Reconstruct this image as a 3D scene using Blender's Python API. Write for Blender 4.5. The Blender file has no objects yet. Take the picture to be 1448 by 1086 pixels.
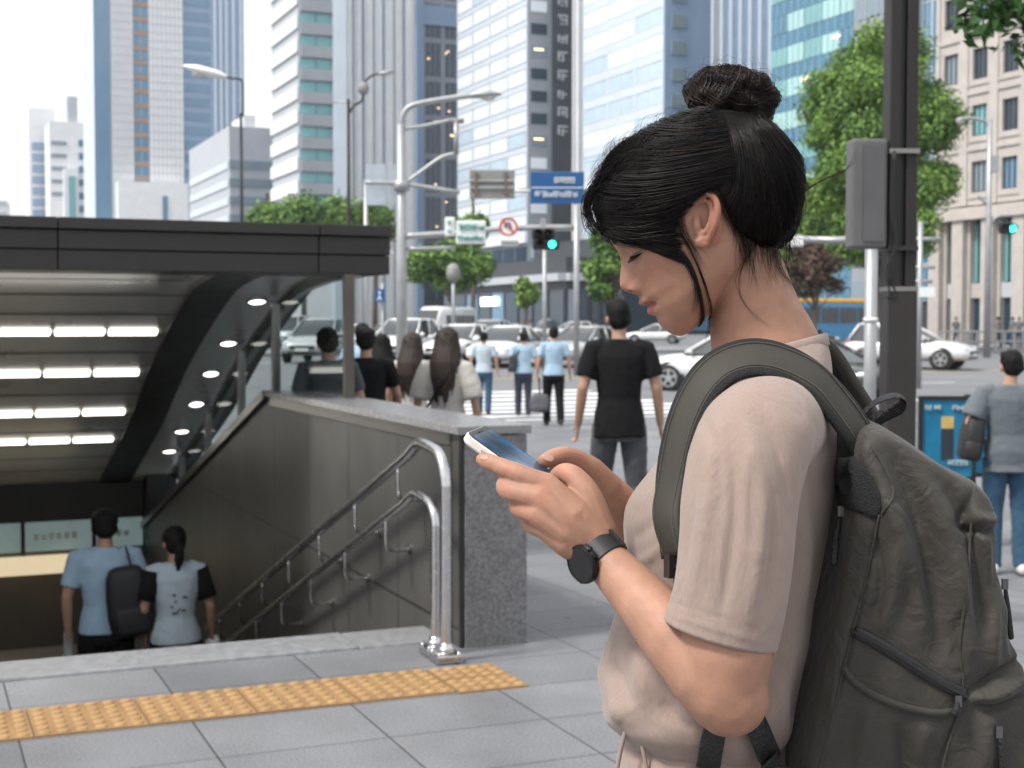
import bpy, bmesh, math, random
import numpy as np
from mathutils import Vector, Matrix, noise
R = math.radians
rnd = random.Random(7)
S = bpy.context.scene
COL = S.collection

# ---------------------------------------------------------------- camera, sky, sun, exposure
F, CAMZ, PITCH = 2011.0, 1.45, math.atan(85 / 2011.0)
cam_d = bpy.data.cameras.new('camera'); cam = bpy.data.objects.new('camera', cam_d); COL.objects.link(cam)
cam.location = (0, 0, CAMZ); cam.rotation_euler = (R(90) - PITCH, 0, 0)
cam_d.sensor_width = 36; cam_d.lens = 36 * F / 1448
cam_d.clip_start = .05; cam_d.clip_end = 3000
cam_d.dof.use_dof = True; cam_d.dof.focus_distance = 1.40; cam_d.dof.aperture_fstop = 14
S.camera = cam
w = bpy.data.worlds.new('World'); S.world = w; w.use_nodes = True
wn = w.node_tree; bg = wn.nodes['Background']
sky = wn.nodes.new('ShaderNodeTexSky'); sky.sky_type = 'NISHITA'; sky.sun_disc = False
SUN_EL, SUN_AZ = 55, 240      # azimuth the light comes from, degrees clockwise from +Y
sky.sun_elevation = R(SUN_EL); sky.sun_rotation = R(SUN_AZ)
sky.air_density = 1.0; sky.dust_density = 4.0; sky.ozone_density = 1.0
hs = wn.nodes.new('ShaderNodeHueSaturation'); hs.inputs['Saturation'].default_value = .28   # overcast: grey-white sky
mixw = wn.nodes.new('ShaderNodeMix'); mixw.data_type = 'RGBA'; mixw.inputs[0].default_value = .62
mixw.inputs[7].default_value = (8.3, 8.35, 8.5, 1)       # even bright cloud cover
wn.links.new(sky.outputs[0], hs.inputs['Color']); wn.links.new(hs.outputs[0], mixw.inputs[6]); wn.links.new(mixw.outputs[2], bg.inputs['Color'])
bg.inputs['Strength'].default_value = .15
sd = bpy.data.lights.new('sun', 'SUN'); sun = bpy.data.objects.new('sun', sd); COL.objects.link(sun)
sd.energy = 3.1; sd.angle = R(10); sd.color = (1, .96, .90)
sun.rotation_euler = (R(90 - SUN_EL), 0, R(180 - SUN_AZ))
sun.location = (0, 0, 60)
S.view_settings.view_transform = 'Standard'; S.view_settings.look = 'None'
S.view_settings.gamma = 1; S.view_settings.exposure = .29
S.cycles.max_bounces = 4; S.cycles.diffuse_bounces = 2; S.cycles.glossy_bounces = 2
S.cycles.transmission_bounces = 2; S.cycles.transparent_max_bounces = 8
S.cycles.caustics_reflective = False; S.cycles.caustics_refractive = False
S.cycles.use_denoising = True; S.cycles.use_adaptive_sampling = True; S.cycles.adaptive_threshold = .02

# ---------------------------------------------------------------- projection helpers
def ray(x, y):
    c, s = math.cos(PITCH), math.sin(PITCH)
    return Vector((x - 724, F * c + (543 - y) * s, -F * s + (543 - y) * c))
def px(x, y, Y):
    d = ray(x, y); t = Y / d.y
    return Vector((d.x * t, Y, CAMZ + d.z * t))
ANG = R(23); UX, UY = math.cos(ANG), math.sin(ANG)
O2 = (-.232, 6.31)
def E(u, v, z=0.0):
    return Vector((O2[0] + u * UX - v * UY, O2[1] + u * UY + v * UX, z))
def toE(p):
    dx, dy = p[0] - O2[0], p[1] - O2[1]
    return dx * UX + dy * UY, -dx * UY + dy * UX
def ss(t):
    t = min(1, max(0, t)); return t * t * (3 - 2 * t)
KERB_V = 17.5
def gz(x, y):
    u, v = toE((x, y))
    if v < KERB_V:
        return -.0165 * max(v, 0) - .34 * ss((u - 2.2) / 2.6) * (1 - ss((v - 5) / 8))
    return -.42 + .42 * min(1, max(0, (v - 24) / 20))
def ghit(x, y):
    d = ray(x, y); Y = 2.0
    while Y < 900:
        p = Vector((d.x / d.y * Y, Y, CAMZ + d.z / d.y * Y))
        if p.z <= gz(p.x, p.y): return p
        Y += .02 if Y < 60 else .5
    return p

# ---------------------------------------------------------------- materials
def sc(h):                       # sRGB hex -> linear
    h = h.lstrip('#'); v = [int(h[i:i + 2], 16) / 255 for i in (0, 2, 4)]
    return tuple(c / 12.92 if c <= .04045 else ((c + .055) / 1.055) ** 2.4 for c in v)
_M = {}
def mat(name, col, rough=.6, metal=0, var=.12, scale=8, bump=0, bscale=60, spec=.5, emit=0, ecol=None, alpha=1, trans=0, coat=0, coord='Object', sheen=0, sss=0):
    if name in _M: return _M[name]
    if isinstance(col, str): col = sc(col)
    m = bpy.data.materials.new(name); m.use_nodes = True; _M[name] = m
    nt = m.node_tree; b = nt.nodes['Principled BSDF']
    b.inputs['Base Color'].default_value = (*col, 1); b.inputs['Roughness'].default_value = rough
    b.inputs['Metallic'].default_value = metal; b.inputs['Specular IOR Level'].default_value = spec
    b.inputs['Alpha'].default_value = alpha; b.inputs['Transmission Weight'].default_value = trans
    b.inputs['Coat Weight'].default_value = coat; b.inputs['Coat Roughness'].default_value = .08
    if sheen: b.inputs['Sheen Weight'].default_value = sheen
    if sss:
        b.inputs['Subsurface Weight'].default_value = sss; b.inputs['Subsurface Radius'].default_value = (.010, .004, .002); b.inputs['Subsurface Scale'].default_value = 1
    if emit and 'diffuser' not in name: m.cycles.emission_sampling = 'NONE'
    if emit:
        b.inputs['Emission Color'].default_value = (*(ecol or col), 1); b.inputs['Emission Strength'].default_value = emit
    tc = nt.nodes.new('ShaderNodeTexCoord')
    if var:
        n = nt.nodes.new('ShaderNodeTexNoise'); n.inputs['Scale'].default_value = scale; n.inputs['Detail'].default_value = 5
        nt.links.new(tc.outputs[coord], n.inputs['Vector'])
        mr = nt.nodes.new('ShaderNodeMapRange'); mr.inputs['From Min'].default_value = .25; mr.inputs['From Max'].default_value = .75
        mr.inputs['To Min'].default_value = 1 - var; mr.inputs['To Max'].default_value = 1 + var
        nt.links.new(n.outputs['Fac'], mr.inputs['Value'])
        mx = nt.nodes.new('ShaderNodeVectorMath'); mx.operation = 'SCALE'; mx.inputs[0].default_value = col
        nt.links.new(mr.outputs[0], mx.inputs['Scale']); nt.links.new(mx.outputs[0], b.inputs['Base Color'])
        mr2 = nt.nodes.new('ShaderNodeMapRange'); mr2.inputs['To Min'].default_value = max(0, rough - .12); mr2.inputs['To Max'].default_value = min(1, rough + .12)
        nt.links.new(n.outputs['Fac'], mr2.inputs['Value']); nt.links.new(mr2.outputs[0], b.inputs['Roughness'])
    if bump:
        n2 = nt.nodes.new('ShaderNodeTexNoise'); n2.inputs['Scale'].default_value = bscale; n2.inputs['Detail'].default_value = 4
        nt.links.new(tc.outputs[coord], n2.inputs['Vector'])
        bp = nt.nodes.new('ShaderNodeBump'); bp.inputs['Strength'].default_value = bump; bp.inputs['Distance'].default_value = .02
        nt.links.new(n2.outputs['Fac'], bp.inputs['Height']); nt.links.new(bp.outputs[0], b.inputs['Normal'])
    return m
def node(m, typ, **kw):
    n = m.node_tree.nodes.new(typ)
    for k, v in kw.items():
        if k.startswith('_'): setattr(n, k[1:], v)
        else: n.inputs[k.replace('__', ' ')].default_value = v
    return n
def link(m, a, b): m.node_tree.links.new(a, b)
def bsdf(m): return m.node_tree.nodes['Principled BSDF']

# ---------------------------------------------------------------- objects
def tag(o, label=None, cat=None, group=None, kind=None):
    if label: o['label'] = label
    if cat: o['category'] = cat
    if group: o['group'] = group
    if kind: o['kind'] = kind
    return o
def empty(name, loc=(0, 0, 0), rz=0, label=None, cat=None, group=None):
    o = bpy.data.objects.new(name, None); COL.objects.link(o)
    o.empty_display_size = .2; o.location = loc; o.rotation_euler = (0, 0, rz)
    return tag(o, label, cat, group)
def kids(o): return [c for c in S.objects if c.parent == o]
_KID = {}
def copy_tree(o, parent=None):
    c = o.copy(); COL.objects.link(c)
    if parent is not None: c.parent = parent
    for ch in list(o.children): copy_tree(ch, c)
    return c
def link_mesh(name, me, m, parent=None, smooth=False):
    o = bpy.data.objects.new(name, me); COL.objects.link(o)
    if m is not None:
        for k in (m if isinstance(m, (list, tuple)) else [m]): me.materials.append(k)
    if parent is not None: o.parent = parent
    if smooth: me.polygons.foreach_set('use_smooth', [True] * len(me.polygons))
    return o
class MB:
    def __init__(s): s.v = []; s.f = []; s.mi = []
    def add(s, vs, fs, mi=0):
        n = len(s.v); s.v += [tuple(p) for p in vs]; s.f += [tuple(i + n for i in f) for f in fs]; s.mi += [mi] * len(fs)
        return s
    def box(s, c, d, rz=0, mi=0, M=None):
        cx, cy, cz = c; hx, hy, hz = d[0] / 2, d[1] / 2, d[2] / 2
        ca, sa = math.cos(rz), math.sin(rz); vs = []
        for z in (-hz, hz):
            for x, y in ((-hx, -hy), (hx, -hy), (hx, hy), (-hx, hy)):
                p = Vector((x * ca - y * sa, x * sa + y * ca, z))
                if M is not None: p = M @ p
                vs.append((cx + p.x, cy + p.y, cz + p.z))
        return s.add(vs, [(3, 2, 1, 0), (4, 5, 6, 7), (0, 1, 5, 4), (1, 2, 6, 5), (2, 3, 7, 6), (3, 0, 4, 7)], mi)
    def bb(s, a, b, mi=0):
        return s.box([(a[i] + b[i]) / 2 for i in range(3)], [abs(b[i] - a[i]) for i in range(3)], mi=mi)
    def prism(s, top, bot, mi=0):           # two matching rings
        n = len(top)
        return s.add(list(bot) + list(top), [tuple(range(n - 1, -1, -1)), tuple(range(n, 2 * n))] + [(i, (i + 1) % n, n + (i + 1) % n, n + i) for i in range(n)], mi)
    def loft(s, rings, cap0=True, cap1=True, mi=0, closed=True):
        n = len(rings[0]); vs = [p for r in rings for p in r]; fs = []
        for k in range(len(rings) - 1):
            for i in range(n if closed else n - 1):
                j = (i + 1) % n; fs.append((k * n + i, k * n + j, (k + 1) * n + j, (k + 1) * n + i))
        if cap0: fs.append(tuple(range(n - 1, -1, -1)))
        if cap1: fs.append(tuple((len(rings) - 1) * n + i for i in range(n)))
        return s.add(vs, fs, mi)
    def tube(s, pts, r, n=10, mi=0, flat=None, up=None, round_ends=False):
        pts = [Vector(p) for p in pts]; N = len(pts)
        rs = r if isinstance(r, list) else [r] * N
        t0 = (pts[1] - pts[0]).normalized()
        ref = Vector(up) if up is not None else (Vector((0, 0, 1)) if abs(t0.z) < .9 else Vector((1, 0, 0)))
        rings = []; nrm = None
        for i, p in enumerate(pts):
            t = (pts[min(N - 1, i + 1)] - pts[max(0, i - 1)])
            t = t.normalized() if t.length > 1e-9 else t0
            if nrm is None: nrm = (ref - t * ref.dot(t)).normalized()
            else:
                nrm = nrm - t * nrm.dot(t); nrm = nrm.normalized() if nrm.length > 1e-6 else ref
            bi = t.cross(nrm); q = rs[i]
            ra, rb = (q if isinstance(q, (tuple, list)) else (q, q if flat is None else q * flat))
            rings.append([p + nrm * (math.cos(a) * ra) + bi * (math.sin(a) * rb) for a in (2 * math.pi * k / n for k in range(n))])
            if round_ends and i in (0, N - 1):
                ex = []
                for k in range(1, 4):
                    q2 = math.pi / 2 * k / 3.4; sgn = -1 if i == 0 else 1
                    ex.append([p + t * sgn * math.sin(q2) * min(ra, rb) + (v - p) * math.cos(q2) for v in rings[-1]])
                if i == 0: rings = ex[::-1] + rings
                else: rings += ex
        return s.loft(rings, mi=mi)
    def lathe(s, prof, n=24, c=(0, 0, 0), mi=0, caps=True):
        rings = [[(c[0] + r * math.cos(2 * math.pi * k / n), c[1] + r * math.sin(2 * math.pi * k / n), c[2] + z) for k in range(n)] for r, z in prof]
        return s.loft(rings, caps, caps, mi=mi)
    def ell(s, c, r, n=16, m=10, M=None, mi=0):
        rings = []
        for i in range(1, m):
            a = math.pi * i / m; z = -math.cos(a); q = math.sin(a); rg = []
            for k in range(n):
                b = 2 * math.pi * k / n; p = Vector((q * math.cos(b) * r[0], q * math.sin(b) * r[1], z * r[2]))
                if M is not None: p = M @ p
                rg.append(p + Vector(c))
            rings.append(rg)
        return s.loft(rings, mi=mi)
    def mesh(s, name='m'):
        me = bpy.data.meshes.new(name); me.from_pydata(s.v, [], s.f); me.validate()
        if any(s.mi) and len(s.mi) == len(me.polygons): me.polygons.foreach_set('material_index', s.mi)
        bm = bmesh.new(); bm.from_mesh(me); bmesh.ops.recalc_face_normals(bm, faces=bm.faces); bm.to_mesh(me); bm.free()
        return me
    def build(s, name, m, parent=None, smooth=False, bevel=0, seg=2):
        o = link_mesh(name, s.mesh(name), m, parent, smooth)
        if bevel:
            b = o.modifiers.new('bevel', 'BEVEL'); b.width = bevel; b.segments = seg; b.limit_method = 'ANGLE'; b.angle_limit = R(35)
        if smooth == 'auto': autosmooth(o)
        return o
def autosmooth(o, ang=40):
    me = o.data; bm = bmesh.new(); bm.from_mesh(me)
    for f in bm.faces: f.smooth = True
    for e in bm.edges:
        if len(e.link_faces) == 2 and e.calc_face_angle(0) > R(ang): e.smooth = False
    bm.to_mesh(me); bm.free()
def crom(pts, k=6):               # Catmull-Rom through points (any dimension)
    P = [np.array(p, float) for p in pts]; out = []
    for i in range(len(P) - 1):
        a, b, c, d = P[max(0, i - 1)], P[i], P[i + 1], P[min(len(P) - 1, i + 2)]
        for j in range(k):
            t = j / k
            out.append(.5 * ((2 * b) + (c - a) * t + (2 * a - 5 * b + 4 * c - d) * t * t + (3 * b - a - 3 * c + d) * t ** 3))
    out.append(P[-1]); return [tuple(x) for x in out]
def remesh(mb, voxel, smooth=2, lam=.5, weight=None):
    """one continuous skin over overlapping closed shapes"""
    me = mb.mesh('tmp') if isinstance(mb, MB) else mb
    o = bpy.data.objects.new('tmp', me); COL.objects.link(o)
    md = o.modifiers.new('r', 'REMESH'); md.mode = 'VOXEL'; md.voxel_size = voxel; md.adaptivity = 0
    dg = bpy.context.evaluated_depsgraph_get()
    m2 = bpy.data.meshes.new_from_object(o.evaluated_get(dg))
    bpy.data.objects.remove(o); bpy.data.meshes.remove(me)
    if smooth: lap(m2, smooth, lam, weight)
    return m2
def getv(me):
    a = np.empty(len(me.vertices) * 3); me.vertices.foreach_get('co', a); return a.reshape(-1, 3)
def setv(me, a): me.vertices.foreach_set('co', np.ascontiguousarray(a).ravel()); me.update()
def getn(me):
    a = np.empty(len(me.vertices) * 3); me.vertices.foreach_get('normal', a); return a.reshape(-1, 3)
def lap(me, it, lam=.5, weight=None):
    v = getv(me); e = np.empty(len(me.edges) * 2, np.int32); me.edges.foreach_get('vertices', e); e = e.reshape(-1, 2)
    n = len(v); deg = np.maximum(1, np.bincount(e.ravel(), minlength=n))[:, None]
    wgt = 1 if weight is None else weight(v)[:, None]
    for _ in range(it):
        s = np.zeros_like(v)
        for k in range(3):
            s[:, k] = np.bincount(e[:, 0], v[e[:, 1], k], n) + np.bincount(e[:, 1], v[e[:, 0], k], n)
        v = v + lam * wgt * (s / deg - v)
    setv(me, v)
def vnoise(v, scale, seed=0.0):
    """smooth pseudo noise on an Nx3 array, about -1..1"""
    p = v * scale; rs = np.random.RandomState(int(seed) + 11); out = np.zeros(len(v)); a = 1.0
    for o_ in range(3):
        for k in range(3):
            d = rs.normal(size=3); d /= np.linalg.norm(d)
            out += a * np.sin(p @ d * (1.7 ** o_) * 2.2 + rs.rand() * 6.28) / 3
        a *= .55
    return out / 1.2
def gau(x, s): return np.exp(-(x / s) ** 2)

def lin(a, b, n): return [a + (b - a) * i / (n - 1) for i in range(n)]

def crumple(m, scale, dist, strength=.5, stretch=(1, 1, 1)):
    """a second, coarser bump under the material's own fine one"""
    tc = node(m, 'ShaderNodeTexCoord'); mp = node(m, 'ShaderNodeMapping'); mp.inputs['Scale'].default_value = stretch; link(m, tc.outputs['Object'], mp.inputs['Vector'])
    n = node(m, 'ShaderNodeTexNoise', Scale=float(scale), Detail=3.0, Distortion=1.2); link(m, mp.outputs[0], n.inputs['Vector'])
    b = node(m, 'ShaderNodeBump', Strength=strength, Distance=dist); link(m, n.outputs['Fac'], b.inputs['Height'])
    nk = bsdf(m).inputs['Normal'].links
    if nk: link(m, b.outputs[0], nk[0].from_node.inputs['Normal'])
    else: link(m, b.outputs[0], bsdf(m).inputs['Normal'])
# ================================================================ ground, road, markings
def uvobj(mb, name, m, kind=None, parent=None, smooth=False, bevel=0):
    o = mb.build(name, m, parent, smooth, bevel)
    o.location = (O2[0], O2[1], 0); o.rotation_euler = (0, 0, ANG)
    if kind: o['kind'] = kind
    return o
def uvz(u, v): p = E(u, v); return gz(p.x, p.y)

def paving_mat():
    m = mat('granite_paving', (.30, .31, .335), .55, var=0)
    tc = node(m, 'ShaderNodeTexCoord')
    br = node(m, 'ShaderNodeTexBrick', Scale=1.0, Mortar__Size=.0042, Mortar__Smooth=.15, Bias=0.0, Brick__Width=.60, Row__Height=.46)
    br.offset = .0; br.inputs['Color1'].default_value = (.150, .154, .166, 1); br.inputs['Color2'].default_value = (.192, .196, .208, 1); br.inputs['Mortar'].default_value = (.045, .045, .048, 1)
    mp = node(m, 'ShaderNodeMapping'); mp.inputs['Location'].default_value = (.12, .27, 0)
    link(m, tc.outputs['Object'], mp.inputs['Vector']); link(m, mp.outputs[0], br.inputs['Vector'])
    n = node(m, 'ShaderNodeTexNoise', Scale=105.0, Detail=4.0, Roughness=.7); link(m, tc.outputs['Object'], n.inputs['Vector'])
    n2 = node(m, 'ShaderNodeTexNoise', Scale=1.3, Detail=6.0); link(m, tc.outputs['Object'], n2.inputs['Vector'])
    r1 = node(m, 'ShaderNodeMapRange'); r1.inputs[1].default_value = .3; r1.inputs[2].default_value = .7; r1.inputs[3].default_value = .52; r1.inputs[4].default_value = 1.5
    r2 = node(m, 'ShaderNodeMapRange'); r2.inputs[1].default_value = .3; r2.inputs[2].default_value = .7; r2.inputs[3].default_value = .74; r2.inputs[4].default_value = 1.18
    link(m, n.outputs['Fac'], r1.inputs[0]); link(m, n2.outputs['Fac'], r2.inputs[0])
    mu = node(m, 'ShaderNodeMath', _operation='MULTIPLY'); link(m, r1.outputs[0], mu.inputs[0]); link(m, r2.outputs[0], mu.inputs[1])
    vo = node(m, 'ShaderNodeTexVoronoi', Scale=2.6); link(m, tc.outputs['Object'], vo.inputs['Vector'])      # trodden gum spots
    vs_ = node(m, 'ShaderNodeSeparateXYZ'); link(m, vo.outputs['Color'], vs_.inputs[0])
    rad = node(m, 'ShaderNodeMath', _operation='MULTIPLY'); link(m, vs_.outputs['X'], rad.inputs[0]); rad.inputs[1].default_value = .055
    lt = node(m, 'ShaderNodeMath', _operation='LESS_THAN'); link(m, vo.outputs['Distance'], lt.inputs[0]); link(m, rad.outputs[0], lt.inputs[1])
    gm = node(m, 'ShaderNodeMath', _operation='MULTIPLY_ADD'); link(m, lt.outputs[0], gm.inputs[0]); gm.inputs[1].default_value = -.42; gm.inputs[2].default_value = 1.0
    mu2 = node(m, 'ShaderNodeMath', _operation='MULTIPLY'); link(m, mu.outputs[0], mu2.inputs[0]); link(m, gm.outputs[0], mu2.inputs[1]); mu = mu2
    v = node(m, 'ShaderNodeVectorMath', _operation='SCALE'); link(m, br.outputs['Color'], v.inputs[0]); link(m, mu.outputs[0], v.inputs['Scale'])
    link(m, v.outputs[0], bsdf(m).inputs['Base Color'])
    rr = node(m, 'ShaderNodeMapRange'); rr.inputs[3].default_value = .38; rr.inputs[4].default_value = .72; link(m, n2.outputs['Fac'], rr.inputs[0]); link(m, rr.outputs[0], bsdf(m).inputs['Roughness'])
    ad = node(m, 'ShaderNodeMath', _operation='MULTIPLY_ADD'); link(m, br.outputs['Fac'], ad.inputs[0]); ad.inputs[1].default_value = -1.0; link(m, n.outputs['Fac'], ad.inputs[2])
    bp = node(m, 'ShaderNodeBump', Strength=.25, Distance=.004); link(m, ad.outputs[0], bp.inputs['Height']); link(m, bp.outputs[0], bsdf(m).inputs['Normal'])
    return m
M_PAVE = paving_mat()
def grid_patch(mb, us, vs):
    n0 = len(mb.v)
    mb.add([(u, v, uvz(u, v)) for v in vs for u in us],
           [(j * len(us) + i, j * len(us) + i + 1, (j + 1) * len(us) + i + 1, (j + 1) * len(us) + i) for j in range(len(vs) - 1) for i in range(len(us) - 1)])
STW, STV0, STV1 = -3.6, .48, 9.6          # stairwell opening
def lin(a, b, n): return [a + (b - a) * i / (n - 1) for i in range(n)]
ur = [.02] + lin(.6, 8, 38) + [15, 30, 60]
g = MB()
ul = [-60, -20, -8, STW]; um = lin(STW, .02, 12)
grid_patch(g, ul + um[1:-1] + ur, [-25, -6, -2, -.5, 0, .16])
grid_patch(g, [.02 - .02] + ur[0:1], [.16, STV0]) if False else None
vs = [.16] + lin(.6, 17.4, 43) + [KERB_V]
grid_patch(g, [.28] + ur[1:], vs); grid_patch(g, ul[:-1] + [STW - .3], vs)
grid_patch(g, lin(STW - .3, .28, 8), [STV1 + .25] + lin(10.5, 17.4, 10) + [KERB_V])
grid_patch(g, [-.02, .28], [-.001 + .16, .161])
side = uvobj(g, 'sidewalk', M_PAVE, 'structure')
# stone nosing kerb at the head of the stairs
M_KERB = mat('pale_granite', (.225, .23, .24), .45, var=.25, scale=26, bump=.1, bscale=200)
k = MB(); k.bb((STW, .165, -.3), (-.42, STV0, .012)); k.bb((-.415, .165, -.3), (.0, STV0, .008))
kb = uvobj(k, 'kerbstone', M_KERB, 'structure', bevel=.008)
kb2 = MB()
us = lin(-30, 40, 50)
for i in range(len(us) - 1):
    a, b = us[i] + .004, us[i + 1] - .004
    z = lambda u: uvz(u, KERB_V - .01)
    kb2.prism([(a, KERB_V, z(a) + .003), (b, KERB_V, z(b) + .003), (b, KERB_V + .2, z(b) - .005), (a, KERB_V + .2, z(a) - .005)], [(a, KERB_V, -.8), (b, KERB_V, -.8), (b, KERB_V + .2, -.8), (a, KERB_V + .2, -.8)])
uvobj(kb2, 'kerb', M_KERB, 'structure')
# road
M_ASPH = mat('asphalt', (.165, .17, .18), .75, var=.16, scale=.6, bump=.3, bscale=90)
rd = MB(); vv = [KERB_V + .2, 21, 24, 28, 32, 36, 40, 44, 46.5, 52, 58, 66, 74, 110, 200, 420, 740]; uu = [-700, -300, -120, -60, -30, -10, 0, 10, 30, 60, 120, 300, 800]
rd.add([(u, v, gz(*E(u, v).xy)) for v in vv for u in uu], [(j * len(uu) + i, j * len(uu) + i + 1, (j + 1) * len(uu) + i + 1, (j + 1) * len(uu) + i) for j in range(len(vv) - 1) for i in range(len(uu) - 1)])
uvobj(rd, 'road', M_ASPH, 'structure')
ft = MB()
for a, b in (((-700, -34), (800, -25)), ((-700, -25), (-60, KERB_V + .2)), ((60, -25), (800, KERB_V + .2))):
    ft.add([(a[0], a[1], -.46), (b[0], a[1], -.46), (b[0], b[1], -.46), (a[0], b[1], -.46)], [(0, 1, 2, 3)])
uvobj(ft, 'ground', M_ASPH, 'structure')
M_WPAINT = mat('road_paint', (.74, .75, .76), .6, var=.14, scale=3)
M_YPAINT = mat('yellow_road_paint', (.55, .42, .16), .6, var=.15, scale=3)
def sheet(name, m, u0, u1, v0, v1, nn=8, dz=.006):
    mb = MB()
    vs2 = lin(v0, v1, nn)
    for i in range(nn - 1):
        a, b = vs2[i], vs2[i + 1]
        mb.add([(u0, a, gz(*E(u0, a).xy) + dz), (u1, a, gz(*E(u1, a).xy) + dz), (u1, b, gz(*E(u1, b).xy) + dz), (u0, b, gz(*E(u0, b).xy) + dz)], [(0, 1, 2, 3)])
    return uvobj(mb, name, m, 'structure')
for i in range(8):
    sheet('crosswalk_stripe', M_WPAINT, 7.2, 14.5, 18.9 + i * 1.3, 19.55 + i * 1.3, 3)
sheet('stop_line', M_WPAINT, 17, 30, 22, 22.6, 3); sheet('lane_line', M_WPAINT, 3.5, 34, 18.3, 18.5, 3); sheet('lane_line', M_YPAINT, 3.5, 34, 17.95, 18.1, 3)
for i in range(5): sheet('lane_line', M_WPAINT, 10 + i * 7, 13 + i * 7, 28.5, 28.65, 3)
sheet('lane_line', M_YPAINT, 8, 40, 33.8, 34, 4)
sheet('far_crosswalk_line', M_WPAINT, -10, 40, 46, 46.5, 3)
# pale sidewalk across the road, with its kerb
fs = MB(); fs.bb((9, 56, -.6), (60, 64, .15)); uvobj(fs, 'far_sidewalk', M_KERB, 'structure')
fs = MB(); fs.bb((-40, 118, -.2), (40, 128, .15)); uvobj(fs, 'far_sidewalk', M_KERB, 'structure')

# tactile tiles
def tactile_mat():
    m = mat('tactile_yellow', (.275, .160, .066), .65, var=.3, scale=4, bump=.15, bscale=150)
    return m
M_TACT = [tactile_mat(), mat('tactile_stud', (.345, .210, .088), .55, var=.2, scale=6)]; T = .395  # slab toned darker than the studs, painting in shade between the domes
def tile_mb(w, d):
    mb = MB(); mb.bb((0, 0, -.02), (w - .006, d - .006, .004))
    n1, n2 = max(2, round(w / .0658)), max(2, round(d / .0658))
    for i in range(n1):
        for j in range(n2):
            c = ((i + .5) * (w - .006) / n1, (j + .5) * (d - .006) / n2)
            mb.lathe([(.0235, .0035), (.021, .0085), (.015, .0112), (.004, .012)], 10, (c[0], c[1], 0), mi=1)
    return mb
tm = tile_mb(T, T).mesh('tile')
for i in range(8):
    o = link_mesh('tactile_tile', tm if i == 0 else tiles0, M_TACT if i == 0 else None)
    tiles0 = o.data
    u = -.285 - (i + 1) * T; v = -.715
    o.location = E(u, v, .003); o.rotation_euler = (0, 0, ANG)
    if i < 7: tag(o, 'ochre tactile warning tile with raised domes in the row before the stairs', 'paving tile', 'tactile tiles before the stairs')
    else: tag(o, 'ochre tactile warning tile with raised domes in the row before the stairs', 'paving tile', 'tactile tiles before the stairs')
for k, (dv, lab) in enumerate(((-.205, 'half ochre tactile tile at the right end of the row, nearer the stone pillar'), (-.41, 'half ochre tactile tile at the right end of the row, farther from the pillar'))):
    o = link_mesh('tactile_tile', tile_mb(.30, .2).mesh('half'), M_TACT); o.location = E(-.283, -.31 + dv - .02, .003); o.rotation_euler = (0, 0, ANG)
    tag(o, lab, 'paving tile', 'half tactile tiles')

# ================================================================ buildings
def B_at(xc, Y, xl=None, xr=None, h=50):
    C = px(xc, 458, Y); C.z = 0
    def sol(x, d):
        kk = (x - 724) / F; return (kk * C.y - C.x) / (d[0] - kk * d[1])
    L = sol(xl, (-UY, UX)) if xl is not None else 20
    W = sol(xr, (UX, UY)) if xr is not None else 20
    return C, L, W, h
def building(name, label, C, L, W, h, core, cat='building', group=None):
    b = empty(name, (C.x, C.y, -.1), ANG, label, cat, group)
    o = MB().bb((.06, .06, 0), (W, L, h)).build('wall', core, b)
    return b
def mpt(side, s, z, d): return (-d, s, z) if side == 'L' else (s, -d, z)
def fbox(mb, side, s0, s1, z0, z1, d0, d1, mi=0):
    mb.bb(mpt(side, s0, z0, d0), mpt(side, s1, z1, d1), mi)
def grid_facade(b, side, s0, s1, z0, z1, nc, nr, pier, span, wm, gms, depth=.4, fm=None, wname='window', rails=1, pane_d=.08, piername='pier_grid'):
    cw, rh = (s1 - s0) / nc, (z1 - z0) / nr
    g = MB()
    if pier > 0:
        for i in range(nc + 1): fbox(g, side, max(s0, s0 + i * cw - pier / 2), min(s1, s0 + i * cw + pier / 2), z0, z1, -.05, depth)
    if span > 0:
        for j in range(nr + 1):
            zc = z0 + j * rh; fbox(g, side, s0 + .01, s1 - .01, max(z0, zc - span / 2), min(z1, zc + span / 2), -.04, depth - .02)
    if g.v: g.build(piername, wm, b)
    ww, wh = cw - pier, rh - span
    fw = min(.09, ww * .08)
    fr = MB()
    for a, c_, e, f_ in ((0, fw, 0, wh), (ww - fw, ww, 0, wh), (fw, ww - fw, 0, fw), (fw, ww - fw, wh - fw, wh)):
        fbox(fr, side, a, c_, e, f_, 0, .12)
    for k in range(1, rails + 1): fbox(fr, side, ww * k / (rails + 1) - fw / 2, ww * k / (rails + 1) + fw / 2, fw, wh - fw, 0, .10)
    if fm is None: fm = wm
    frm = fr.mesh('frame'); frm.materials.append(fm)
    panes = []
    for gm in gms:
        p = MB(); fbox(p, side, fw * .5, ww - fw * .5, fw * .5, wh - fw * .5, -.05, .05); q = p.mesh('pane'); q.materials.append(gm); panes.append(q)
    first = None
    for j in range(nr):
        for i in range(nc):
            f = bpy.data.objects.new(wname, frm); COL.objects.link(f); f.parent = b
            f.location = mpt(side, s0 + i * cw + pier / 2, z0 + j * rh + span / 2, pane_d)
            p = bpy.data.objects.new('pane', panes[rnd.randrange(len(panes))]); COL.objects.link(p); p.parent = f
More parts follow.
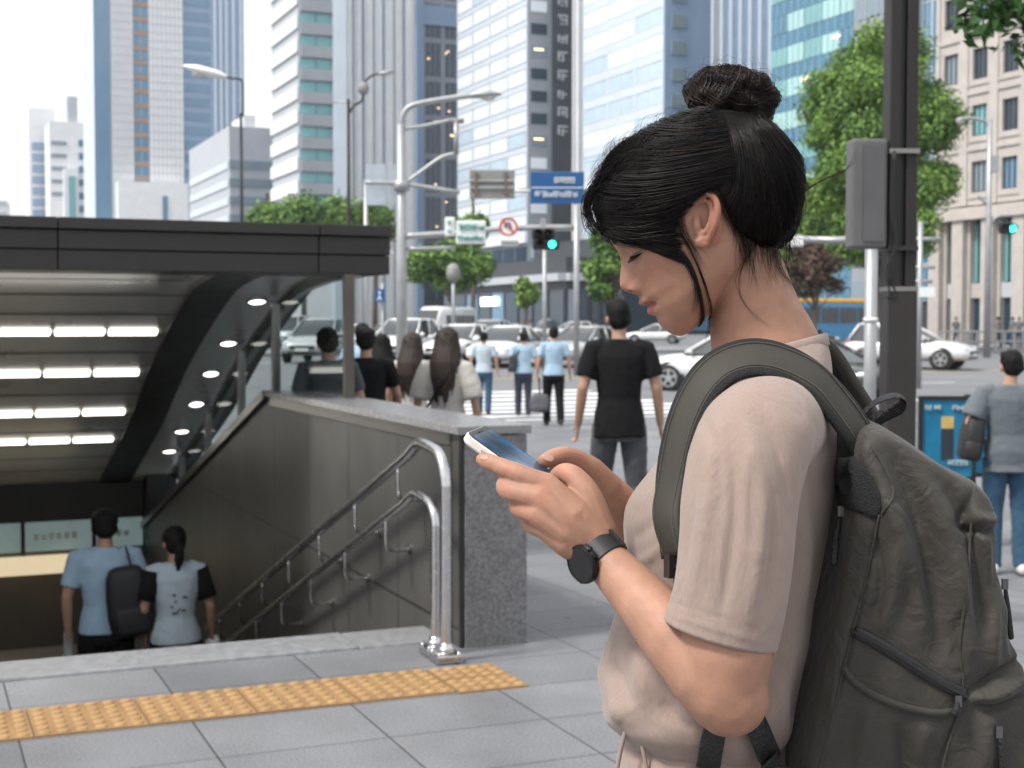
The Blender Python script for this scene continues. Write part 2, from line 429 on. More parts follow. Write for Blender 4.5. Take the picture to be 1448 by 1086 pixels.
def bands(b, side, s0, s1, z0, z1, nr, frac, gm, d=.15, name='window_band', mull=0, mm=None, off=0):
    rh = (z1 - z0) / nr
    for j in range(nr):
        mb = MB(); fbox(mb, side, s0, s1, z0 + rh * j + off, z0 + rh * (j + frac) + off, -.02, d); o = mb.build(name, gm, b)
        if mull:
            q = MB(); n = int((s1 - s0) / mull)
            for i in range(1, n): fbox(q, side, s0 + i * (s1 - s0) / n - .05, s0 + i * (s1 - s0) / n + .05, z0 + rh * j + off, z0 + rh * (j + frac) + off, d, d + .1)
            if n > 1: q.build('mullion', mm, o)
def GL(name, col, rough=.12, spec=.6, metal=0): return mat(name, col, rough, metal, var=.10, scale=.25, spec=spec)
G_teal = GL('teal_glass', (.17, .42, .44)); G_tealL = GL('pale_teal_glass', (.36, .62, .62)); G_blue = GL('blue_glass', (.045, .19, .30)); G_dark = GL('dark_glass', (.035, .055, .075))
G_navy = GL('navy_glass', (.02, .045, .075)); G_pale = GL('pale_blue_glass', (.50, .62, .72)); G_white = mat('white_reflecting_glass', (.80, .86, .91), .35, var=.08, scale=.3); G_mid = GL('steel_blue_glass', (.12, .24, .36)); G_grey = GL('grey_glass', (.22, .28, .33))
W_stone = mat('beige_stone', (.47, .435, .405), .8, var=.10, scale=1.2, bump=.2, bscale=6); W_white = mat('white_cladding', (.80, .81, .82), .5, var=.06, scale=.4); W_grey = mat('grey_cladding', (.30, .32, .35), .5, var=.08, scale=.4)
W_blue = mat('blue_grey_cladding', (.24, .35, .50), .45, var=.06, scale=.3); W_dark = mat('dark_cladding', (.045, .05, .06), .5, var=.15, scale=.5); W_brown = mat('brown_spandrel', (.32, .235, .19), .6, var=.1, scale=.5)
W_lgrey = mat('pale_grey_cladding', (.46, .49, .53), .5, var=.07, scale=.3); W_alu = mat('aluminium_mullion', (.5, .53, .56), .4, metal=.3, var=.08)
W_sil = mat('silver_blue_cladding', (.60, .66, .74), .4, var=.05, scale=.3)
LIT = mat('lit_ceiling_panel', (1, .72, .38), .5, var=0, emit=1.8)
LITW = mat('lit_white_sign', (.9, 1, 1), .5, var=0, emit=2.2)

# stone corner building on the right
C, L, W, h = B_at(1500, 90, xl=1326, h=34)
W = 18
st = building('stone_building', 'beige stone office building with recessed dark windows beside the tall street pillar', C - Vector((0, 0, 0)), L, W, h, W_dark)
n = 4; cw = L / n
grid_facade(st, 'L', 0, L, 9.6, 32.4, n, 6, cw * .50, 1.7, W_stone, [G_dark, G_mid, G_teal, G_grey], .38, W_dark, rails=2)
mb = MB()
for i in range(n + 1): fbox(mb, 'L', max(0, i * cw - cw * .13), min(L, i * cw + cw * .13), 9.6, 32, .38, .5)
for zz in (9.35, 13.4, 17.2, 21, 24.8, 28.6): fbox(mb, 'L', 0, L, zz - .14, zz + .14, .385, .48)
fbox(mb, 'L', -.3, L + .3, 8.6, 9.3, -.05, 1.1)
for zz in (11.2, 15.0, 18.8): fbox(mb, 'L', .0, L, zz - 1.15, zz - 1.05, .385, .45)
mb.build('cornice', W_stone, st)
mb = MB()
for i in range(n + 1):
    c_ = min(L - .5, max(.5, i * cw)); fbox(mb, 'L', c_ - .55, c_ + .55, 0, 8.6, -.05, .9)
    fbox(mb, 'L', c_ - .85, c_ - .6, 0, 8.6, -.05, .5)
mb.build('column', W_stone, st)
for i in range(n):
    q = MB(); fbox(q, 'L', i * cw + .8, (i + 1) * cw - .9, 4.4, 8.4, -.04, .1); p = q.build('shop_window', G_teal, st)
    q = MB()
    for t in (.33, .66): fbox(q, 'L', i * cw + .8 + (cw - 1.7) * t - .06, i * cw + .8 + (cw - 1.7) * t + .06, 4.4, 8.4, .1, .2)
    q.build('mullion', W_dark, p)
    q = MB(); fbox(q, 'L', i * cw + .8, (i + 1) * cw - .9, .3, 3.2, -.04, .1); q.build('shop_door', G_navy, st)
    q = MB(); fbox(q, 'L', i * cw + .75, (i + 1) * cw - .85, 3.3, 4.3, -.03, .35); q.build('lintel', W_lgrey if i % 2 else W_stone, st)
# teal glass office
C, L, W, h = B_at(1345, 150, xl=1088, h=64); W = 26
b = building('teal_office_tower', 'teal and blue glass office block behind the tall green tree', C, L, W, h, W_dark)
def vpx(C, x):
    kk = (x - 724) / F; return (kk * C.y - C.x) / (-UY - kk * UX)
s1, s2, s3 = vpx(C, 1300), vpx(C, 1262), vpx(C, 1212)
grid_facade(b, 'L', 0, s1, 4, 60, 3, 14, .12, .0, W_alu, [G_blue, G_teal, G_mid], .2, W_alu, rails=1)
mb = MB(); fbox(mb, 'L', s1, s3, 0, h, -.03, .9); mb.build('grey_panel', W_grey, b)
bands(b, 'L', s2 - 0, s3 - .3, 4, 60, 14, .6, G_grey, .95, mull=1.6, mm=W_alu)
bands(b, 'L', s3 + .05, L, 4, 60, 14, .42, G_blue, .10, 'spandrel_band', mull=1.5, mm=W_alu)
rh = 56 / 14; nb = 5
for j in range(14):
    for i in range(nb):
        a, c_ = s3 + .1 + (L - s3 - .1) * i / nb, s3 + .1 + (L - s3 - .1) * (i + 1) / nb - .1
        q = MB(); fbox(q, 'L', a, c_, 4 + rh * (j + .44), 4 + rh * (j + 1) - .05, -.02, .12); o = q.build('window', rnd.choice([G_tealL, G_tealL, G_teal, G_tealL, G_blue]), b)
        q = MB(); nm = 3
        for t in range(nm): fbox(q, 'L', a + (c_ - a) * t / nm, a + (c_ - a) * t / nm + .09, 4 + rh * (j + .44), 4 + rh * (j + 1) - .05, .12, .2)
        q.build('mullion', W_alu, o)
for (j, a) in ((7, .2), (6, .55), (4, .3), (9, .7), (3, .15), (9, .62)):
    q = MB(); s = s3 + (L - s3) * a; fbox(q, 'L', s, s + 1.6, 4 + rh * (j + .8), 4 + rh * (j + .87), .13, .16); q.build('ceiling_light', LIT, b)
# slim grey tower between
C, L, W, h = B_at(1092, 250, xl=998, h=90); W = 24
b = building('slim_grey_tower', 'slim blue-grey tower with vertical ribs rising behind the woman\'s bun', C, L, W, h, W_blue)
mb = MB()
for i in range(7): fbox(mb, 'L', L * i / 7, L * i / 7 + .9, 0, h, -.03, .7)
mb.build('rib', W_sil, b)
mb = MB(); fbox(mb, 'L', L * .72, L, 0, h, -.02, .3); mb.build('panel', W_grey, b)
# pale blue glass office with a dark end
C, L, W, h = B_at(938, 195, xl=825, xr=1002, h=78)
b = building('pale_glass_office', 'office block with wide pale blue panes, right behind the woman\'s head', C, L, W, h, W_mid if False else W_blue)
grid_facade(b, 'L', 0, L, 6, 74, 3, 19, .5, 1.25, W_sil, [G_white, G_white, G_pale], .18, W_sil, rails=1)
mb = MB(); fbox(mb, 'F', 0, W, 0, h, -.02, .12); mb.build('end_wall', W_blue, b)
bands(b, 'F', 1, W * .45, 6, 74, 19, .5, G_grey, .3)
# white gridded tower, dark front with a vertical sign
C, L, W, h = B_at(746, 225, xl=648, xr=826, h=92)
b = building('white_gridded_tower', 'white tower with pale blue storey bands and a dark front bearing tall vertical lettering', C, L, W, h, W_grey)
grid_facade(b, 'L', 0, L, 16, 88, 4, 22, .35, .95, W_sil, [G_white, G_white, G_white, G_pale, G_white], .14, W_alu, rails=0)
mb = MB(); fbox(mb, 'L', 0, L, 14.4, 15.9, -.02, .5); fbox(mb, 'L', 0, L, 0, 5, -.02, .2); mb.build('podium_band', W_white, b)
for i in range(6):
    q = MB(); fbox(q, 'L', L * i / 6 + .3, L * (i + 1) / 6 - .3, 6, 13.8, -.02, .1); q.build('shop_window', G_navy, b)
sx = lambda x: (( (x - 724) / F) * C.y - C.x) / (UX - (x - 724) / F * UY)
a0, a1, a2 = sx(779), sx(806), sx(826)
mb = MB(); fbox(mb, 'F', 0, W, 0, h, -.02, .1); mb.build('front_wall', W_grey, b)
for j in range(24):
    z = 12 + j * 3.5
    q = MB(); fbox(q, 'F', .5, a0 - .8, z, z + 1.7, .05, .16); o = q.build('window', rnd.choice([G_grey, G_dark, G_pale, G_white]), b)
    if j % 4 == 1: q = MB(); fbox(q, 'F', 1.0, a0 - 1.4, z + 1.0, z + 1.3, .17, .2); q.build('ceiling_light', LIT, o)
sg = MB(); fbox(sg, 'F', a0, a1, 0, h, .08, .6); sgo = sg.build('sign_fin', W_dark, b)
def glyph(mb, fn, s, seed):              # strokes of an unreadable block letter in a unit cell
    rr = random.Random(seed); st_ = [(0.1, .9, .78, .9), (.1, .22, .2, .75), (.3, .85, .42, .53), (.75, .87, .1, .8), (.3, .6, .12, .22), (.45, .57, .2, .7), (.15, .5, .62, .7)]
    for a, c_, e, f_ in rr.sample(st_, 5): fn(mb, a, c_, e, f_)
q = MB(); gs = (a1 - a0) * .62; gm0 = a0 + (a1 - a0) * .2
for j in range(17):
    z = h - 14.5 - j * 2.9
    if z < 20: break
    glyph(q, lambda m_, a, c_, e, f_: fbox(m_, 'F', gm0 + a * gs, gm0 + c_ * gs, z + e * 2.0, z + f_ * 2.0, .6, .75), 1, j * 7 + 3)
q.build('lettering', mat('sign_white', (.50, .52, .55), .5, var=.03), sgo)
mb = MB(); fbox(mb, 'F', a1, a2, 0, h, -.02, 1.0); fbox(mb, 'F', a1 + .6, a2 - .6, 0, h, 1.0, 1.6); mb.build('white_pilaster', W_white, b)
# low dark shop building under it
C, L, W, h = B_at(800, 150, xl=628, xr=880, h=8.6)
b = building('dark_shop_block', 'low dark shop building with a lit white sign, beyond the traffic', C, L, W, h, W_dark)
mb = MB(); fbox(mb, 'L', 0, L, 6.1, 6.9, -.02, .9); fbox(mb, 'F', 0, W, 6.1, 6.9, -.02, .9); mb.build('canopy_band', W_lgrey, b)
for i in range(9):
    q = MB(); fbox(q, 'L', L * i / 9 + .3, L * (i + 1) / 9 - .3, .6, 5.2, -.02, .12); q.build('shop_window', rnd.choice([G_dark, G_navy, G_mid]), b)
for i in range(5):
    q = MB(); fbox(q, 'F', W * i / 5 + .3, W * (i + 1) / 5 - .3, .6, 5.2, -.02, .12); q.build('shop_window', rnd.choice([G_dark, G_navy, G_grey]), b)
s_a, s_b = vpx(C, 707), vpx(C, 684)
q = MB(); fbox(q, 'L', s_a, s_b, 3.7, 4.7, .1, .4); q.build('lit_sign', LITW, b)
# dark glass tower with lit rooms
C, L, W, h = B_at(588, 290, xr=654, h=100); L = 20
b = building('dark_glass_tower', 'dark navy glass tower with small lit rooms between white towers', C, L, W, h, W_dark)
grid_facade(b, 'F', 1.6, W, 20, 98, 2, 10, .8, .9, W_grey, [G_navy, G_dark, G_navy], .3, W_mid if False else W_blue, rails=2)
mb = MB(); fbox(mb, 'F', 0, 1.5, 0, h, -.02, .8); fbox(mb, 'F', 0, W, 62, 66, .3, .7); mb.build('pier', W_blue, b)
bands(b, 'F', 1.6, W, 2, 20, 4, .8, G_dark, .2, mull=2.5, mm=W_blue)
rr = random.Random(3)
for i in range(16):
    q = MB(); s = 2.5 + rr.random() * (W - 4.2); z = 20 + rr.random() * 42; fbox(q, 'F', s, s + .5, z, z + .25, .13, .2); q.build('room_light', LIT, b)
# white ribbed tower
C, L, W, h = B_at(487, 258, xr=588, h=110); L = 18
b = building('white_ribbed_tower', 'white tower of tall vertical ribs with thin dark slots', C, L, W, h, W_mid if False else W_blue)
for i in range(7):
    q = MB(); a = W * i / 7; wid = W / 7 - (.42 if i % 2 else .25)
    pr = [(a + wid * t, -.2 - .45 * math.sin(math.pi * t)) for t in lin(0, 1, 8)]
    q.loft([[(p[0], p[1], z) for p in pr] + [(a + wid, 0, z), (a, 0, z)] for z in (0, h)]); q.build('rib', W_white, b, smooth=False)
# banded grey and teal block
C, L, W, h = B_at(424, 245, xl=387, xr=489, h=82)
b = building('banded_office_block', 'office block of pale grey and white bands with teal window strips', C, L, W, h, W_lgrey)
bands(b, 'L', 0, L, 8, 88, 20, .55, W_white, .35, 'white_band')
wB = W * .72
bands(b, 'F', .3, wB, 22, 88, 17, .42, G_teal, .12, 'window_band', mull=2.4, mm=G_blue)
bands(b, 'F', .3, wB, 22, 88, 17, .5, W_grey, .9, 'grey_band', off=66 / 17 * .46)
mb = MB(); fbox(mb, 'F', wB, W, 0, h, -.02, 1.2); mb.build('side_pier', W_sil, b)
mb = MB(); fbox(mb, 'F', 0, wB, 0, 20.5, -.02, .6); mb.build('podium', W_white, b)
# flat grey block
C, L, W, h = B_at(326, 300, xl=270, xr=389, h=43)
b = building('low_grey_block', 'low pale grey block with faint horizontal bands behind the lamp post', C, L, W, h, W_lgrey)
bands(b, 'L', 1, L - 1, 4, 38, 9, .4, W_sil, .2, 'pale_band'); bands(b, 'F', 0, W, 4, 38, 9, .45, G_grey, .2, 'window_band')
mb = MB(); mb.bb((4, 4, h), (W - 3, 16, h + 3)); mb.build('roof_plant', W_white, b)
# tall pale tower
C, L, W, h = B_at(137, 430, xr=348, h=150); L = 30
b = building('tall_pale_tower', 'tall pale tower with a brown window strip and blue glass right side', C, L, W, h, W_sil)
f = lambda x: (((x - 724) / F) * C.y - C.x) / (UX - (x - 724) / F * UY)
mb = MB(); fbox(mb, 'F', 0, f(160), 0, h, -.02, .4); mb.build('blue_fin', G_mid, b)
for xa, xb in ((162, 192), (214, 262)):
    mb = MB(); fbox(mb, 'F', f(xa), f(xb), 0, h, -.02, .8); o = mb.build('white_panel', W_white, b)
    q = MB()
    for j in range(60): fbox(q, 'F', f(xa), f(xb), j * 2.5, j * 2.5 + .18, .8, .9)
    for j in range(8): fbox(q, 'F', f(xa) + (f(xb) - f(xa)) * j / 8, f(xa) + (f(xb) - f(xa)) * j / 8 + .2, 0, h, .9, .95)
    q.build('panel_joint', W_lgrey, o)
bands(b, 'F', f(192), f(214), 3, 147, 33, .62, G_mid, .5, 'window_band', mull=1.6, mm=W_sil); bands(b, 'F', f(192), f(214), 3, 147, 33, .34, W_brown, .6, 'brown_band', off=144 / 33 * .64)
mb = MB(); fbox(mb, 'F', f(262), W, 0, h, -.02, .2); mb.build('blue_side', W_blue, b)
bands(b, 'F', f(263), f(300), 3, 147, 33, .6, G_mid, .4, 'window_band'); mb = MB()
for xa in (306, 314, 322, 332, 342): fbox(mb, 'F', f(xa), f(xa + 3), 0, h, .2, .6)
mb.build('vertical_fin', W_sil, b)
mb = MB(); mb.bb((f(165), -8, 0), (f(262), -1, 44)); o = mb.build('podium', W_white, b)
mb = MB(); mb.bb((f(226), -8.3, 20), (f(233), -8, 40)); mb.build('slot_window', G_mid, o)
# far small blocks at the left
C, L, W, h = B_at(44, 560, xr=82, h=86); L = 20
b = building('far_blue_block', 'far blue-grey block with a pale frame, left of the stepped white block', C, L, W, h, W_white)
bands(b, 'F', W * .12, W * .75, 4, 74, 16, .7, W_blue, .3)
C, L, W, h = B_at(73, 540, xr=134, h=78); L = 20
b = building('stepped_white_block', 'far white stepped block with teal window columns', C, L, W, h, W_white)
mb = MB(); mb.bb((W * .45, 2, h), (W * .68, 10, h + 10)); mb.build('roof_tower', W_lgrey, b)
mb = MB(); mb.bb((W * .3, -6, 0), (W * .62, 0, 60)); o = mb.build('front_block', W_white, b); mb = MB(); mb.bb((W * .40, -6.4, 3), (W * .56, -5.9, 57)); mb.build('teal_window', G_teal, o)
bands(b, 'F', W * .68, W * .93, 4, 74, 14, .5, G_blue, .3); bands(b, 'F', W * .05, W * .4, 50, 74, 5, .3, G_grey, .3)
C, L, W, h = B_at(-40, 640, xr=17, h=56); L = 20
b = building('far_white_block', 'tiny far white block at the left edge above the canopy', C, L, W, h, W_white)
bands(b, 'F', 2, W - 1, 30, 60, 6, .4, W_lgrey, .3)
# distant rows closing the street
C, L, W, h = B_at(560, 420, xr=900, h=24); L = 20
b = building('far_street_block', 'far grey block closing the street behind the traffic', C, L, W, h, W_grey); bands(b, 'F', 1, W - 1, 4, 22, 5, .5, G_dark, .3)
C, L, W, h = B_at(360, 330, xr=620, h=14); L = 20
b = building('far_podium_block', 'far low grey podium behind the row of street trees', C, L, W, h, W_lgrey); bands(b, 'F', 1, W - 1, 2, 13, 3, .5, G_dark, .3)
C, L, W, h = B_at(840, 190, xr=1400, h=13); L = 20
b = building('dark_arcade_block', 'dark low shop row behind the bus and the tall green tree', C, L, W, h, W_dark)
for i in range(14):
    q = MB(); fbox(q, 'F', W * i / 14 + .4, W * (i + 1) / 14 - .4, .6, 5.5, -.02, .12); q.build('shop_window', rnd.choice([G_dark, G_navy, G_mid, G_grey]), b)
mb = MB(); fbox(mb, 'F', 0, W, 6, 7.2, -.02, .8); mb.build('canopy_band', W_grey, b)
for x_, y_ in ((1148, 383), (1156, 391), (1147, 399), (1158, 399), (1161, 407), (1175, 382), (1183, 380), (1190, 378), (1191, 387), (1186, 395), (1177, 402), (1190, 403)):
    kk = (x_ - 724) / F; su = (kk * C.y - C.x) / (UX - kk * UY); zz = px(x_, y_, C.y + su * UY).z + .1
    q = MB(); fbox(q, 'F', su - .28, su + .28, zz - .28, zz + .28, .0, .15); q.build('shop_light', LITW, b)

# ================================================================ trees
BARK = mat('bark', (.10, .08, .065), .9, var=.3, scale=6, bump=.6, bscale=20)
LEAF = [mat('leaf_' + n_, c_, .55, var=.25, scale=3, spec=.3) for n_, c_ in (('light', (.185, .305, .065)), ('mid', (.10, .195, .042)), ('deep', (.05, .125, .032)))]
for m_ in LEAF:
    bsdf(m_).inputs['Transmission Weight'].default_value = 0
def leaves(nl, clumps, size, seed, zmin=-9):
    r = np.random.RandomState(seed); per = np.array([c[1] ** 2 for c in clumps]); per = per / per.sum()
    ci = r.choice(len(clumps), nl, p=per); cen = np.array([c[0] for c in clumps])[ci]; rad = np.array([c[1] for c in clumps])[ci]; sq = np.array([c[2] for c in clumps])[ci]
    d = r.normal(size=(nl, 3)); d /= np.linalg.norm(d, axis=1)[:, None]
    q = r.rand(nl) ** .42 * (1 + .16 * r.normal(size=nl)); p = d * (rad * q)[:, None]; p[:, 2] *= sq; p += cen
    nrm = d * .7 + r.normal(size=(nl, 3)) * .6 + [0, 0, .35]; nrm /= np.linalg.norm(nrm, axis=1)[:, None]
    a = np.cross(nrm, r.normal(size=(nl, 3))); a /= np.linalg.norm(a, axis=1)[:, None]; b_ = np.cross(nrm, a)
    s = size * (.55 + .9 * r.rand(nl))[:, None]
    vs = np.stack([p - a * s, p + b_ * s * .42 + nrm * s * .12, p + a * s, p - b_ * s * .42 + nrm * s * .12], 1).reshape(-1, 3)
    me = bpy.data.meshes.new('crown'); me.vertices.add(nl * 4); me.vertices.foreach_set('co', vs.ravel())
    me.loops.add(nl * 4); me.loops.foreach_set('vertex_index', np.arange(nl * 4)); me.polygons.add(nl)
    me.polygons.foreach_set('loop_start', np.arange(nl) * 4)
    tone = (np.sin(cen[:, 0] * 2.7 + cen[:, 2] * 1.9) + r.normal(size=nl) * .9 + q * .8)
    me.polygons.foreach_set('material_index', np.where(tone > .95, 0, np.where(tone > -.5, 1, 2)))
    me.update(); me.validate(); return me
def tree(name, base, H, trunk_h, rx, ry, nc, nl, size, seed, label, lean=0, pw=2.0, mats=None, clump=.38, taper=0.0, group='street trees', cat='tree'):
    r = random.Random(seed); t = empty(name, base, 0, label, cat, group)
    hc = (H - trunk_h) / 2; zc = trunk_h + hc; cl = []
    for i in range(nc):
        while True:
            a = [r.uniform(-1, 1) for _ in range(3)]
            if sum(abs(x) ** pw for x in a) < 1: break
        k = 1 - taper * (a[2] + 1) / 2
        cr = clump * min(rx, hc) * r.uniform(.7, 1.25)
        cl.append(((a[0] * (rx * k - cr * .5), a[1] * (ry * k - cr * .5), zc + a[2] * (hc - cr * .5)), cr, .85))
    cl.append(((0, 0, zc), min(rx, hc) * .62, 1.0))
    mb = MB(); rt = max(.08, H * .018)
    tp = [(r.uniform(-.1, .1) * k_, r.uniform(-.1, .1) * k_, trunk_h * .25 * k_ * 1.6) for k_ in range(5)]
    tp[0] = (0, 0, -.1); mb.tube(tp + [(0, 0, zc + hc * .3)], [rt * (1.25 - .17 * k_) for k_ in range(6)], 8)
    for c_, cr, _s in cl[:min(nc, 12)]:
        st_ = Vector((0, 0, trunk_h * r.uniform(.75, 1.25))); mid = st_.lerp(Vector(c_), .5) + Vector((0, 0, -.05 * H * r.random()))
        mb.tube([st_, mid, c_], [rt * .5, rt * .3, rt * .1], 6)
    mb.build('trunk', BARK, t, True)
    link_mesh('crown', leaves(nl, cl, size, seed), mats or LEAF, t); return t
def tree_px(name, xc, ytop, Y, halfw_px, ybot, **k):
    g_ = px(xc, 458, Y); base = Vector((g_.x, Y, gz(g_.x, Y))); H = px(xc, ytop, Y).z - base.z; th = px(xc, ybot, Y).z - base.z
    return tree(name, base, H, th, halfw_px * Y / F, halfw_px * Y / F * .95, **k)
LEAF_G = [mat('leaf_ginkgo_light', (.175, .30, .055), .55, var=.25, scale=3, spec=.3), mat('leaf_ginkgo', (.105, .205, .042), .55, var=.25, scale=3, spec=.3), LEAF[1]]
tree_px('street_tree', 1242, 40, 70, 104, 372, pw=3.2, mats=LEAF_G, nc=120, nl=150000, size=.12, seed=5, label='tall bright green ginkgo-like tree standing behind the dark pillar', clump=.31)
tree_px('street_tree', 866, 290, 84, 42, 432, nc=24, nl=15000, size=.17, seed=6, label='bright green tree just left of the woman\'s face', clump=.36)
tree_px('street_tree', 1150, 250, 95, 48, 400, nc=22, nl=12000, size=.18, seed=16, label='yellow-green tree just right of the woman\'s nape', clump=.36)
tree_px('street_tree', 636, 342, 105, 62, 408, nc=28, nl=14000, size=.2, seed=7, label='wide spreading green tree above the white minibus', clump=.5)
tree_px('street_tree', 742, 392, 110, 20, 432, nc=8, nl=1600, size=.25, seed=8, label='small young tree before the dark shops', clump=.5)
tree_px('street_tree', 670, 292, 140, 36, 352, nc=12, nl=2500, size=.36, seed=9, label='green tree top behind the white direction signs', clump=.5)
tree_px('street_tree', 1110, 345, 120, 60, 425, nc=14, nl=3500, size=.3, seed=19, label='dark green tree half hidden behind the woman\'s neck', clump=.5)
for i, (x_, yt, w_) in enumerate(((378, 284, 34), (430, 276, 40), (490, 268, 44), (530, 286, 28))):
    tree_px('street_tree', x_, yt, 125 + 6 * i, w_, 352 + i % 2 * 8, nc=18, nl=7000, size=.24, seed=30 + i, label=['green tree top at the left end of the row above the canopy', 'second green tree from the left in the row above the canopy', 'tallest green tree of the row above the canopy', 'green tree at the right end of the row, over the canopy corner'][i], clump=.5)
# overhanging branch at top right: its tree stands just outside the frame
tree_px('shrub_tree', 1150, 338, 66, 46, 424, nc=16, nl=9000, size=.10, seed=51, label='reddish-brown thin-leaved small tree low behind the woman\'s neck', clump=.42, pw=2.4, mats=[mat('leaf_brown', (.12, .065, .045), .7, var=.3), mat('leaf_dull_brown', (.07, .045, .032), .7, var=.3), mat('leaf_dull_green', (.06, .085, .03), .7, var=.3)])
bt = empty('overhanging_tree', (3.7, 7.2, -.05), 0, 'dark green leafy branch hanging in at the top right corner', 'tree', 'street trees')
mb = MB(); mb.tube([(0, 0, -.1), (.02, .05, 1.5), (.0, .1, 3.1), (-.1, .1, 4.6)], [.13, .11, .09, .05], 10); mb.tube([(0, .08, 2.75), (-.35, .02, 3.02), (-.85, -.03, 3.08), (-1.35, -.05, 3.02)], [.05, .035, .02, .008], 8)
mb.build('trunk', BARK, bt, True)
cl = [((-1.25, 0, 3.12), .22, .7), ((-1.38, -.05, 2.98), .13, .8), ((-1.1, 0, 2.9), .14, .8), ((-1.0, .02, 3.05), .2, .7), ((-.45, 0, 3.18), .3, .6), ((-.8, -.03, 3.12), .24, .6), ((-1.05, -.08, 3.03), .15, .6), ((-.85, 0, 2.92), .12, .8), ((-.55, -.05, 2.97), .17, .6), ((.2, .1, 3.6), .8, .8), ((-.4, .1, 3.9), .7, .8), ((.4, -.4, 4.4), .9, .8)]
link_mesh('crown', leaves(8000, cl, .045, 77), [LEAF[2], LEAF[2], LEAF[2]], bt)
# ================================================================ subway stair entrance (local frame: u across, v down the stairs)
def ent(name, label, cat, group=None):
    return empty(name, (O2[0], O2[1], 0), ANG, label, cat, group)
M_GRAN = mat('grey_granite', (.15, .15, .155), .45, var=.5, scale=70, bump=.08, bscale=150)
def panel_mat():
    m = mat('dark_stone_panels', (.15, .145, .135), .45, var=0)
    tc = node(m, 'ShaderNodeTexCoord'); sp = node(m, 'ShaderNodeSeparateXYZ'); cb = node(m, 'ShaderNodeCombineXYZ')
    link(m, tc.outputs['Object'], sp.inputs[0]); link(m, sp.outputs['Y'], cb.inputs['X']); link(m, sp.outputs['Z'], cb.inputs['Y'])
    mp = node(m, 'ShaderNodeMapping'); mp.inputs['Location'].default_value = (0, .92, 0); link(m, cb.outputs[0], mp.inputs['Vector'])
    br = node(m, 'ShaderNodeTexBrick', Scale=1.0, Mortar__Size=.009, Mortar__Smooth=.2, Brick__Width=.872, Row__Height=1.0); br.offset = 0
    br.inputs['Color1'].default_value = (.076, .074, .069, 1); br.inputs['Color2'].default_value = (.088, .086, .081, 1); br.inputs['Mortar'].default_value = (.03, .03, .03, 1)
    link(m, mp.outputs[0], br.inputs['Vector'])
    n = node(m, 'ShaderNodeTexNoise', Scale=140.0, Detail=3.0); link(m, tc.outputs['Object'], n.inputs['Vector'])
    n2 = node(m, 'ShaderNodeTexNoise', Scale=1.8, Detail=5.0); link(m, tc.outputs['Object'], n2.inputs['Vector'])
    r1 = node(m, 'ShaderNodeMapRange'); r1.inputs[1].default_value = .3; r1.inputs[2].default_value = .7; r1.inputs[3].default_value = .65; r1.inputs[4].default_value = 1.35; link(m, n.outputs['Fac'], r1.inputs[0])
    r2 = node(m, 'ShaderNodeMapRange'); r2.inputs[1].default_value = .3; r2.inputs[2].default_value = .7; r2.inputs[3].default_value = .75; r2.inputs[4].default_value = 1.2; link(m, n2.outputs['Fac'], r2.inputs[0])
    mu = node(m, 'ShaderNodeMath', _operation='MULTIPLY'); link(m, r1.outputs[0], mu.inputs[0]); link(m, r2.outputs[0], mu.inputs[1])
    v = node(m, 'ShaderNodeVectorMath', _operation='SCALE'); link(m, br.outputs['Color'], v.inputs[0]); link(m, mu.outputs[0], v.inputs['Scale']); link(m, v.outputs[0], bsdf(m).inputs['Base Color'])
    bp = node(m, 'ShaderNodeBump', Strength=.5, Distance=.004); bp.invert = True; link(m, br.outputs['Fac'], bp.inputs['Height']); link(m, bp.outputs[0], bsdf(m).inputs['Normal'])
    return m
M_PANEL = panel_mat()
M_CAP = mat('polished_granite_cap', (.21, .21, .215), .24, var=.2, scale=60)
M_STEEL = mat('stainless_steel', (.56, .56, .57), .24, metal=1, var=.08, scale=30)
M_DSTEEL = mat('brushed_dark_steel', (.24, .235, .225), .34, metal=.9, var=.1, scale=12)
M_FASC = mat('dark_bronze_panel', (.028, .0255, .024), .5, metal=.2, var=.2, scale=3)
M_BLK = mat('black_trim', (.012, .012, .013), .45, var=.2)
M_CEIL = mat('grey_metal_ceiling', (.60, .60, .59), .30, metal=.35, var=.14, scale=1.2)
M_LAMP = mat('lit_diffuser', (1, .95, .86), .5, var=0, emit=3.4, ecol=(1, .95, .86))
M_GLASS = bpy.data.materials.new('clear_glass'); M_GLASS.use_nodes = True
_nt = M_GLASS.node_tree; _nt.nodes.remove(_nt.nodes['Principled BSDF'])
_a = _nt.nodes.new('ShaderNodeBsdfTransparent'); _a.inputs[0].default_value = (.80, .85, .85, 1); _g = _nt.nodes.new('ShaderNodeBsdfGlossy'); _g.inputs['Roughness'].default_value = .03
_fr = _nt.nodes.new('ShaderNodeFresnel'); _fr.inputs[0].default_value = 1.45; _mx = _nt.nodes.new('ShaderNodeMixShader')
_mx.inputs[0].default_value = .07; _nt.links.new(_a.outputs[0], _mx.inputs[1]); _nt.links.new(_g.outputs[0], _mx.inputs[2]); _nt.links.new(_mx.outputs[0], _nt.nodes['Material Output'].inputs[0])

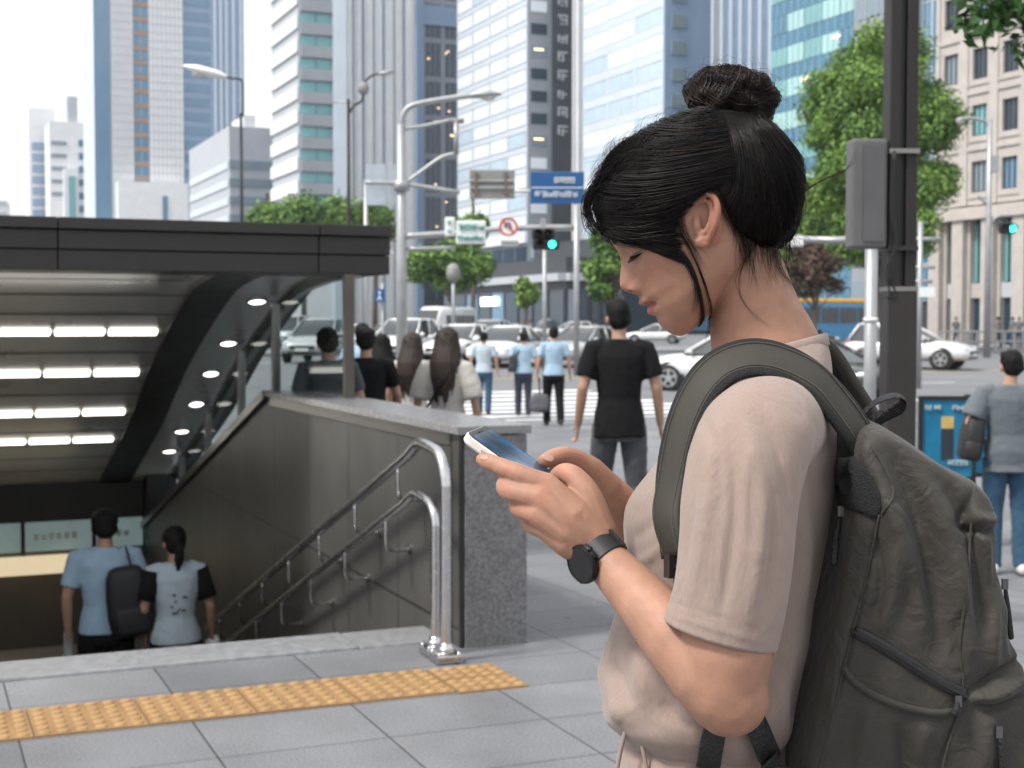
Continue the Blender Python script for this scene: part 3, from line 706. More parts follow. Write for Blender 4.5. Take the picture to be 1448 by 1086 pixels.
# --- side wall with coping
SL = -.29; V1 = 3.67; VE = 9.6
ztop = lambda v: .955 if v < V1 else .955 + SL * (v - V1)
wall = ent('granite_wall', 'dark granite parapet wall beside the stairs, its speckled end facing us', 'wall')
mb = MB(); P_ = [(0.012, -2.3), (.012, .955), (V1, .955), (VE, ztop(VE)), (VE, -2.3)]
mb.prism([(.0, v, z) for v, z in P_], [(.295, v, z) for v, z in P_]); mb.build('wall_body', M_PANEL, wall)
mb = MB(); mb.bb((.018, -.02, -.2), (.318, .012, .952)); mb.build('end_slab', M_GRAN, wall, bevel=.004)
mb = MB(); mb.bb((-.0, -.010, -.2), (.016, .0115, .95)); mb.bb((-.002, .098, -.2), (.004, .106, .95)); mb.build('corner_joint', M_BLK, wall)
mb = MB(); c0, c1 = -.025, .335
ring = lambda v, z: [(c0, v, z), (c1, v, z), (c1, v, z + .04), (c0, v, z + .04)]
mb.loft([ring(-.035, .957), ring(V1, .957), ring(VE, ztop(VE) + .002)]); mb.build('coping', M_CAP, wall, bevel=.005)
mb = MB(); mb.loft([[(c0 - .012, v, z - .02), (c0 - .002, v, z - .02), (c0 - .002, v, z + .045), (c0 - .012, v, z + .045)] for v, z in ((V1, .957), (VE, ztop(VE)))]); mb.build('edge_trim', M_DSTEEL, wall)
mb = MB(); mb.bb((-.006, .12, .90), (.0, 3.6, .955)); mb.build('light_strip', M_DSTEEL, wall)
# --- stairs, landing, opposite wall, end wall
M_STEP = mat('worn_granite_step', (.16, .16, .165), .6, var=.25, scale=30)
mb = MB(); nst = 12; run, rise = .365, .1567
for i in range(nst):
    mb.bb((STW, STV0 + i * run, -2.6), (-.004, STV0 + (i + 1) * run - .001, -(i + 1) * rise))
o = uvobj(mb, 'stair_flight', M_STEP, 'structure'); VL = STV0 + nst * run
mb = MB(); mb.bb((STW, VL, -2.6), (-.004, VE, -nst * rise - .0)); uvobj(mb, 'landing_floor', mat('landing_tile', (.34, .33, .30), .4, var=.2, scale=5), 'structure')
lw = ent('opposite_stair_wall', 'dark stone wall on the far left side of the stairwell, just outside the view', 'wall')
mb = MB(); mb.bb((STW - .3, .16, -2.3), (STW - .002, VE, .95)); mb.build('wall_body', M_PANEL, lw); mb = MB(); mb.bb((STW - .33, .15, .952), (STW + .02, VE, 1.0)); mb.build('coping', M_CAP, lw)
ew = ent('concourse_end_wall', 'dark wall closing the bottom of the stairs, with a lit cream ledge and a strip of windows', 'wall')
VW = 9.35
def onwall(x, y):            # height and u of a picture point on the end wall plane
    kk = (x - 724) / F; u = (kk * (O2[1] + VW * UX) - O2[0] + VW * UY) / (UX - kk * UY); p = E(u, VW); Yd = p.y
    return u, px(x, y, Yd).z
mb = MB(); mb.bb((STW, VW + .02, -2.3), (.0, VW + .25, .2)); mb.build('wall_body', mat('dark_wall', (.10, .09, .075), .5, var=.2, scale=2), ew)
_, zf = onwall(60, 735); _, zw = onwall(60, 781); _, zl = onwall(60, 806)
mb = MB(); mb.bb((STW, VW - .1, zf), (-.01, VW + .01, .15)); mb.bb((-.005, VW - .3, -.8), (.30, VW + .2, .0)); mb.build('header', M_FASC, ew)
ub = [onwall(x, 750)[0] for x in (-260, -112, 28, 129, 201)]
G_conc = mat('dim_lit_window', (.20, .26, .26), .25, var=.4, scale=3, emit=.16, ecol=(.55, .75, .75))
for a, b_ in zip(ub[:-1], ub[1:]):
    mb = MB(); mb.bb((a + .02, VW - .03, zw + .02), (b_ - .02, VW + .01, zf - .02)); o = mb.build('window', G_conc, ew)
    mb = MB()
    rr = random.Random(int(a * 100)); x_ = a + .15 * (b_ - a)
    while x_ < b_ - .3 * (b_ - a): mb.bb((x_, VW - .034, (zw + zf) / 2 - .035), (x_ + .05, VW - .031, (zw + zf) / 2 + .03 * rr.random() + .01)); x_ += .075
    mb.build('frosted_lettering', mat('frost', (.5, .58, .58), .6, var=.1), o)
    mb = MB(); mb.bb((b_ - .02, VW - .06, zw - .02), (b_ + .02, VW - .0, zf)); mb.build('mullion', M_BLK, o)
mb = MB(); mb.bb((STW, VW - .25, zl), (onwall(108, 790)[0], VW + .012, zw - .03)); mb.build('lit_ledge', mat('cream_ledge', (.62, .52, .38), .6, var=.05, emit=.55, ecol=(1, .80, .52)), ew)
# --- canopy
can = ent('entrance_canopy', 'dark canopy roof over the subway stairs with curved lit ceiling and glass side', 'canopy')
VF = 2.45; UR = .483; UL = -6.5
yb = lambda x, y: px(x, y, E(UR, VF).y).z
Zt, Zb = yb(553, 320), yb(553, 388)
h3 = (Zt - Zb)
def fasc(u0, u1):
    q = MB()
    q.bb((u0, VF - .03, Zt - h3 * .22), (u1, VF + .6, Zt)); q.bb((u0, VF, Zt - h3 * .60), (u1, VF + .6, Zt - h3 * .235)); q.bb((u0, VF + .012, Zb), (u1, VF + .6, Zt - h3 * .615))
    return q
cuts = [UR]
for x_ in (452, 84, -290, -660): kk = (x_ - 724) / F; cuts.append((kk * (O2[1] + VF * UX) - O2[0] + VF * UY) / (UX - kk * UY))
for a, b_ in zip(cuts[1:], cuts[:-1]): fasc(a + .003, b_ - .003).build('fascia_panel', M_FASC, can, bevel=.004)
mb = MB(); mb.bb((UR - .03, VF + .03, Zb + h3 * .42), (UR + .03, VF + .09, Zb + h3 * .52)); mb.build('drip_bracket', M_STEEL, can)
prof = [(VF + .1, Zb + .012), (3.0, Zb + .01), (3.36, 1.745), (3.9, 1.69), (4.44, 1.554), (5.1, 1.35), (5.78, 1.118), (6.45, .84), (7.13, .546), (8.3, .135), (9.5, -.29)]
prof = crom(prof, 5)
def pz(v):
    for (a, b_), (c_, d_) in zip(prof[:-1], prof[1:]):
        if a <= v <= c_: return b_ + (d_ - b_) * (v - a) / (c_ - a), math.atan2(d_ - b_, c_ - a)
    return prof[-1][1], -.35
def sheetp(u0, u1, dz0, th, v0=0, v1=99):
    q = MB(); pr = [(v, z + dz0) for v, z in prof if v0 <= v <= v1]
    q.loft([[(u0, v, z), (u1, v, z), (u1, v, z + th), (u0, v, z + th)] for v, z in pr]); return q
q = sheetp(UL, -.455, .03, .05); q.build('ceiling', M_CEIL, can, smooth='auto')
q = sheetp(-.455, -.15, -.004, .10); q.build('black_rib', M_BLK, can, smooth='auto')
q = sheetp(-.15, .30, .028, .05); q.build('side_soffit', M_CEIL, can, smooth='auto')
q = sheetp(.27, .325, -.035, .062); q.build('soffit_edge', M_DSTEEL, can, smooth='auto')
# roof top deck
q = MB(); pr = [(v, z) for v, z in prof]; q.loft([[(UL, v, max(z + .10, z + .1)), (UR, v, z + .1), (UR, v, z + .3), (UL, v, z + .3)] for v, z in pr if v > VF + .55]); q.build('roof_deck', M_FASC, can)
q = MB()
for i in range(16):
    for dv in (0,): pass
for v in lin(3.3, 9.2, 14):
    z, a = pz(v); q.box((-3.4, v, z + .029), (5.9, .012, .004), M=Matrix.Rotation(a, 3, 'X'))
q.build('ceiling_joint', M_BLK, can)
for v in (5.05, 6.0, 6.85, 7.65):
    z, a = pz(v)
    for i in range(14):
        u1 = -.52 - i * .385
        q = MB(); q.box((u1 - .175, v, z + .022), (.35, .085, .03), M=Matrix.Rotation(a, 3, 'X')); q.build('strip_light', M_LAMP, can, bevel=.006)
for x_, y_ in ((364, 434), (323, 496), (298, 545), (277, 593), (256, 634), (238, 670)):
    kk = (x_ - 724) / F; u = .08; v = (O2[0] + u * UX - kk * (O2[1] + u * UY)) / (UY + kk * UX); z, a = pz(v)
    q = MB(); q.lathe([(.0, -.004), (.055, -.004), (.062, .002), (.064, .02)], 20); M_ = Matrix.Translation((u, v, z + .022)) @ Matrix.Rotation(a, 4, 'X')
    o = q.build('downlight', M_LAMP, can, True); o.matrix_local = M_
    q = MB(); q.lathe([(.064, .012), (.064, -.006), (.078, -.008), (.082, .0), (.08, .012)], 20, caps=False); o2 = q.build('rim', M_STEEL, o, True)
def mull(x_, uu=.20):
    kk = (x_ - 724) / F; v = (O2[0] + uu * UX - kk * (O2[1] + uu * UY)) / (UY + kk * UX); return v
mv = [mull(493), mull(390), mull(341), mull(293), mull(255), mull(228)]
for i, v in enumerate(mv):
    z1 = (pz(v)[0] if v > 3 else Zb) - .005; z0 = ztop(v) + .05
    if z1 - z0 < .04: continue
    wd = .055 if i == 0 else .05
    q = MB(); q.bb((.20 - .03, v - wd / 2, z0), (.20 + .03, v + wd / 2, z1)); q.build('post', M_DSTEEL if i else mat('bronze_post', (.10, .09, .08), .4, metal=.6), can, bevel=.004)
pv = mv + [9.5]
for a, b_ in zip(pv[:-1], pv[1:]):
    a += .03; b_ -= .03; q = MB(); n = 8; vs_ = lin(a, b_, n)
    top = [(.2, v, (pz(v)[0] if v > 3 else Zb) - .01) for v in vs_]; bot = [(.2, v, ztop(v) + .055) for v in vs_]
    if top[0][2] - bot[0][2] < .05: continue
    rg = [[bot[i], (.208, bot[i][1], bot[i][2]), (.208, top[i][1], max(top[i][2], bot[i][2] + .002)), (.2, top[i][1], max(top[i][2], bot[i][2] + .002))] for i in range(n)]
    q.loft(rg); q.build('glass_pane', M_GLASS, can)
q = MB(); q.bb((UL, 3.2, -.0), (UL + .12, 3.4, Zb)); q.build('post', M_DSTEEL, can)
# real lamps behind the diffusers
# --- handrail pair
hr = ent('double_handrail', 'polished steel double handrail with bent ends running down the stairs', 'handrail')
UH = -.15
def bend(pts, k=4): return crom(pts, k)
up_ = [(UH, v, z) for v, z in ((-.22, .02), (-.22, .3), (-.22, .70), (-.218, .77), (-.20, .83), (-.15, .885), (-.08, .903), (.06, .916), (.13, .912), (.19, .888), (.26, .853), (5.1, -.90))]
lo_ = [(UH + .004, v - .05, z) for v, z in ((-.03, .02), (-.03, .3), (-.03, .53), (-.028, .58), (-.01, .625), (.04, .658), (.10, .672), (.20, .682), (.26, .677), (.32, .652), (.38, .623), (5.0, -1.08))]
def rail(pts, r, name):
    a = pts[:-1]; q = MB(); q.tube(bend(a, 5) + [pts[-1]], r, 16, up=(1, 0, 0)); return q.build(name, M_STEEL, hr, True)
rail(up_, .0245, 'upper_rail'); rail(lo_, .021, 'lower_rail')
for i in range(7):
    v = .42 + i * .70; z = .868 - (v - .22) * .3623
    q = MB(); q.tube(crom([(UH, v, z - .02), (UH, v + .0, z - .12), (UH + .02, v + .02, z - .165), (UH + .06, v + .04, z - .18), (-.004, v + .05, z - .18)], 4), .009, 8); o = q.build('bracket', M_STEEL, hr, True); q = MB(); q.tube([(-.012, v + .05, z - .18), (.004, v + .05, z - .18)], .024, 14); q.build('rosette', M_DSTEEL, o)
    v2 = .62 + i * .70; z2 = .645 - (v2 - .3) * .369
    q = MB(); q.tube(crom([(UH + .004, v2, z2 - .015), (UH + .004, v2, z2 - .12), (UH + .02, v2 + .02, z2 - .165), (UH + .06, v2 + .05, z2 - .18), (-.004, v2 + .06, z2 - .18)], 4), .009, 8); o = q.build('bracket', M_STEEL, hr, True); q = MB(); q.tube([(-.012, v2 + .06, z2 - .18), (.004, v2 + .06, z2 - .18)], .024, 14); q.build('rosette', M_DSTEEL, o)
for (u, v) in ((UH, -.22), (UH + .004, -.08)):
    q = MB(); q.box((u, v, .022), (.118, .118, .036)); q.lathe([(.036, 0), (.036, .02), (.029, .032), (.0255, .045)], 18, (u, v, .04)); o = q.build('base_plate', M_STEEL, hr, bevel=.006)
    q = MB()
    for sx_, sy_ in ((-1, -1), (1, -1), (1, 1), (-1, 1)): q.lathe([(.011, 0), (.011, .008), (.006, .013)], 8, (u + sx_ * .045, v + sy_ * .045, .038))
    q.build('bolt', M_STEEL, o, True)
# ================================================================ street furniture
M_POLE = mat('galvanised_pole', (.36, .37, .38), .45, metal=.5, var=.12, scale=5)
M_DPOLE = mat('dark_brown_pole', (.017, .0145, .0135), .55, metal=.2, var=.2, scale=4)
M_WHITE = mat('white_enamel', (.78, .79, .80), .35, var=.04); M_SIGNW = mat('white_sign_face', (.75, .78, .78), .5, var=.05, scale=2)
M_GREEN = mat('green_lettering', (.02, .30, .25), .5, var=.05); M_BLUE = mat('blue_sign_face', (.006, .078, .235), .5, var=.08, scale=2); M_SGREY = mat('sign_back', (.24, .24, .23), .6, var=.2, scale=3)
M_RED = mat('red_sign_ring', (.55, .06, .03), .5, var=.08); M_SIGL = mat('green_signal_lens', (.02, .9, .75), .3, var=0, emit=3.5, ecol=(.05, 1, .80)); M_LENS = mat('dark_lens', (.03, .02, .02), .3, var=0)
def at(x, y, Y): return px(x, y, Y)
def gnd(x, Y): p = px(x, 458, Y); return Vector((p.x, Y, gz(p.x, Y)))
def thing_at(name, base, label, cat, group=None, rz=0): return empty(name, base, rz, label, cat, group)
def rel(base, *pts): return [tuple(Vector(p) - Vector(base)) for p in pts]

# dark pillar at the right with cabinet, clamps and cables
Yp = 6.9; bp_ = gnd(1270, Yp); sPX = Yp / F
t = thing_at('street_pillar', bp_, 'tall dark steel pillar with a vertical groove, clamps and a grey signal cabinet', 'pole')
w_ = 40 * sPX; mb = MB(); mb.box((-.0, 0, 2.3), (w_ * .40, .14, 4.6)); t0 = mb.build('box_column', M_DPOLE, t, bevel=.006); t0.location.x = -w_ * .30
mb = MB(); mb.box((0, 0.01, 2.3), (w_ * .40, .14, 4.6)); t0 = mb.build('box_column', M_DPOLE, t, bevel=.006); t0.location.x = w_ * .30
mb = MB(); mb.box((0, .02, 2.3), (w_ * .22, .10, 4.6)); mb.build('groove', M_BLK, t)
for y_ in (216, 352, 409):
    z = at(1270, y_, Yp).z - bp_.z; mb = MB(); mb.box((0, 0, z), (w_ * 1.06, .165, .022)); mb.build('clamp', M_DSTEEL if y_ != 352 else M_BLK, t)
z1, z0 = at(1270, 409, Yp).z - bp_.z, at(1270, 1000, Yp).z - bp_.z
mb = MB(); mb.box((0, 0, z1 / 2), (w_ * 1.03, .16, z1 - .02)); mb.build('base_sleeve', mat('grey_brown_sleeve', (.026, .0225, .0205), .5, metal=.2, var=.2, scale=6), t, bevel=.006)
cz1, cz0 = at(1225, 199, Yp).z - bp_.z, at(1225, 352, Yp).z - bp_.z; cx = at(1225, 458, Yp - .05).x - bp_.x
mb = MB(); mb.box((cx, -.02, (cz0 + cz1) / 2), (50 * sPX, .13, cz1 - cz0)); cb_ = mb.build('signal_cabinet', mat('grey_cabinet', (.115, .115, .115), .5, metal=.2, var=.2, scale=5), t, bevel=.012)
mb = MB(); mb.box((cx + .02, -.09, (cz0 + cz1) / 2), (.10, .006, cz1 - cz0 - .06)); mb.build('door_panel', mat('grey_cabinet_door', (.095, .095, .10), .5, metal=.2, var=.2, scale=5), cb_)
mb = MB()
for dz in (.12, -.12): mb.box((-w_ * .52, 0, (cz0 + cz1) / 2 + dz), (.04, .05, .03))
mb.build('hinge', M_BLK, cb_)
for k, xx in enumerate((-.055, -.045)):
    mb = MB(); mb.tube(crom([(xx, -.085, cz1 - .06), (xx - .012, -.09, cz0 + .2), (xx + .01, -.088, cz0 + .02), (xx - .03, -.088, cz0 - .1), (xx - .01 + k * .02, -.086, cz0 - .22), (xx - .035, -.084, z1 - .04)], 4), .0045, 6); mb.build('cable', M_BLK, t, True)
# slim grey post behind it, with a horizontal mast
Yq = 13.0; b0 = gnd(1231, Yq); t = thing_at('grey_post', b0, 'slim grey steel post left of the dark pillar with a silver cross arm', 'pole')
mb = MB(); mb.tube([(0, 0, -.05), (0, 0, at(1231, 330, Yq).z - b0.z)], .058, 14); mb.build('post', M_POLE, t, True)
mb = MB(); mb.tube(rel(b0, at(1100, 338, Yq + .4), at(1180, 340, Yq), at(1232, 338, Yq)), .035, 10); mb.build('cross_arm', M_POLE, t, True)
mb = MB(); mb.box(rel(b0, at(1124, 341, Yq - .1))[0], (.14, .12, .10)); mb.build('clamp_box', M_WHITE, t, bevel=.01)
for xx in (1231,): mb = MB(); mb.tube([(0, 0, at(xx, 455, Yq).z - b0.z), (0, 0, at(xx, 449, Yq).z - b0.z)], .066, 14); mb.build('band', M_WHITE, t, True)
# crossbar post right of the pillar
Yq = 40; b0 = gnd(1300, Yq); t = thing_at('signpost', b0, 'pale grey post with short crossbars right of the dark pillar', 'pole')
mb = MB(); mb.tube([(0, 0, 0), (0, 0, at(1300, 313, Yq).z - b0.z)], .075, 10); mb.build('post', M_POLE, t, True)
for y_, x2 in ((338, 1330), (378, 1322), (398, 1318)):
    mb = MB(); mb.tube(rel(b0, at(1294, y_, Yq), at(x2, y_, Yq)), .055, 8); mb.build('crossbar', M_POLE, t, True)
mb = MB(); mb.box(rel(b0, at(1311, 413, Yq - .1))[0], (.42, .05, .28)); mb.build('sign_plate', M_SIGNW, t)
# lamp posts
def lamp_post(x_, Y, ytop, arm, head, label, r=.07, m=None, base=None):
    b0 = gnd(x_, Y); t = thing_at('street_lamp', b0, label, 'street lamp', 'street lamps'); m = m or M_POLE
    mb = MB(); H = at(x_, ytop, Y).z - b0.z; mb.tube([(0, 0, 0), (0, 0, H * .5), (0, 0, H)], [r * 1.25, r, r * .8], 12); mb.build('pole', m, t, True)
    if arm: mb = MB(); mb.tube(crom(rel(b0, *[at(a, b_, Y) for a, b_ in arm]), 5), r * .55, 10); mb.build('arm', m, t, True)
    if head:
        (xa, ya), (xb, yb_), th = head; p0, p1 = [Vector(q) for q in rel(b0, at(xa, ya, Y), at(xb, yb_, Y))]; th = th * Y / F
        mb = MB(); mb.tube([p0, p0.lerp(p1, .2), p0.lerp(p1, .7), p1], [(th * .25, th * .4), (th * .45, th), (th * .5, th * 1.1), (th * .2, th * .5)], 14, round_ends=True); hd = mb.build('lamp_head', M_WHITE if 'white' in label else M_POLE, t, True)
        mb = MB(); q = p0.lerp(p1, .62); mb.ell((q.x, q.y, q.z - th * .35), (th * .9, th * .8, th * .5), 12, 8); mb.build('lens', mat('lamp_lens', (.55, .56, .54), .15, var=.1), hd, True)
    return t
lamp_post(343, 38, 160, [(343, 165), (343, 125), (341, 113), (330, 111), (300, 107)], ((318, 108), (262, 94), 13), 'street lamp with a long white head reaching left over the canopy', .05, M_DPOLE)
t = lamp_post(494, 40, 140, [(494, 160), (500, 150), (512, 141), (515, 118), (528, 106), (548, 103)], ((536, 105), (556, 101), 6), 'thin brown lamp post with a round ball above the canopy corner', .055, M_DPOLE)
p_ = rel(t.location, at(514, 125, 40))[0]; mb = MB(); mb.ell(p_, (.16, .16, .19)); mb.build('round_ball', M_SGREY, t, True)
mb = MB(); mb.tube(rel(t.location, at(470, 144, 40), at(512, 145, 40)), .025, 8); mb.build('side_arm', M_POLE, t, True)
t = lamp_post(568, 27, 176, [(568, 180), (569, 165), (578, 152), (600, 145), (650, 137), (680, 134)], ((664, 135), (707, 133), 11), 'big grey signal pole with a curved lamp arm and several brackets', .10)
b0 = t.location
for pts, r_ in (([(570, 182), (600, 178), (640, 169)], .035), ([(570, 262), (592, 245), (625, 222), (648, 217)], .035), ([(516, 258), (570, 260), (650, 272)], .04), ([(572, 334), (640, 330), (720, 323), (812, 322)], .06), ([(574, 352), (645, 350)], .035)):
    mb = MB(); mb.tube(crom(rel(b0, *[at(x_, y_, 27) for x_, y_ in pts]), 4), r_, 8); mb.build('bracket_arm', M_POLE, t, True)
mb = MB(); mb.tube(rel(b0, at(637, 171, 27), at(656, 171, 27)), .05, 10); mb.build('camera_housing', M_SGREY, t, True)
mb = MB(); mb.tube(rel(b0, at(645, 172, 27), at(645, 218, 27)), .05, 10); mb.build('drop_tube', M_POLE, t, True)
mb = MB(); mb.tube(rel(b0, at(568, 255, 27), at(568, 270, 27)), .15, 12); mb.build('collar', M_POLE, t, True)
for x0, x1 in ((517, 545), (550, 573)):
    mb = MB(); p0, p1 = rel(b0, at(x0, 232, 27.2), at(x1, 290, 27.2)); mb.bb((p0[0], p0[1], p0[2]), (p1[0], p1[1] + .04, p1[2])); mb.build('banner_panel', mat('pale_banner', (.42, .48, .54), .5, var=.1), t)
# small poles behind
for x_, yt, Y, r_, lab in ((518, 255, 34, .05, 'thin pale post right of the canopy corner'), (541, 400, 36, .035, 'thin post carrying a small blue pedestrian sign'), (815, 290, 45, .09, 'grey post under the right end of the blue road sign'), (770, 345, 48, .07, 'grey post under the green traffic light'), (641, 378, 60, .07, 'short grey lamp post before the spreading tree')):
    b0 = gnd(x_, Y); t = thing_at('street_post', b0, lab, 'post', 'street posts'); mb = MB(); mb.tube([(0, 0, 0), (0, 0, at(x_, yt, Y).z - b0.z)], r_, 10); mb.build('pole', M_POLE, t, True)
    if x_ == 541:
        q = rel(b0, at(537, 418, Y - .1))[0]; mb = MB(); mb.box(q, (.25, .04, .33)); o = mb.build('pedestrian_sign', M_BLUE, t)
        mb = MB(); mb.ell((q[0], q[1] - .03, q[2] + .08), (.03, .012, .03), 10, 6); mb.tube([(q[0], q[1] - .03, q[2] + .05), (q[0], q[1] - .03, q[2] - .03), (q[0] - .05, q[1] - .03, q[2] - .11)], .014, 6); mb.tube([(q[0], q[1] - .03, q[2] - .03), (q[0] + .05, q[1] - .03, q[2] - .11)], .014, 6); mb.build('walking_figure', M_SIGNW, o)
    if x_ == 641: mb = MB(); mb.ell(rel(b0, at(641, 386, Y))[0], (.3, .3, .42)); mb.build('lantern', M_SGREY, t, True)
# signs on the mast arms
def board(name, lab, x0, y0, x1, y1, Y, m, cat='sign', th=.06):
    a, b_ = at(x0, y1, Y), at(x1, y0, Y); c_ = (a + b_) / 2
    t = thing_at(name, c_, lab, cat); mb = MB(); mb.box((0, 0, 0), (b_.x - a.x, th, b_.z - a.z)); mb.build('panel', m, t, bevel=.02); return t, b_.x - a.x, b_.z - a.z
def glyphs(t, m, n, z, s, x0, x1, y, seed, name='lettering'):
    for i in range(n):
        mb = MB(); cx_ = x0 + (x1 - x0) * (i + .5) / n - s / 2
        glyph(mb, lambda m_, a, c_, e, f_: m_.bb((cx_ + a * s, y - .02, z + e * s), (cx_ + c_ * s, y, z + f_ * s)), 1, seed + i * 13); mb.build(name, m, t)
Ys = 27
t, w_, h_ = board('direction_sign', 'blue direction sign with two lines of white lettering beside the woman\'s fringe', 750, 243, 826, 288, 34, M_BLUE)
mb = MB(); mb.box((0, -.033, 0), (w_ - .02, .006, .02)); mb.build('divider_line', M_SIGNW, t)
glyphs(t, M_SIGNW, 4, h_ * .12, h_ * .22, -w_ * .05, w_ * .32, -.04, 5); glyphs(t, M_SIGNW, 7, -h_ * .32, h_ * .22, -w_ * .42, w_ * .38, -.04, 55)
mb = MB(); mb.tube([(-w_ * 1.3, .08, -h_ * .1), (w_ * .55, .08, -h_ * .1)], .04, 8); mb.build('support_bar', M_POLE, t, True); mb = MB(); mb.tube([(w_ * .36, .1, -h_ * .5), (w_ * .36, .1, h_ * .3)], .05, 8); mb.build('clamp_post', M_POLE, t, True)
t, w_, h_ = board('sign_back', 'grey back of a road sign hung left of the blue direction sign', 664, 240, 728, 281, 30, M_SGREY)
for z in (-.12, .12): mb = MB(); mb.box((0, -.05, z * h_), (w_ * .98, .05, .05)); mb.build('stiffener', M_POLE, t)
for x_ in (-.35, .3): mb = MB(); mb.box((x_ * w_, -.06, 0), (.06, .06, h_ * .8)); mb.build('clip', mat('rusty_clip', (.16, .11, .08), .7, var=.2), t)
t, w_, h_ = board('lane_sign', 'white lane sign with green lettering on the signal mast', 645, 312, 687, 345, Ys - .2, M_SIGNW)
glyphs(t, M_GREEN, 4, h_ * .06, h_ * .3, -w_ * .45, w_ * .48, -.04, 9); glyphs(t, M_GREEN, 5, -h_ * .38, h_ * .26, -w_ * .45, w_ * .42, -.04, 99)
t, w_, h_ = board('lane_sign', 'narrow white sign with two green marks left of the white lane sign', 629, 307, 643, 334, Ys - .2, M_SIGNW); glyphs(t, M_GREEN, 1, h_ * .1, h_ * .22, -w_ * .3, w_ * .3, -.04, 71); glyphs(t, M_GREEN, 1, -h_ * .35, h_ * .2, -w_ * .3, w_ * .3, -.04, 72)
c_ = at(719, 321, Ys - .25); t = thing_at('no_entry_sign', c_, 'round white sign with a red ring and red slash over a blue arrow', 'sign'); r_ = 13.2 * Ys / F
rot = Matrix.Rotation(R(90), 3, 'X')
def disc(name, r, th, m, par, y=0):
    mb = MB(); mb.lathe([(r, 0), (r, th)], 28); o = mb.build(name, m, par); o.rotation_euler = (R(90), 0, 0); o.location.y = y; return o
disc('disc', r_ * .80, .03, M_SIGNW, t); mb = MB(); mb.lathe([(r_ * .78, 0), (r_ * .78, .04), (r_, .04), (r_, 0)], 28, caps=False); o = mb.build('red_ring', M_RED, t); o.rotation_euler = (R(90), 0, 0)
mb = MB(); mb.box((0, -.05, 0), (r_ * 1.6, .012, r_ * .16), M=Matrix.Rotation(R(45), 3, 'Y')); mb.build('red_slash', M_RED, t)
mb = MB(); mb.tube([(-r_ * .3, -.038, r_ * .2), (-r_ * .3, -.038, r_ * .35), (r_ * .1, -.038, r_ * .4), (r_ * .25, -.038, 0), (r_ * .2, -.038, -r_ * .35)], r_ * .1, 6); mb.box((-r_ * .3, -.038, r_ * .05), (r_ * .3, .01, r_ * .2)); mb.build('blue_arrow', M_BLUE, t)
t, w_, h_ = board('plate_sign', 'small white plate under the round red ringed sign', 707, 337, 733, 348, Ys - .25, M_SIGNW); glyphs(t, M_SGREY, 5, -h_ * .3, h_ * .5, -w_ * .45, w_ * .45, -.04, 5)
def signal(x_, y_, Y, lab, green_i=2, n=3, dx=13, dy=5):
    c_ = at(x_, y_, Y); t = thing_at('traffic_light', c_, lab, 'traffic light', 'traffic lights'); s = Y / F
    mb = MB(); mb.box((0, 0, 0), (n * dx * s + 4 * s, .22, 15 * s)); mb.build('housing', M_BLK, t, bevel=.03)
    for i in range(n):
        cx_ = (i - (n - 1) / 2) * dx * s
        mb = MB(); mb.lathe([(5.2 * s, 0), (4.5 * s, .04), (.02, .06)], 18); o = mb.build('lens', M_SIGL if i == green_i else M_LENS, t, True); o.rotation_euler = (R(90), 0, 0); o.location = (cx_, -.11, 0)
        mb = MB(); n_ = 10; rg = [[(cx_ + 6 * s * math.cos(a), y2, 6 * s * math.sin(a)) for y2 in (-.10, -.34)] for a in lin(R(-10), R(190), n_)]
        rg = [[(cx_ + k_ * 6 * s * math.cos(a), y2, k_ * 6 * s * math.sin(a)) for k_, y2 in ((1, -.10), (1, -.34), (.93, -.34), (.93, -.10))] for a in lin(R(-10), R(190), n_)]
        mb.loft(rg); mb.build('visor', M_BLK, t)
    return t
t = signal(768, 331, Ys - .3, 'row of black signal visors above the glowing green light on the mast', 9, 2, 14); mb = MB(); mb.box((0, .1, .15), (.1, .1, .3)); mb.build('hanger', M_POLE, t)
t = signal(772, 346, Ys - .35, 'black traffic light glowing green over the crossing', 1, 2, 17)
# right street lamp with signal
Yr = 62; b0 = gnd(1396, Yr); t = lamp_post(1396, Yr, 168, [(1396, 178), (1394, 172), (1380, 168), (1364, 167)], ((1368, 168), (1352, 170), 7), 'grey street lamp and signal pole before the stone building', .13)
b0 = t.location
for pts, r_ in (([(1400, 322), (1404, 312), (1412, 306), (1428, 305)], .06), ([(1396, 290), (1382, 276)], .06)):
    mb = MB(); mb.tube(crom(rel(b0, *[at(a, c, Yr) for a, c in pts]), 4), r_, 8); mb.build('bracket_arm', M_POLE, t, True)
mb = MB(); p0 = rel(b0, at(1405, 232, Yr))[0]; mb.box(p0, (.4, .3, .7)); mb.build('signal_back', M_POLE, t)
signal(1424, 323, Yr - .3, 'small traffic light glowing green on the pole by the stone building', 2, 3, 6)
# guard rail in front of the stone building
b0 = gnd(1385, 66); t = thing_at('guard_rail', b0 + Vector((0, 0, .1)), 'low grey pedestrian rail along the far pavement by the stone building', 'railing')
for x_ in range(1330, 1500, 13):
    p = rel(b0, px(x_, 458, 66 + (x_ - 1330) * .03))[0]; mb = MB(); mb.bb((p[0] - .05, p[1] - .05, 0), (p[0] + .05, p[1] + .05, 1.0)); mb.build('upright', M_POLE, t)
for z in (.5, .98): mb = MB(); a, c = rel(b0, px(1330, 458, 66), px(1500, 458, 71.1)); mb.tube([(a[0], a[1], z), (c[0], c[1], z)], .05, 6); mb.build('rail', M_POLE, t)
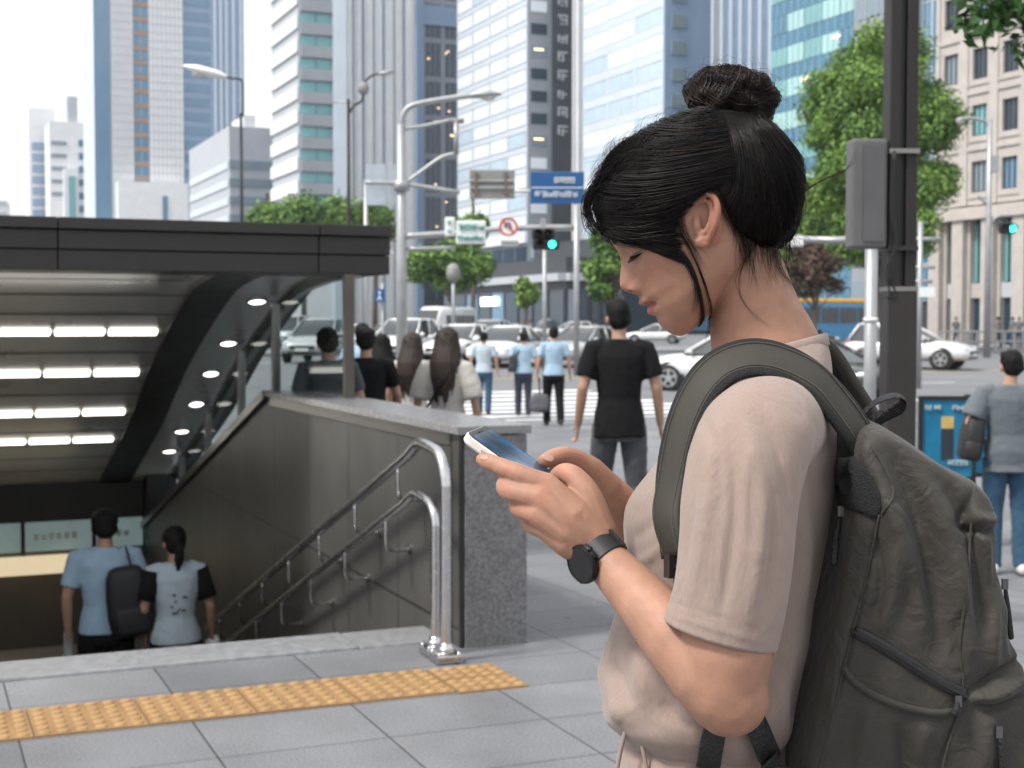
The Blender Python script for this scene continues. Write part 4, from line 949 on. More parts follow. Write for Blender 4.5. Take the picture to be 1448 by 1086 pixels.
# blue poster stand beside the right-hand man
Yb = 11.6; bb0 = gnd(1341, Yb); t = thing_at('poster_stand', bb0, 'black framed standing board with a blue poster, left of the man in grey', 'signboard', rz=R(-4))
zt_, zb_ = at(1341, 560, Yb).z - bb0.z, at(1341, 679, Yb).z - bb0.z; w_ = 80 * Yb / F
mb = MB()
for x_ in (-w_ / 2, w_ / 2 - .03): mb.bb((x_, -.03, 0), (x_ + .03, .03, zt_))
for z in (zb_, zt_ - .03): mb.bb((-w_ / 2 + .03, -.028, z), (w_ / 2 - .03, .028, z + .03))
mb.build('frame', M_BLK, t); M_POST = mat('blue_poster', (.012, .17, .31), .35, var=.25, scale=4)
mb = MB(); mb.bb((-w_ / 2 + .03, -.012, zb_ + .03), (w_ / 2 - .03, .012, zt_ - .03)); po = mb.build('poster', M_POST, t)
M_PTX = mat('poster_pale_print', (.45, .58, .62), .5, var=.1)
glyphs(po, M_PTX, 2, zt_ - .12, .06, -w_ * .42, -w_ * .1, -.013, 3); glyphs(po, M_PTX, 4, zt_ - .12, .05, w_ * .08, w_ * .45, -.013, 8); glyphs(po, M_PTX, 4, zb_ + .12, .05, w_ * .02, w_ * .35, -.013, 18)
mb = MB(); mb.box((0, -.014, (zt_ + zb_) / 2 - .05), (.10, .004, .26)); mb.build('dark_print_patch', mat('poster_dark', (.02, .03, .045), .5, var=.2), po); mb = MB(); mb.box((-.0, -.014, (zt_ + zb_) / 2 + .13), (.1, .004, .1)); mb.build('ochre_print_patch', mat('poster_ochre', (.5, .36, .12), .5, var=.2), po)
mb = MB(); mb.bb((-w_ / 2 - .02, -.2, 0), (-w_ / 2 + .05, .2, .04)); mb.bb((w_ / 2 - .05, -.2, 0), (w_ / 2 + .02, .2, .04)); mb.build('foot', M_BLK, t)
t2 = copy_tree(t); t2.location = gnd(1406, Yb + .25); t2['label'] = 'second blue poster board mostly hidden behind the man in grey'; t2.rotation_euler.z = R(-12)

# ================================================================ vehicles
def paint(n_, c_): return mat('paint_' + n_, c_, .28, var=.03, coat=.7, scale=2)
P_W = paint('white', (.70, .71, .72)); P_S = paint('silver', (.40, .41, .42)); P_K = paint('charcoal', (.03, .032, .036)); P_G = paint('grey', (.14, .15, .16))
M_CGL = mat('car_glass', (.025, .032, .036), .06, var=0, spec=.8); M_TYRE = mat('tyre', (.02, .02, .02), .8, var=.1); M_RIM = mat('alloy_rim', (.42, .43, .44), .35, metal=.8, var=.1)
M_HL = mat('headlight', (.72, .75, .78), .12, var=.1, scale=20); M_TL = mat('taillight', (.42, .02, .015), .2, var=.1); M_PLATE = mat('number_plate', (.65, .66, .66), .5, var=.05)
_wm = {}
def wheel_at(par, x, y, r):
    if r not in _wm:
        a = MB(); a.lathe([(r * .66, -.10), (r * .93, -.105), (r, -.07), (r, .07), (r * .93, .105), (r * .66, .10)], 28); ty = a.mesh('tyre'); ty.materials.append(M_TYRE); ty.polygons.foreach_set('use_smooth', [True] * len(ty.polygons))
        a = MB(); a.lathe([(.02, .108), (r * .2, .112), (r * .22, .104)], 16)
        for k in range(5):
            an = k * 2 * math.pi / 5; a.box((r * .42 * math.cos(an), r * .42 * math.sin(an), .104), (r * .5, r * .17, .014), an)
        a.lathe([(r * .58, .10), (r * .58, .115), (r * .67, .115), (r * .67, .10)], 28, caps=False); ri = a.mesh('rim'); ri.materials.append(M_RIM); _wm[r] = (ty, ri)
    ty, ri = _wm[r]; o = bpy.data.objects.new('wheel', ty); COL.objects.link(o); o.parent = par; o.location = (x, y, r)
    o.rotation_euler = (0, R(90) if x > 0 else R(-90), 0); q = bpy.data.objects.new('rim', ri); COL.objects.link(q); q.parent = o
def rrect(hw, y0, y1, z, r, n=5, top=None):
    pts = []
    for cx_, cy_, a0 in ((hw - r, y1 - r, 0), (-hw + r, y1 - r, 90), (-hw + r, y0 + r, 180), (hw - r, y0 + r, 270)):
        for k in range(n): a = R(a0 + 90 * k / (n - 1)); pts.append((cx_ + r * math.cos(a), cy_ + r * math.sin(a), z))
    return pts
SPEC = {
 'sedan': dict(st=[(-2.30, .60, .42, .72), (-2.22, .78, .32, .90), (-1.9, .86, .25, 1.0), (-1.2, .90, .22, .97), (0, .91, .21, .94), (.9, .91, .21, .93), (1.5, .89, .22, .87), (1.95, .85, .24, .78), (2.22, .76, .27, .68), (2.32, .60, .34, .56)], gh=(.94, -1.85, 1.12, .80, 1.44, -1.0, .05, .58), wb=1.38, r=.325),
 'suv': dict(st=[(-2.20, .66, .45, .95), (-2.14, .82, .36, 1.08), (-1.8, .89, .30, 1.10), (-1.1, .92, .28, 1.06), (0, .93, .27, 1.04), (.8, .93, .27, 1.04), (1.4, .91, .28, 1.00), (1.9, .87, .30, .92), (2.18, .78, .34, .80), (2.28, .60, .42, .64)], gh=(1.04, -2.12, 1.05, .82, 1.66, -1.72, -.02, .62), wb=1.36, r=.36),
 'van': dict(st=[(-2.45, .74, .42, 1.05), (-2.40, .88, .34, 1.10), (-1.8, .93, .28, 1.10), (0, .95, .26, 1.08), (1.2, .95, .26, 1.06), (1.9, .92, .28, 1.02), (2.32, .84, .32, .90), (2.45, .68, .40, .70)], gh=(1.06, -2.40, 1.75, .88, 1.95, -2.2, .95, .74), wb=1.5, r=.345)}
def car(kind, P, label, loc, rz, group='cars in the traffic', cat='car'):
    sp = SPEC[kind]; t = empty('car', loc, rz, label, cat, group)
    rings = []
    for y, hw, zb, zt in sp['st']:
        rg = []
        for k in range(24):
            a = 2 * math.pi * k / 24; c_, s_ = math.cos(a), math.sin(a); e = .55
            rg.append((hw * math.copysign(abs(c_) ** e, c_), y, (zb + zt) / 2 + (zt - zb) / 2 * math.copysign(abs(s_) ** .62, s_)))
        rings.append(rg)
    MB().loft(rings).build('body', P, t, True)
    z0, ya, yb_, hw0, z1, yc, yd, hw1 = sp['gh']; zm = z1 - .05
    L_ = lambda f: rrect(hw0 + (hw1 - hw0) * f, ya + (yc - ya) * f, yb_ + (yd - yb_) * f, z0 - .04 + (zm - z0 + .04) * f, .22 - .04 * f)
    MB().loft([L_(f) for f in (0, .5, 1)]).build('window', M_CGL, t, smooth='auto')
    rf = [rrect(hw1 + .012, yc - .02, yd + .03, zm - .02, .2), rrect(hw1 + .004, yc, yd, zm + .025, .2), rrect(hw1 - .08, yc + .12, yd - .10, z1 + .01, .2)]
    MB().loft(rf).build('roof', P, t, True)
    for s in (-1, 1):
        for ys, yt in ((ya + .10, yc + .06), ((ya + yb_) / 2 - .1, (yc + yd) / 2 - .1), (yb_ - .12, yd - .03)):
            q = MB(); q.tube([(s * (hw0 - .02), ys, z0), (s * (hw0 + hw1) / 2 + s * .004, (ys + yt) / 2, (z0 + zm) / 2), (s * (hw1 - .002), yt, zm)], (.045, .035), 6); q.build('pillar', P, t, True)
        yw = sp['wb']
        for y in (-yw, yw):
            q = MB(); q.lathe([(sp['r'] + .055, -.09), (sp['r'] + .055, .055), (.05, .056)], 24); o = q.build('wheel_arch', M_BLK, t); o.location = (s * .845, y, sp['r'] + .02); o.rotation_euler = (0, R(90) * s, 0)
            wheel_at(t, s * .83, y, sp['r'])
        st = sp['st']; yf = st[-2][0]; zf = st[-2][3]
        q = MB(); q.ell((s * .60, yf - .10, zf - .06), (.20, .16, .075), 14, 8); q.build('headlight', M_HL, t, True)
        q = MB(); q.ell((s * .64, st[1][0] + .08, st[1][3] - .12), (.17, .12, .09), 14, 8); q.build('taillight', M_TL, t, True)
        q = MB(); q.ell((s * (hw0 + .13), yb_ - .32, z0 + .03), (.10, .06, .07), 10, 8); q.build('mirror', P, t, True)
        q = MB()
        q.box((s * .935, .1, sp['st'][4][3] - .2), (.014, .2, .028)); q.build('door_handle', M_RIM, t)
    ye = sp['st'][-1][0]; zg = sp['st'][-1][3]
    q = MB(); q.box((0, ye - .0, zg - .05), (.95, .07, .13)); q.build('grille', M_BLK, t, bevel=.03)
    q = MB(); q.box((0, ye + .0, zg - .24), (1.1, .05, .09)); q.build('air_intake', M_BLK, t, bevel=.02)
    for y, sg in ((ye + .04, 1), (sp['st'][0][0] - .02, -1)):
        q = MB(); q.box((0, y, zg - .13 if sg > 0 else .72), (.5, .02, .11)); q.build('number_plate', M_PLATE, t)
    return t
def car_px(kind, P, x_, ybase, head, label, **k):
    p = ghit(x_, ybase); return car(kind, P, label, (p.x, p.y, gz(p.x, p.y)), R(head), **k)
# heading: 0 drives away, 180 comes towards us, 90 to the left, -90 to the right
car_px('suv', P_W, 1286, 521, -122, 'white SUV crossing behind the dark pillar, nose to the right')
car_px('sedan', P_K, 1158, 560, -148, 'dark sedan just behind the woman\'s shoulder, nose towards us')
car_px('suv', P_W, 1030, 553, 62, 'white SUV nosing out left of the woman\'s neck')
car_px('sedan', P_W, 926, 486, 76, 'white sedan just right of the man in black')
car_px('sedan', P_S, 824, 517, 150, 'silver sedan just left of the man in black')
car_px('sedan', P_W, 716, 517, 162, 'white sedan facing us between the light-shirted walkers')
car_px('sedan', P_W, 652, 512, 160, 'white sedan behind the long-haired women')
car_px('suv', P_W, 572, 512, 165, 'white SUV behind the big grey signal pole')
car_px('suv', P_S, 451, 512, 172, 'silver SUV seen through the canopy glass, facing us')
car_px('van', P_W, 410, 492, 175, 'pale van at the left seen through the canopy glass', cat='van')
car_px('sedan', P_W, 722, 478, 84, 'small white sedan side-on in front of the dark shops')
car_px('van', P_W, 780, 477, 100, 'small white van far behind, left of the man in black', cat='van')
car_px('suv', P_W, 806, 480, 110, 'small white SUV far behind, just left of the man in black\'s head')
car_px('sedan', P_G, 545, 487, 170, 'grey sedan far behind the big grey signal pole')
car_px('suv', P_K, 1120, 500, -100, 'black car side-on right behind the woman\'s nape')
car_px('sedan', P_W, 500, 496, 172, 'white sedan beyond the canopy post')
car_px('suv', P_S, 690, 497, 165, 'silver SUV queued behind the walkers')
car_px('sedan', P_W, 610, 489, 168, 'white sedan under the minibus front')
# minibus
p = ghit(628, 487); t = empty('minibus', (p.x, p.y, gz(p.x, p.y)), R(150), 'white high-roofed minibus above the queue of cars', 'minibus')
rg = []
for y, hw, zb, zt in ((-2.9, .9, .4, 2.5), (-2.8, 1.0, .35, 2.66), (1.5, 1.02, .35, 2.7), (1.9, 1.0, .35, 2.5), (2.5, .98, .35, 1.45), (2.95, .9, .4, 1.15), (3.05, .75, .5, .9)):
    rg.append([(hw * math.copysign(abs(math.cos(a)) ** .4, math.cos(a)), y, (zb + zt) / 2 + (zt - zb) / 2 * math.copysign(abs(math.sin(a)) ** .4, math.sin(a))) for a in (2 * math.pi * k / 24 for k in range(24))])
MB().loft(rg).build('body', P_W, t, True)
for s in (-1, 1):
    for a, b_ in ((-2.5, -1.3), (-1.2, 0), (.1, 1.3)): q = MB(); q.box((s * 1.0, (a + b_) / 2, 1.75), (.06, b_ - a, .62)); q.build('window', M_CGL, t)
    for y in (-1.8, 1.9): wheel_at(t, s * .93, y, .36)
    q = MB(); q.ell((s * .68, 2.93, .95), (.2, .12, .12)); q.build('headlight', M_HL, t, True)
q = MB(); q.add([(-.85, 2.42, 1.5), (.85, 2.42, 1.5), (.78, 1.86, 2.42), (-.78, 1.86, 2.42), (-.85, 2.56, 1.5), (.85, 2.56, 1.5), (.78, 2.0, 2.42), (-.78, 2.0, 2.42)], [(0, 1, 2, 3), (4, 5, 6, 7), (0, 1, 5, 4), (1, 2, 6, 5), (2, 3, 7, 6), (3, 0, 4, 7)]); q.build('windscreen', M_CGL, t)
q = MB(); q.box((0, 3.05, .7), (.9, .06, .16)); q.build('grille', M_BLK, t)
# city bus behind the nape
p = ghit(1186, 489); t = empty('city_bus', (p.x, p.y, gz(p.x, p.y)), R(-68), 'blue city bus with a yellow roof edge behind the woman\'s neck', 'bus')
PB = paint('blue', (.02, .20, .40)); PY = paint('yellow', (.72, .38, .04))
q = MB(); q.box((0, 0, 1.55), (2.5, 10.5, 2.5)); q.build('body', PB, t, bevel=.12); q = MB(); q.box((0, 0, 2.95), (2.44, 10.4, .32)); q.build('roof', PY, t, bevel=.1)
for s in (-1, 1):
    for i in range(7): q = MB(); q.box((s * 1.25, -4.4 + i * 1.42, 2.0), (.05, 1.3, 1.0)); q.build('window', M_CGL, t)
    for y in (-3.2, 3.3): wheel_at(t, s * 1.15, y, .48)
q = MB(); q.box((0, 5.25, 1.8), (2.2, .06, 1.5)); q.build('windscreen', M_CGL, t); q = MB(); q.box((0, 5.27, 2.8), (2.2, .08, .3)); q.build('route_board', mat('orange_route_board', (.8, .25, .05), .4, var=0, emit=1.2), t)
for s in (-1.17, 1.17): q = MB(); q.box((s, 5.26, 1.7), (.14, .1, 2.6)); q.build('corner_post', PY, t)
# ================================================================ passers-by
SKIN = mat('skin', (.42, .25, .175), .5, var=.08, scale=9, sss=.12); HAIRB = mat('black_hair', (.008, .007, .007), .5, spec=.2, var=.35, scale=40, bump=.5, bscale=120); HAIRN = mat('brown_hair', (.026, .012, .0075), .42, var=.5, scale=28, bump=.5, bscale=120)
def cloth(n_, c_, b=.25): return mat('cloth_' + n_, c_, .85, var=.14, scale=5, bump=b, bscale=260, sheen=.15)
C_BLACK = mat('cloth_black', (.007, .007, .008), .9, var=.14, scale=5, bump=.25, bscale=260, spec=.25); C_CHAR = cloth('charcoal', (.045, .05, .06)); C_NAVY = cloth('navy', (.02, .028, .05)); C_LBLUE = cloth('light_blue', (.33, .47, .60)); C_WHITE = cloth('off_white', (.56, .55, .53))
C_GREY = cloth('slate_grey', (.11, .13, .145)); C_JEAN = cloth('blue_jeans', (.025, .075, .14)); C_CREAM = cloth('cream', (.46, .44, .41)); C_PALE = cloth('pale_blue_grey', (.42, .50, .56)); M_SHOE = mat('dark_shoe', (.015, .015, .017), .5, var=.2); M_SHOEW = mat('white_shoe', (.6, .6, .6), .5, var=.1)
def ell_ring(c, rx, ry, n=18, e=.9):
    return [(c[0] + rx * math.copysign(abs(math.cos(a)) ** e, math.cos(a)), c[1] + ry * math.copysign(abs(math.sin(a)) ** e, math.sin(a)), c[2]) for a in (2 * math.pi * k / n for k in range(n))]
def hand_mb(mb, w, d, side, s=1.0, curl=.5):
    """palm, four fingers and a thumb hanging from wrist w along direction d"""
    d = Vector(d).normalized(); f = Vector((0, 1, 0)); f = (f - d * f.dot(d)).normalized(); o = d.cross(f) * (1 if side > 0 else -1)   # o: palm normal (towards body)
    w = Vector(w); pal = w + d * .085 * s
    mb.tube([w - d * .01, w + d * .03 * s, pal], [(.022 * s, .017 * s), (.036 * s, .016 * s), (.038 * s, .015 * s)], 10, up=f, round_ends=True)
    for k, (off, ln) in enumerate(((.027, .066), (.009, .076), (-.009, .07), (-.027, .055))):
        b_ = pal + f * off * s - d * .008; p1 = b_ + d * ln * .5 * s; p2 = p1 + (d * (1 - curl) + o * curl * .9).normalized() * ln * .3 * s; p3 = p2 + (d * (.5 - curl * .6) + o).normalized() * ln * .25 * s
        mb.tube([b_, p1, p2, p3], [.0098 * s, .009 * s, .0085 * s, .0075 * s], 8, round_ends=True)
    b_ = w + d * .03 * s + f * .03 * s; mb.tube([b_, b_ + (d * .6 + f * .7 + o * .3) * .03 * s, b_ + (d * 1.2 + f * .75 + o * .6) * .045 * s], [.013 * s, .0105 * s, .008 * s], 8, round_ends=True)
def person(label, loc, h, rz, shirt=C_BLACK, pants=C_CHAR, hair='short', hm=None, female=False, stride=.0, arms=None, sleeve=.55, head=(0, 0), shoe=None, vox=.0095, group=None, hem=.88, pshort=False, loose=1.0, legs=True, lowres=False, spread=0):
    k = h / 1.72; t = empty('person', loc, rz, label, 'person', group); hm = hm or HAIRB
    sw = .165 if female else .19; hw_ = .095
    hips = [(s * hw_, 0, .90) for s in (-1, 1)]; st = stride
    knees = [(-hw_ - .005 - spread * .5, .03 + st * .55, .49), (hw_ + .005 + spread * .5, .03 - st * .35, .50)]; ank = [(-hw_ - .005 - spread, st, .085), (hw_ + .005 + spread, -st * 1.1, .09 + abs(st) * .12)]
    arms = arms or [((-sw - .075, -.03, 1.15), (-sw - .10, .02, .90)), ((sw + .075, -.03, 1.15), (sw + .10, .02, .90))]
    sh = [(-sw, -.01, 1.40), (sw, -.01, 1.40)]
    b = MB()
    tor = [((0, -.005, .86), .15, .105), ((0, -.005, .95), .165, .115), ((0, 0, 1.08), .135 if not female else .12, .10), ((0, 0, 1.25), .155 if not female else .14, .115), ((0, -.01, 1.36), sw * .92, .105), ((0, -.015, 1.42), sw * .78, .075), ((0, -.01, 1.46), .07, .06)]
    b.loft([ell_ring(*q) for q in tor])
    for s, (e_, w_) in zip((-1, 1), arms):
        S_ = sh[0 if s < 0 else 1]; ar = .9 if female else 1.0
        b.tube([(S_[0] * .75, S_[1], S_[2] + .0), S_, tuple(Vector(S_).lerp(Vector(e_), .5)), e_, tuple(Vector(e_).lerp(Vector(w_), .35)), w_], [.05 * ar, .054 * ar, .047 * ar, .039 * ar, .038 * ar, .027 * ar], 12, round_ends=True)
        hand_mb(b, w_, Vector(w_) - Vector(e_), s, 1.0)
    for hp, kn, an in zip(hips, knees, ank):
        b.tube([hp, tuple(Vector(hp).lerp(Vector(kn), .4)), kn, tuple(Vector(kn).lerp(Vector(an), .35)), an], [.082, .078, .056, .054, .036], 12, round_ends=True)
        b.tube([(an[0], an[1] - .03, an[2] - .04), (an[0], an[1] + .04, an[2] - .042), (an[0], an[1] + .12, an[2] - .055)], [(.022, .024), (.022, .026), (.010, .022)], 10, up=(0, 0, 1), round_ends=True)
    hy, hx = head; hc = Vector((hx, .025 + hy * .5, 1.605))
    b.tube([(0, -.01, 1.42), (hx * .5, .0, 1.53), tuple(hc + Vector((0, -.01, -.03)))], [.058, .05, .05], 12)
    b.ell(hc + Vector((0, -.01, .02)), (.073, .09, .098)); b.ell(hc + Vector((0, .028, -.055)), (.05, .058, .06)); b.ell(hc + Vector((0, .088, -.02)), (.013, .022, .028)); b.ell(hc + Vector((0, .08, -.058)), (.022, .012, .01)); b.ell(hc + Vector((0, .072, .012)), (.05, .016, .012))
    for s in (-1, 1): b.ell(hc + Vector((s * .076, -.008, -.012)), (.012, .02, .032))
    for v in range(len(b.v)): b.v[v] = tuple(c * k for c in b.v[v])
    me = remesh(b, vox, 3, .5); link_mesh('body', me, SKIN, t, True)
    def fin(mb, name, m, vx, sm, wr=0, seed=1, par=t):
        mb.v = [tuple(c * k for c in q) for q in mb.v]; me = remesh(mb, vx, sm, .5)
        if wr:
            v = getv(me); n = getn(me); v += n * (wr * (vnoise(v * [1, 1, .55], 26, seed) * .6 + vnoise(v * [1, 1, .8], 60, seed + 3) * .4))[:, None]; setv(me, v)
        return link_mesh(name, me, m, par, True)
    # eyes and brows
    for s in (-1, 1):
        q = MB(); q.ell(tuple((hc + Vector((s * .030, .0755, -.004))) * k), (.011, .008, .008), 10, 8); q.build('eye', mat('eye_dark', (.03, .02, .018), .2, var=0), t, True)
    # shirt
    c = MB(); g_ = .014 * loose; low = hem
    tr = [((0, -.004, low), .190 * (1 if not female else .98), .142)] + [(q[0], q[1] + g_, q[2] + g_) for q in tor if q[0][2] > low + .05]
    tr[-1] = ((0, -.012, 1.47), .082, .075); c.loft([ell_ring(*q) for q in tr])
    for s, (e_, w_) in zip((-1, 1), arms):
        S_ = Vector(sh[0 if s < 0 else 1]); e2 = Vector(e_); end = S_.lerp(e2, sleeve / .55 * .72) if sleeve < 1 else Vector(w_)
        pts = [S_ * .0 + Vector((S_.x * .6, S_.y, S_.z + .01)), S_, S_.lerp(end, .5), end] if sleeve < 1 else [Vector((S_.x * .6, S_.y, S_.z + .01)), S_, e2, end]
        c.tube([tuple(p) for p in pts], [.07, .07, .066 * loose, .064 * loose] if sleeve < 1 else [.07, .068, .055, .042], 14)
    fin(c, 'shirt', shirt, vox * 1.15, 3, .0048, int(h * 1000) % 97)
    # trousers
    p = MB(); p.loft([ell_ring(q0, a + .012, b_ + .012) for q0, a, b_ in (((0, -.006, .80), .155, .105), ((0, -.006, max(.83, low - .02)), .156, .112), ((0, -.004, low + .06), .14, .098))])
    for hp, kn, an in zip(hips, knees, ank):
        p.tube([hp, tuple(Vector(hp).lerp(Vector(kn), .4)), kn, tuple(Vector(kn).lerp(Vector(an), .5)), (an[0], an[1] - .005, an[2] - .03)], [.10, .094, .076, .072, .066], 14)
    fin(p, 'trousers', pants, vox * 1.15, 2, .006, 5)
    for an in ank:
        q = MB(); z_ = an[2] - .085
        q.loft([[(an[0] + a * w_, an[1] + y, z_ + zz) for a, zz in ((-1, 0), (1, 0), (.85, hh), (-.85, hh))] for y, w_, hh in ((-.095, .040, .085), (-.03, .052, .115), (.05, .054, .10), (.14, .054, .07), (.20, .036, .04))])
        q.v = [tuple(c_ * k for c_ in v_) for v_ in q.v]; o = q.build('shoe', shoe or M_SHOE, t, True); sm = o.modifiers.new('s', 'SUBSURF'); sm.levels = sm.render_levels = 2
    # hair
    q = MB(); q.ell(hc + Vector((0, -.022, .045)), (.083, .094, .088)); q.ell(hc + Vector((0, -.055, -.005)), (.072, .055, .075))
    if hair == 'short':
        q.ell(hc + Vector((0, .03, .085)), (.06, .06, .035))
        rr = random.Random(int(h * 777))
        for _ in range(26):
            a = rr.uniform(-2.9, 2.9); z = rr.uniform(-.02, .09); q.ell(hc + Vector((math.sin(a) * .07, -.02 - math.cos(a) * .075, z)), (.022, .022, .028), 8, 6)
    elif hair == 'long':
        for i in range(15):
            a = -1.9 + 3.8 * i / 14; x0 = math.sin(a) * .078; y0 = -.03 - math.cos(a) * .075; sp = .98 + .10 * math.sin(i * 2.3); ln = -.41 - .06 * math.sin(i * 1.7) - .05 * math.cos(a)
            q.tube([tuple(hc + Vector((x0 * .8, y0 * .8, .07))), tuple(hc + Vector((x0 * 1.05, y0, -.03))), tuple(hc + Vector((x0 * sp * 1.35, y0 * 1.25 - .03, -.16))), tuple(hc + Vector((x0 * sp * 1.25, y0 * 1.2 - .055, -.27))), tuple(hc + Vector((x0 * sp * 1.05, y0 * 1.0 - .07, ln)))], [.028, .028, .024, .020, .007], 8, round_ends=True)
    elif hair == 'pony':
        q.tube([tuple(hc + Vector((.0, -.10, .03))), tuple(hc + Vector((.01, -.135, -.01))), tuple(hc + Vector((.012, -.135, -.10))), tuple(hc + Vector((.0, -.12, -.19)))], [.022, .034, .036, .012], 10, round_ends=True); q.ell(hc + Vector((0, .02, .08)), (.07, .07, .04))
        for s in (-1, 1): q.ell(hc + Vector((s * .07, .02, .03)), (.016, .04, .05))
    o = fin(q, 'hair', hm, .0075, 2)
    v = getv(o.data); n = getn(o.data); v += n * ((.0045 if hair == 'long' else .003) * np.sin(np.arctan2(v[:, 0], v[:, 1] + .03) * (34 if hair == 'long' else 26) + 4 * vnoise(v, 20, 2)))[:, None]; setv(o.data, v)
    t['h'] = h; return t
def pp(x_, ytop, Y, z=None, **k):
    p = px(x_, ytop, Y); z = gz(p.x, Y) if z is None else z
    return (p.x, p.y, z), p.z - z
def put(x_, ytop, Y, label, z=None, rz=0, **k):
    loc, h = pp(x_, ytop, Y, z); return person(label, loc, h, R(rz), **k)
def limb(*a): return a
# man in black
m1 = put(876, 425, 8.8, 'man in a black T-shirt and charcoal trousers walking away, left of the woman\'s chest', rz=2, stride=.13, hem=.83, loose=1.1, arms=[((-.262, -.05, 1.15), (-.285, .05, .91)), ((.262, -.03, 1.15), (.30, .05, .91))], vox=.0075, pants=C_CHAR, head=(.0, -.008), spread=.05)
m1.scale = (.93, 1, 1)
m2 = put(1428, 497, 10.3, 'man in a slate grey shirt and blue jeans at the right edge, back to us', rz=-8, shirt=C_GREY, pants=C_JEAN, stride=.03, arms=[((-.30, -.06, 1.17), (-.17, .10, 1.03)), ((.27, .0, 1.15), (.25, .12, .95))], vox=.0075, hem=.80, loose=1.35, sleeve=.62, head=(.01, .02), shoe=M_SHOEW)
put(632, 465, 9.9, 'long-haired woman in a cream top with a bag strap, behind the parapet', rz=-14, female=True, shirt=C_CREAM, pants=C_NAVY, hair='long', hm=HAIRN, loose=1.3, sleeve=.75)
put(583, 472, 11.6, 'long-haired woman in a white top, left of the one with the bag strap', rz=-24, female=True, shirt=C_WHITE, pants=C_NAVY, hair='long', hm=HAIRN, loose=1.25)
put(517, 464, 10.6, 'man in black half hidden behind the canopy post', rz=8, arms=[((-.26, .0, 1.15), (-.2, .15, 1.0)), ((.27, .03, 1.15), (.30, .2, .98))])
put(540, 474, 13.2, 'woman with long black hair in a black top right of the canopy post', rz=14, female=True, hair='long')
put(463, 465, 9.7, 'person in dark grey standing behind the canopy glass', rz=20, shirt=C_CHAR, head=(.0, .0))
def put_feet(x_, ytop, yfeet, label, **k):
    p = ghit(x_, yfeet); return put(x_, ytop, p.y, label, **k)
put_feet(684, 470, 586, 'man in a pale shirt and jeans right of the long-haired women', rz=-6, shirt=C_PALE, pants=C_JEAN, stride=.08, vox=.011)
p9 = put_feet(740, 470, 588, 'man in a light blue shirt with a dark shoulder bag near the crossing', rz=4, shirt=C_LBLUE, pants=C_NAVY, stride=.06, vox=.011)
p10 = put_feet(783, 463, 602, 'man in a light blue shirt and black trousers mid-stride near the crossing', rz=6, shirt=C_LBLUE, pants=C_BLACK, stride=.17, vox=.011)
put(512, 458, 17, 'person in light blue far behind the canopy post', rz=0, shirt=C_LBLUE, vox=.013)
# couple on the stairs
def on_step(x_, ytop, Y):
    p = px(x_, ytop, Y); u, v = toE(p); i = int((v - STV0) / run); return Y, -(i + 1) * rise
Y_, z_ = on_step(148, 722, 9.28)
s1 = put(148, 722, Y_, 'man in a light blue shirt with a black backpack going down the stairs', z=z_, rz=22, shirt=C_LBLUE, pants=C_BLACK, stride=.1, arms=[((-.26, -.02, 1.14), (-.25, .04, .91)), ((.26, -.05, 1.14), (.24, .03, .92))], vox=.008)
Y2, z2 = on_step(247, 746, 9.22)
s2 = put(247, 746, Y2, 'woman with a ponytail in a white and black polo going down the stairs', z=z2, rz=24, female=True, shirt=C_PALE, pants=C_BLACK, hair='pony', stride=.08, arms=[((-.235, -.03, 1.14), (-.21, .08, .93)), ((.25, -.03, 1.13), (.28, .08, .92))], vox=.008)
h2 = s2['h'] / 1.72
def extra(t, name, mb, m, k, sm=True, par=None, vx=None, lp=2):
    mb.v = [tuple(c * k for c in q) for q in mb.v]
    if vx: return link_mesh(name, remesh(mb, vx, lp, .5), m, par or t, True)
    return mb.build(name, m, par or t, sm)
for s in (-1, 1):
    q = MB(); S_ = Vector((s * .165, -.01, 1.40)); e_ = Vector((-.235, -.03, 1.14) if s < 0 else (.25, -.03, 1.13)); q.tube([S_ + Vector((s * .0, 0, .012)), S_.lerp(e_, .5), S_.lerp(e_, .75)], [.0735, .0725, .0715], 14); extra(s2, 'black_sleeve', q, C_BLACK, h2)
q = MB(); rr = random.Random(4)
for i in range(11): q.ell((rr.uniform(-.06, .06), -.137 - .0, 1.10 + rr.random() * .16), (.012, .004, .008), 8, 6)
extra(s2, 'back_print', q, C_NAVY, h2)
def loc_of(t, p):
    k = t['h'] / 1.72; return t.matrix_basis @ (Vector(p) * k)
def thing_by(t, name, p, label, cat, rz=None): return empty(name, loc_of(t, p), t.rotation_euler.z if rz is None else rz, label, cat)
def pack(name, label, t, p, d, m, slant=0, strap=None):
    e = thing_by(t, name, p, label, 'bag'); q = MB(); w_, dp, hh = d
    q.loft([ell_ring((0, 0, hh * (z - .5)), w_ / 2 * f, dp / 2 * f, 18, .55) for z, f in ((0, .75), (.06, .95), (.3, 1.03), (.6, 1.0), (.85, .9), (.97, .72), (1, .5))]); o = q.build('bag_body', m, e, True); 
    q = MB(); q.loft([ell_ring((0, -dp * .42, hh * (z - .5)), w_ / 2 * f, dp * .22 * f, 16, .55) for z, f in ((.05, .6), (.1, .74), (.38, .76), (.43, .6))]); q.build('front_pocket', m, e, True)
    if slant: e.rotation_euler.y = slant
    if strap:
        q = MB(); q.tube(crom(strap, 5), (.018, .006), 8); q.build('strap', m, e, True)
    return e
M_BAG = mat('black_nylon', (.012, .012, .014), .6, var=.25, scale=12, bump=.2, bscale=120)
pack('backpack', 'black backpack slung on the right shoulder of the man on the stairs', s1, (.13, -.20, 1.12), (.28, .17, .45), M_BAG, -.12, [(.05, .02, .2), (.04, .14, .32), (.05, .24, .26), (.07, .3, .1)])
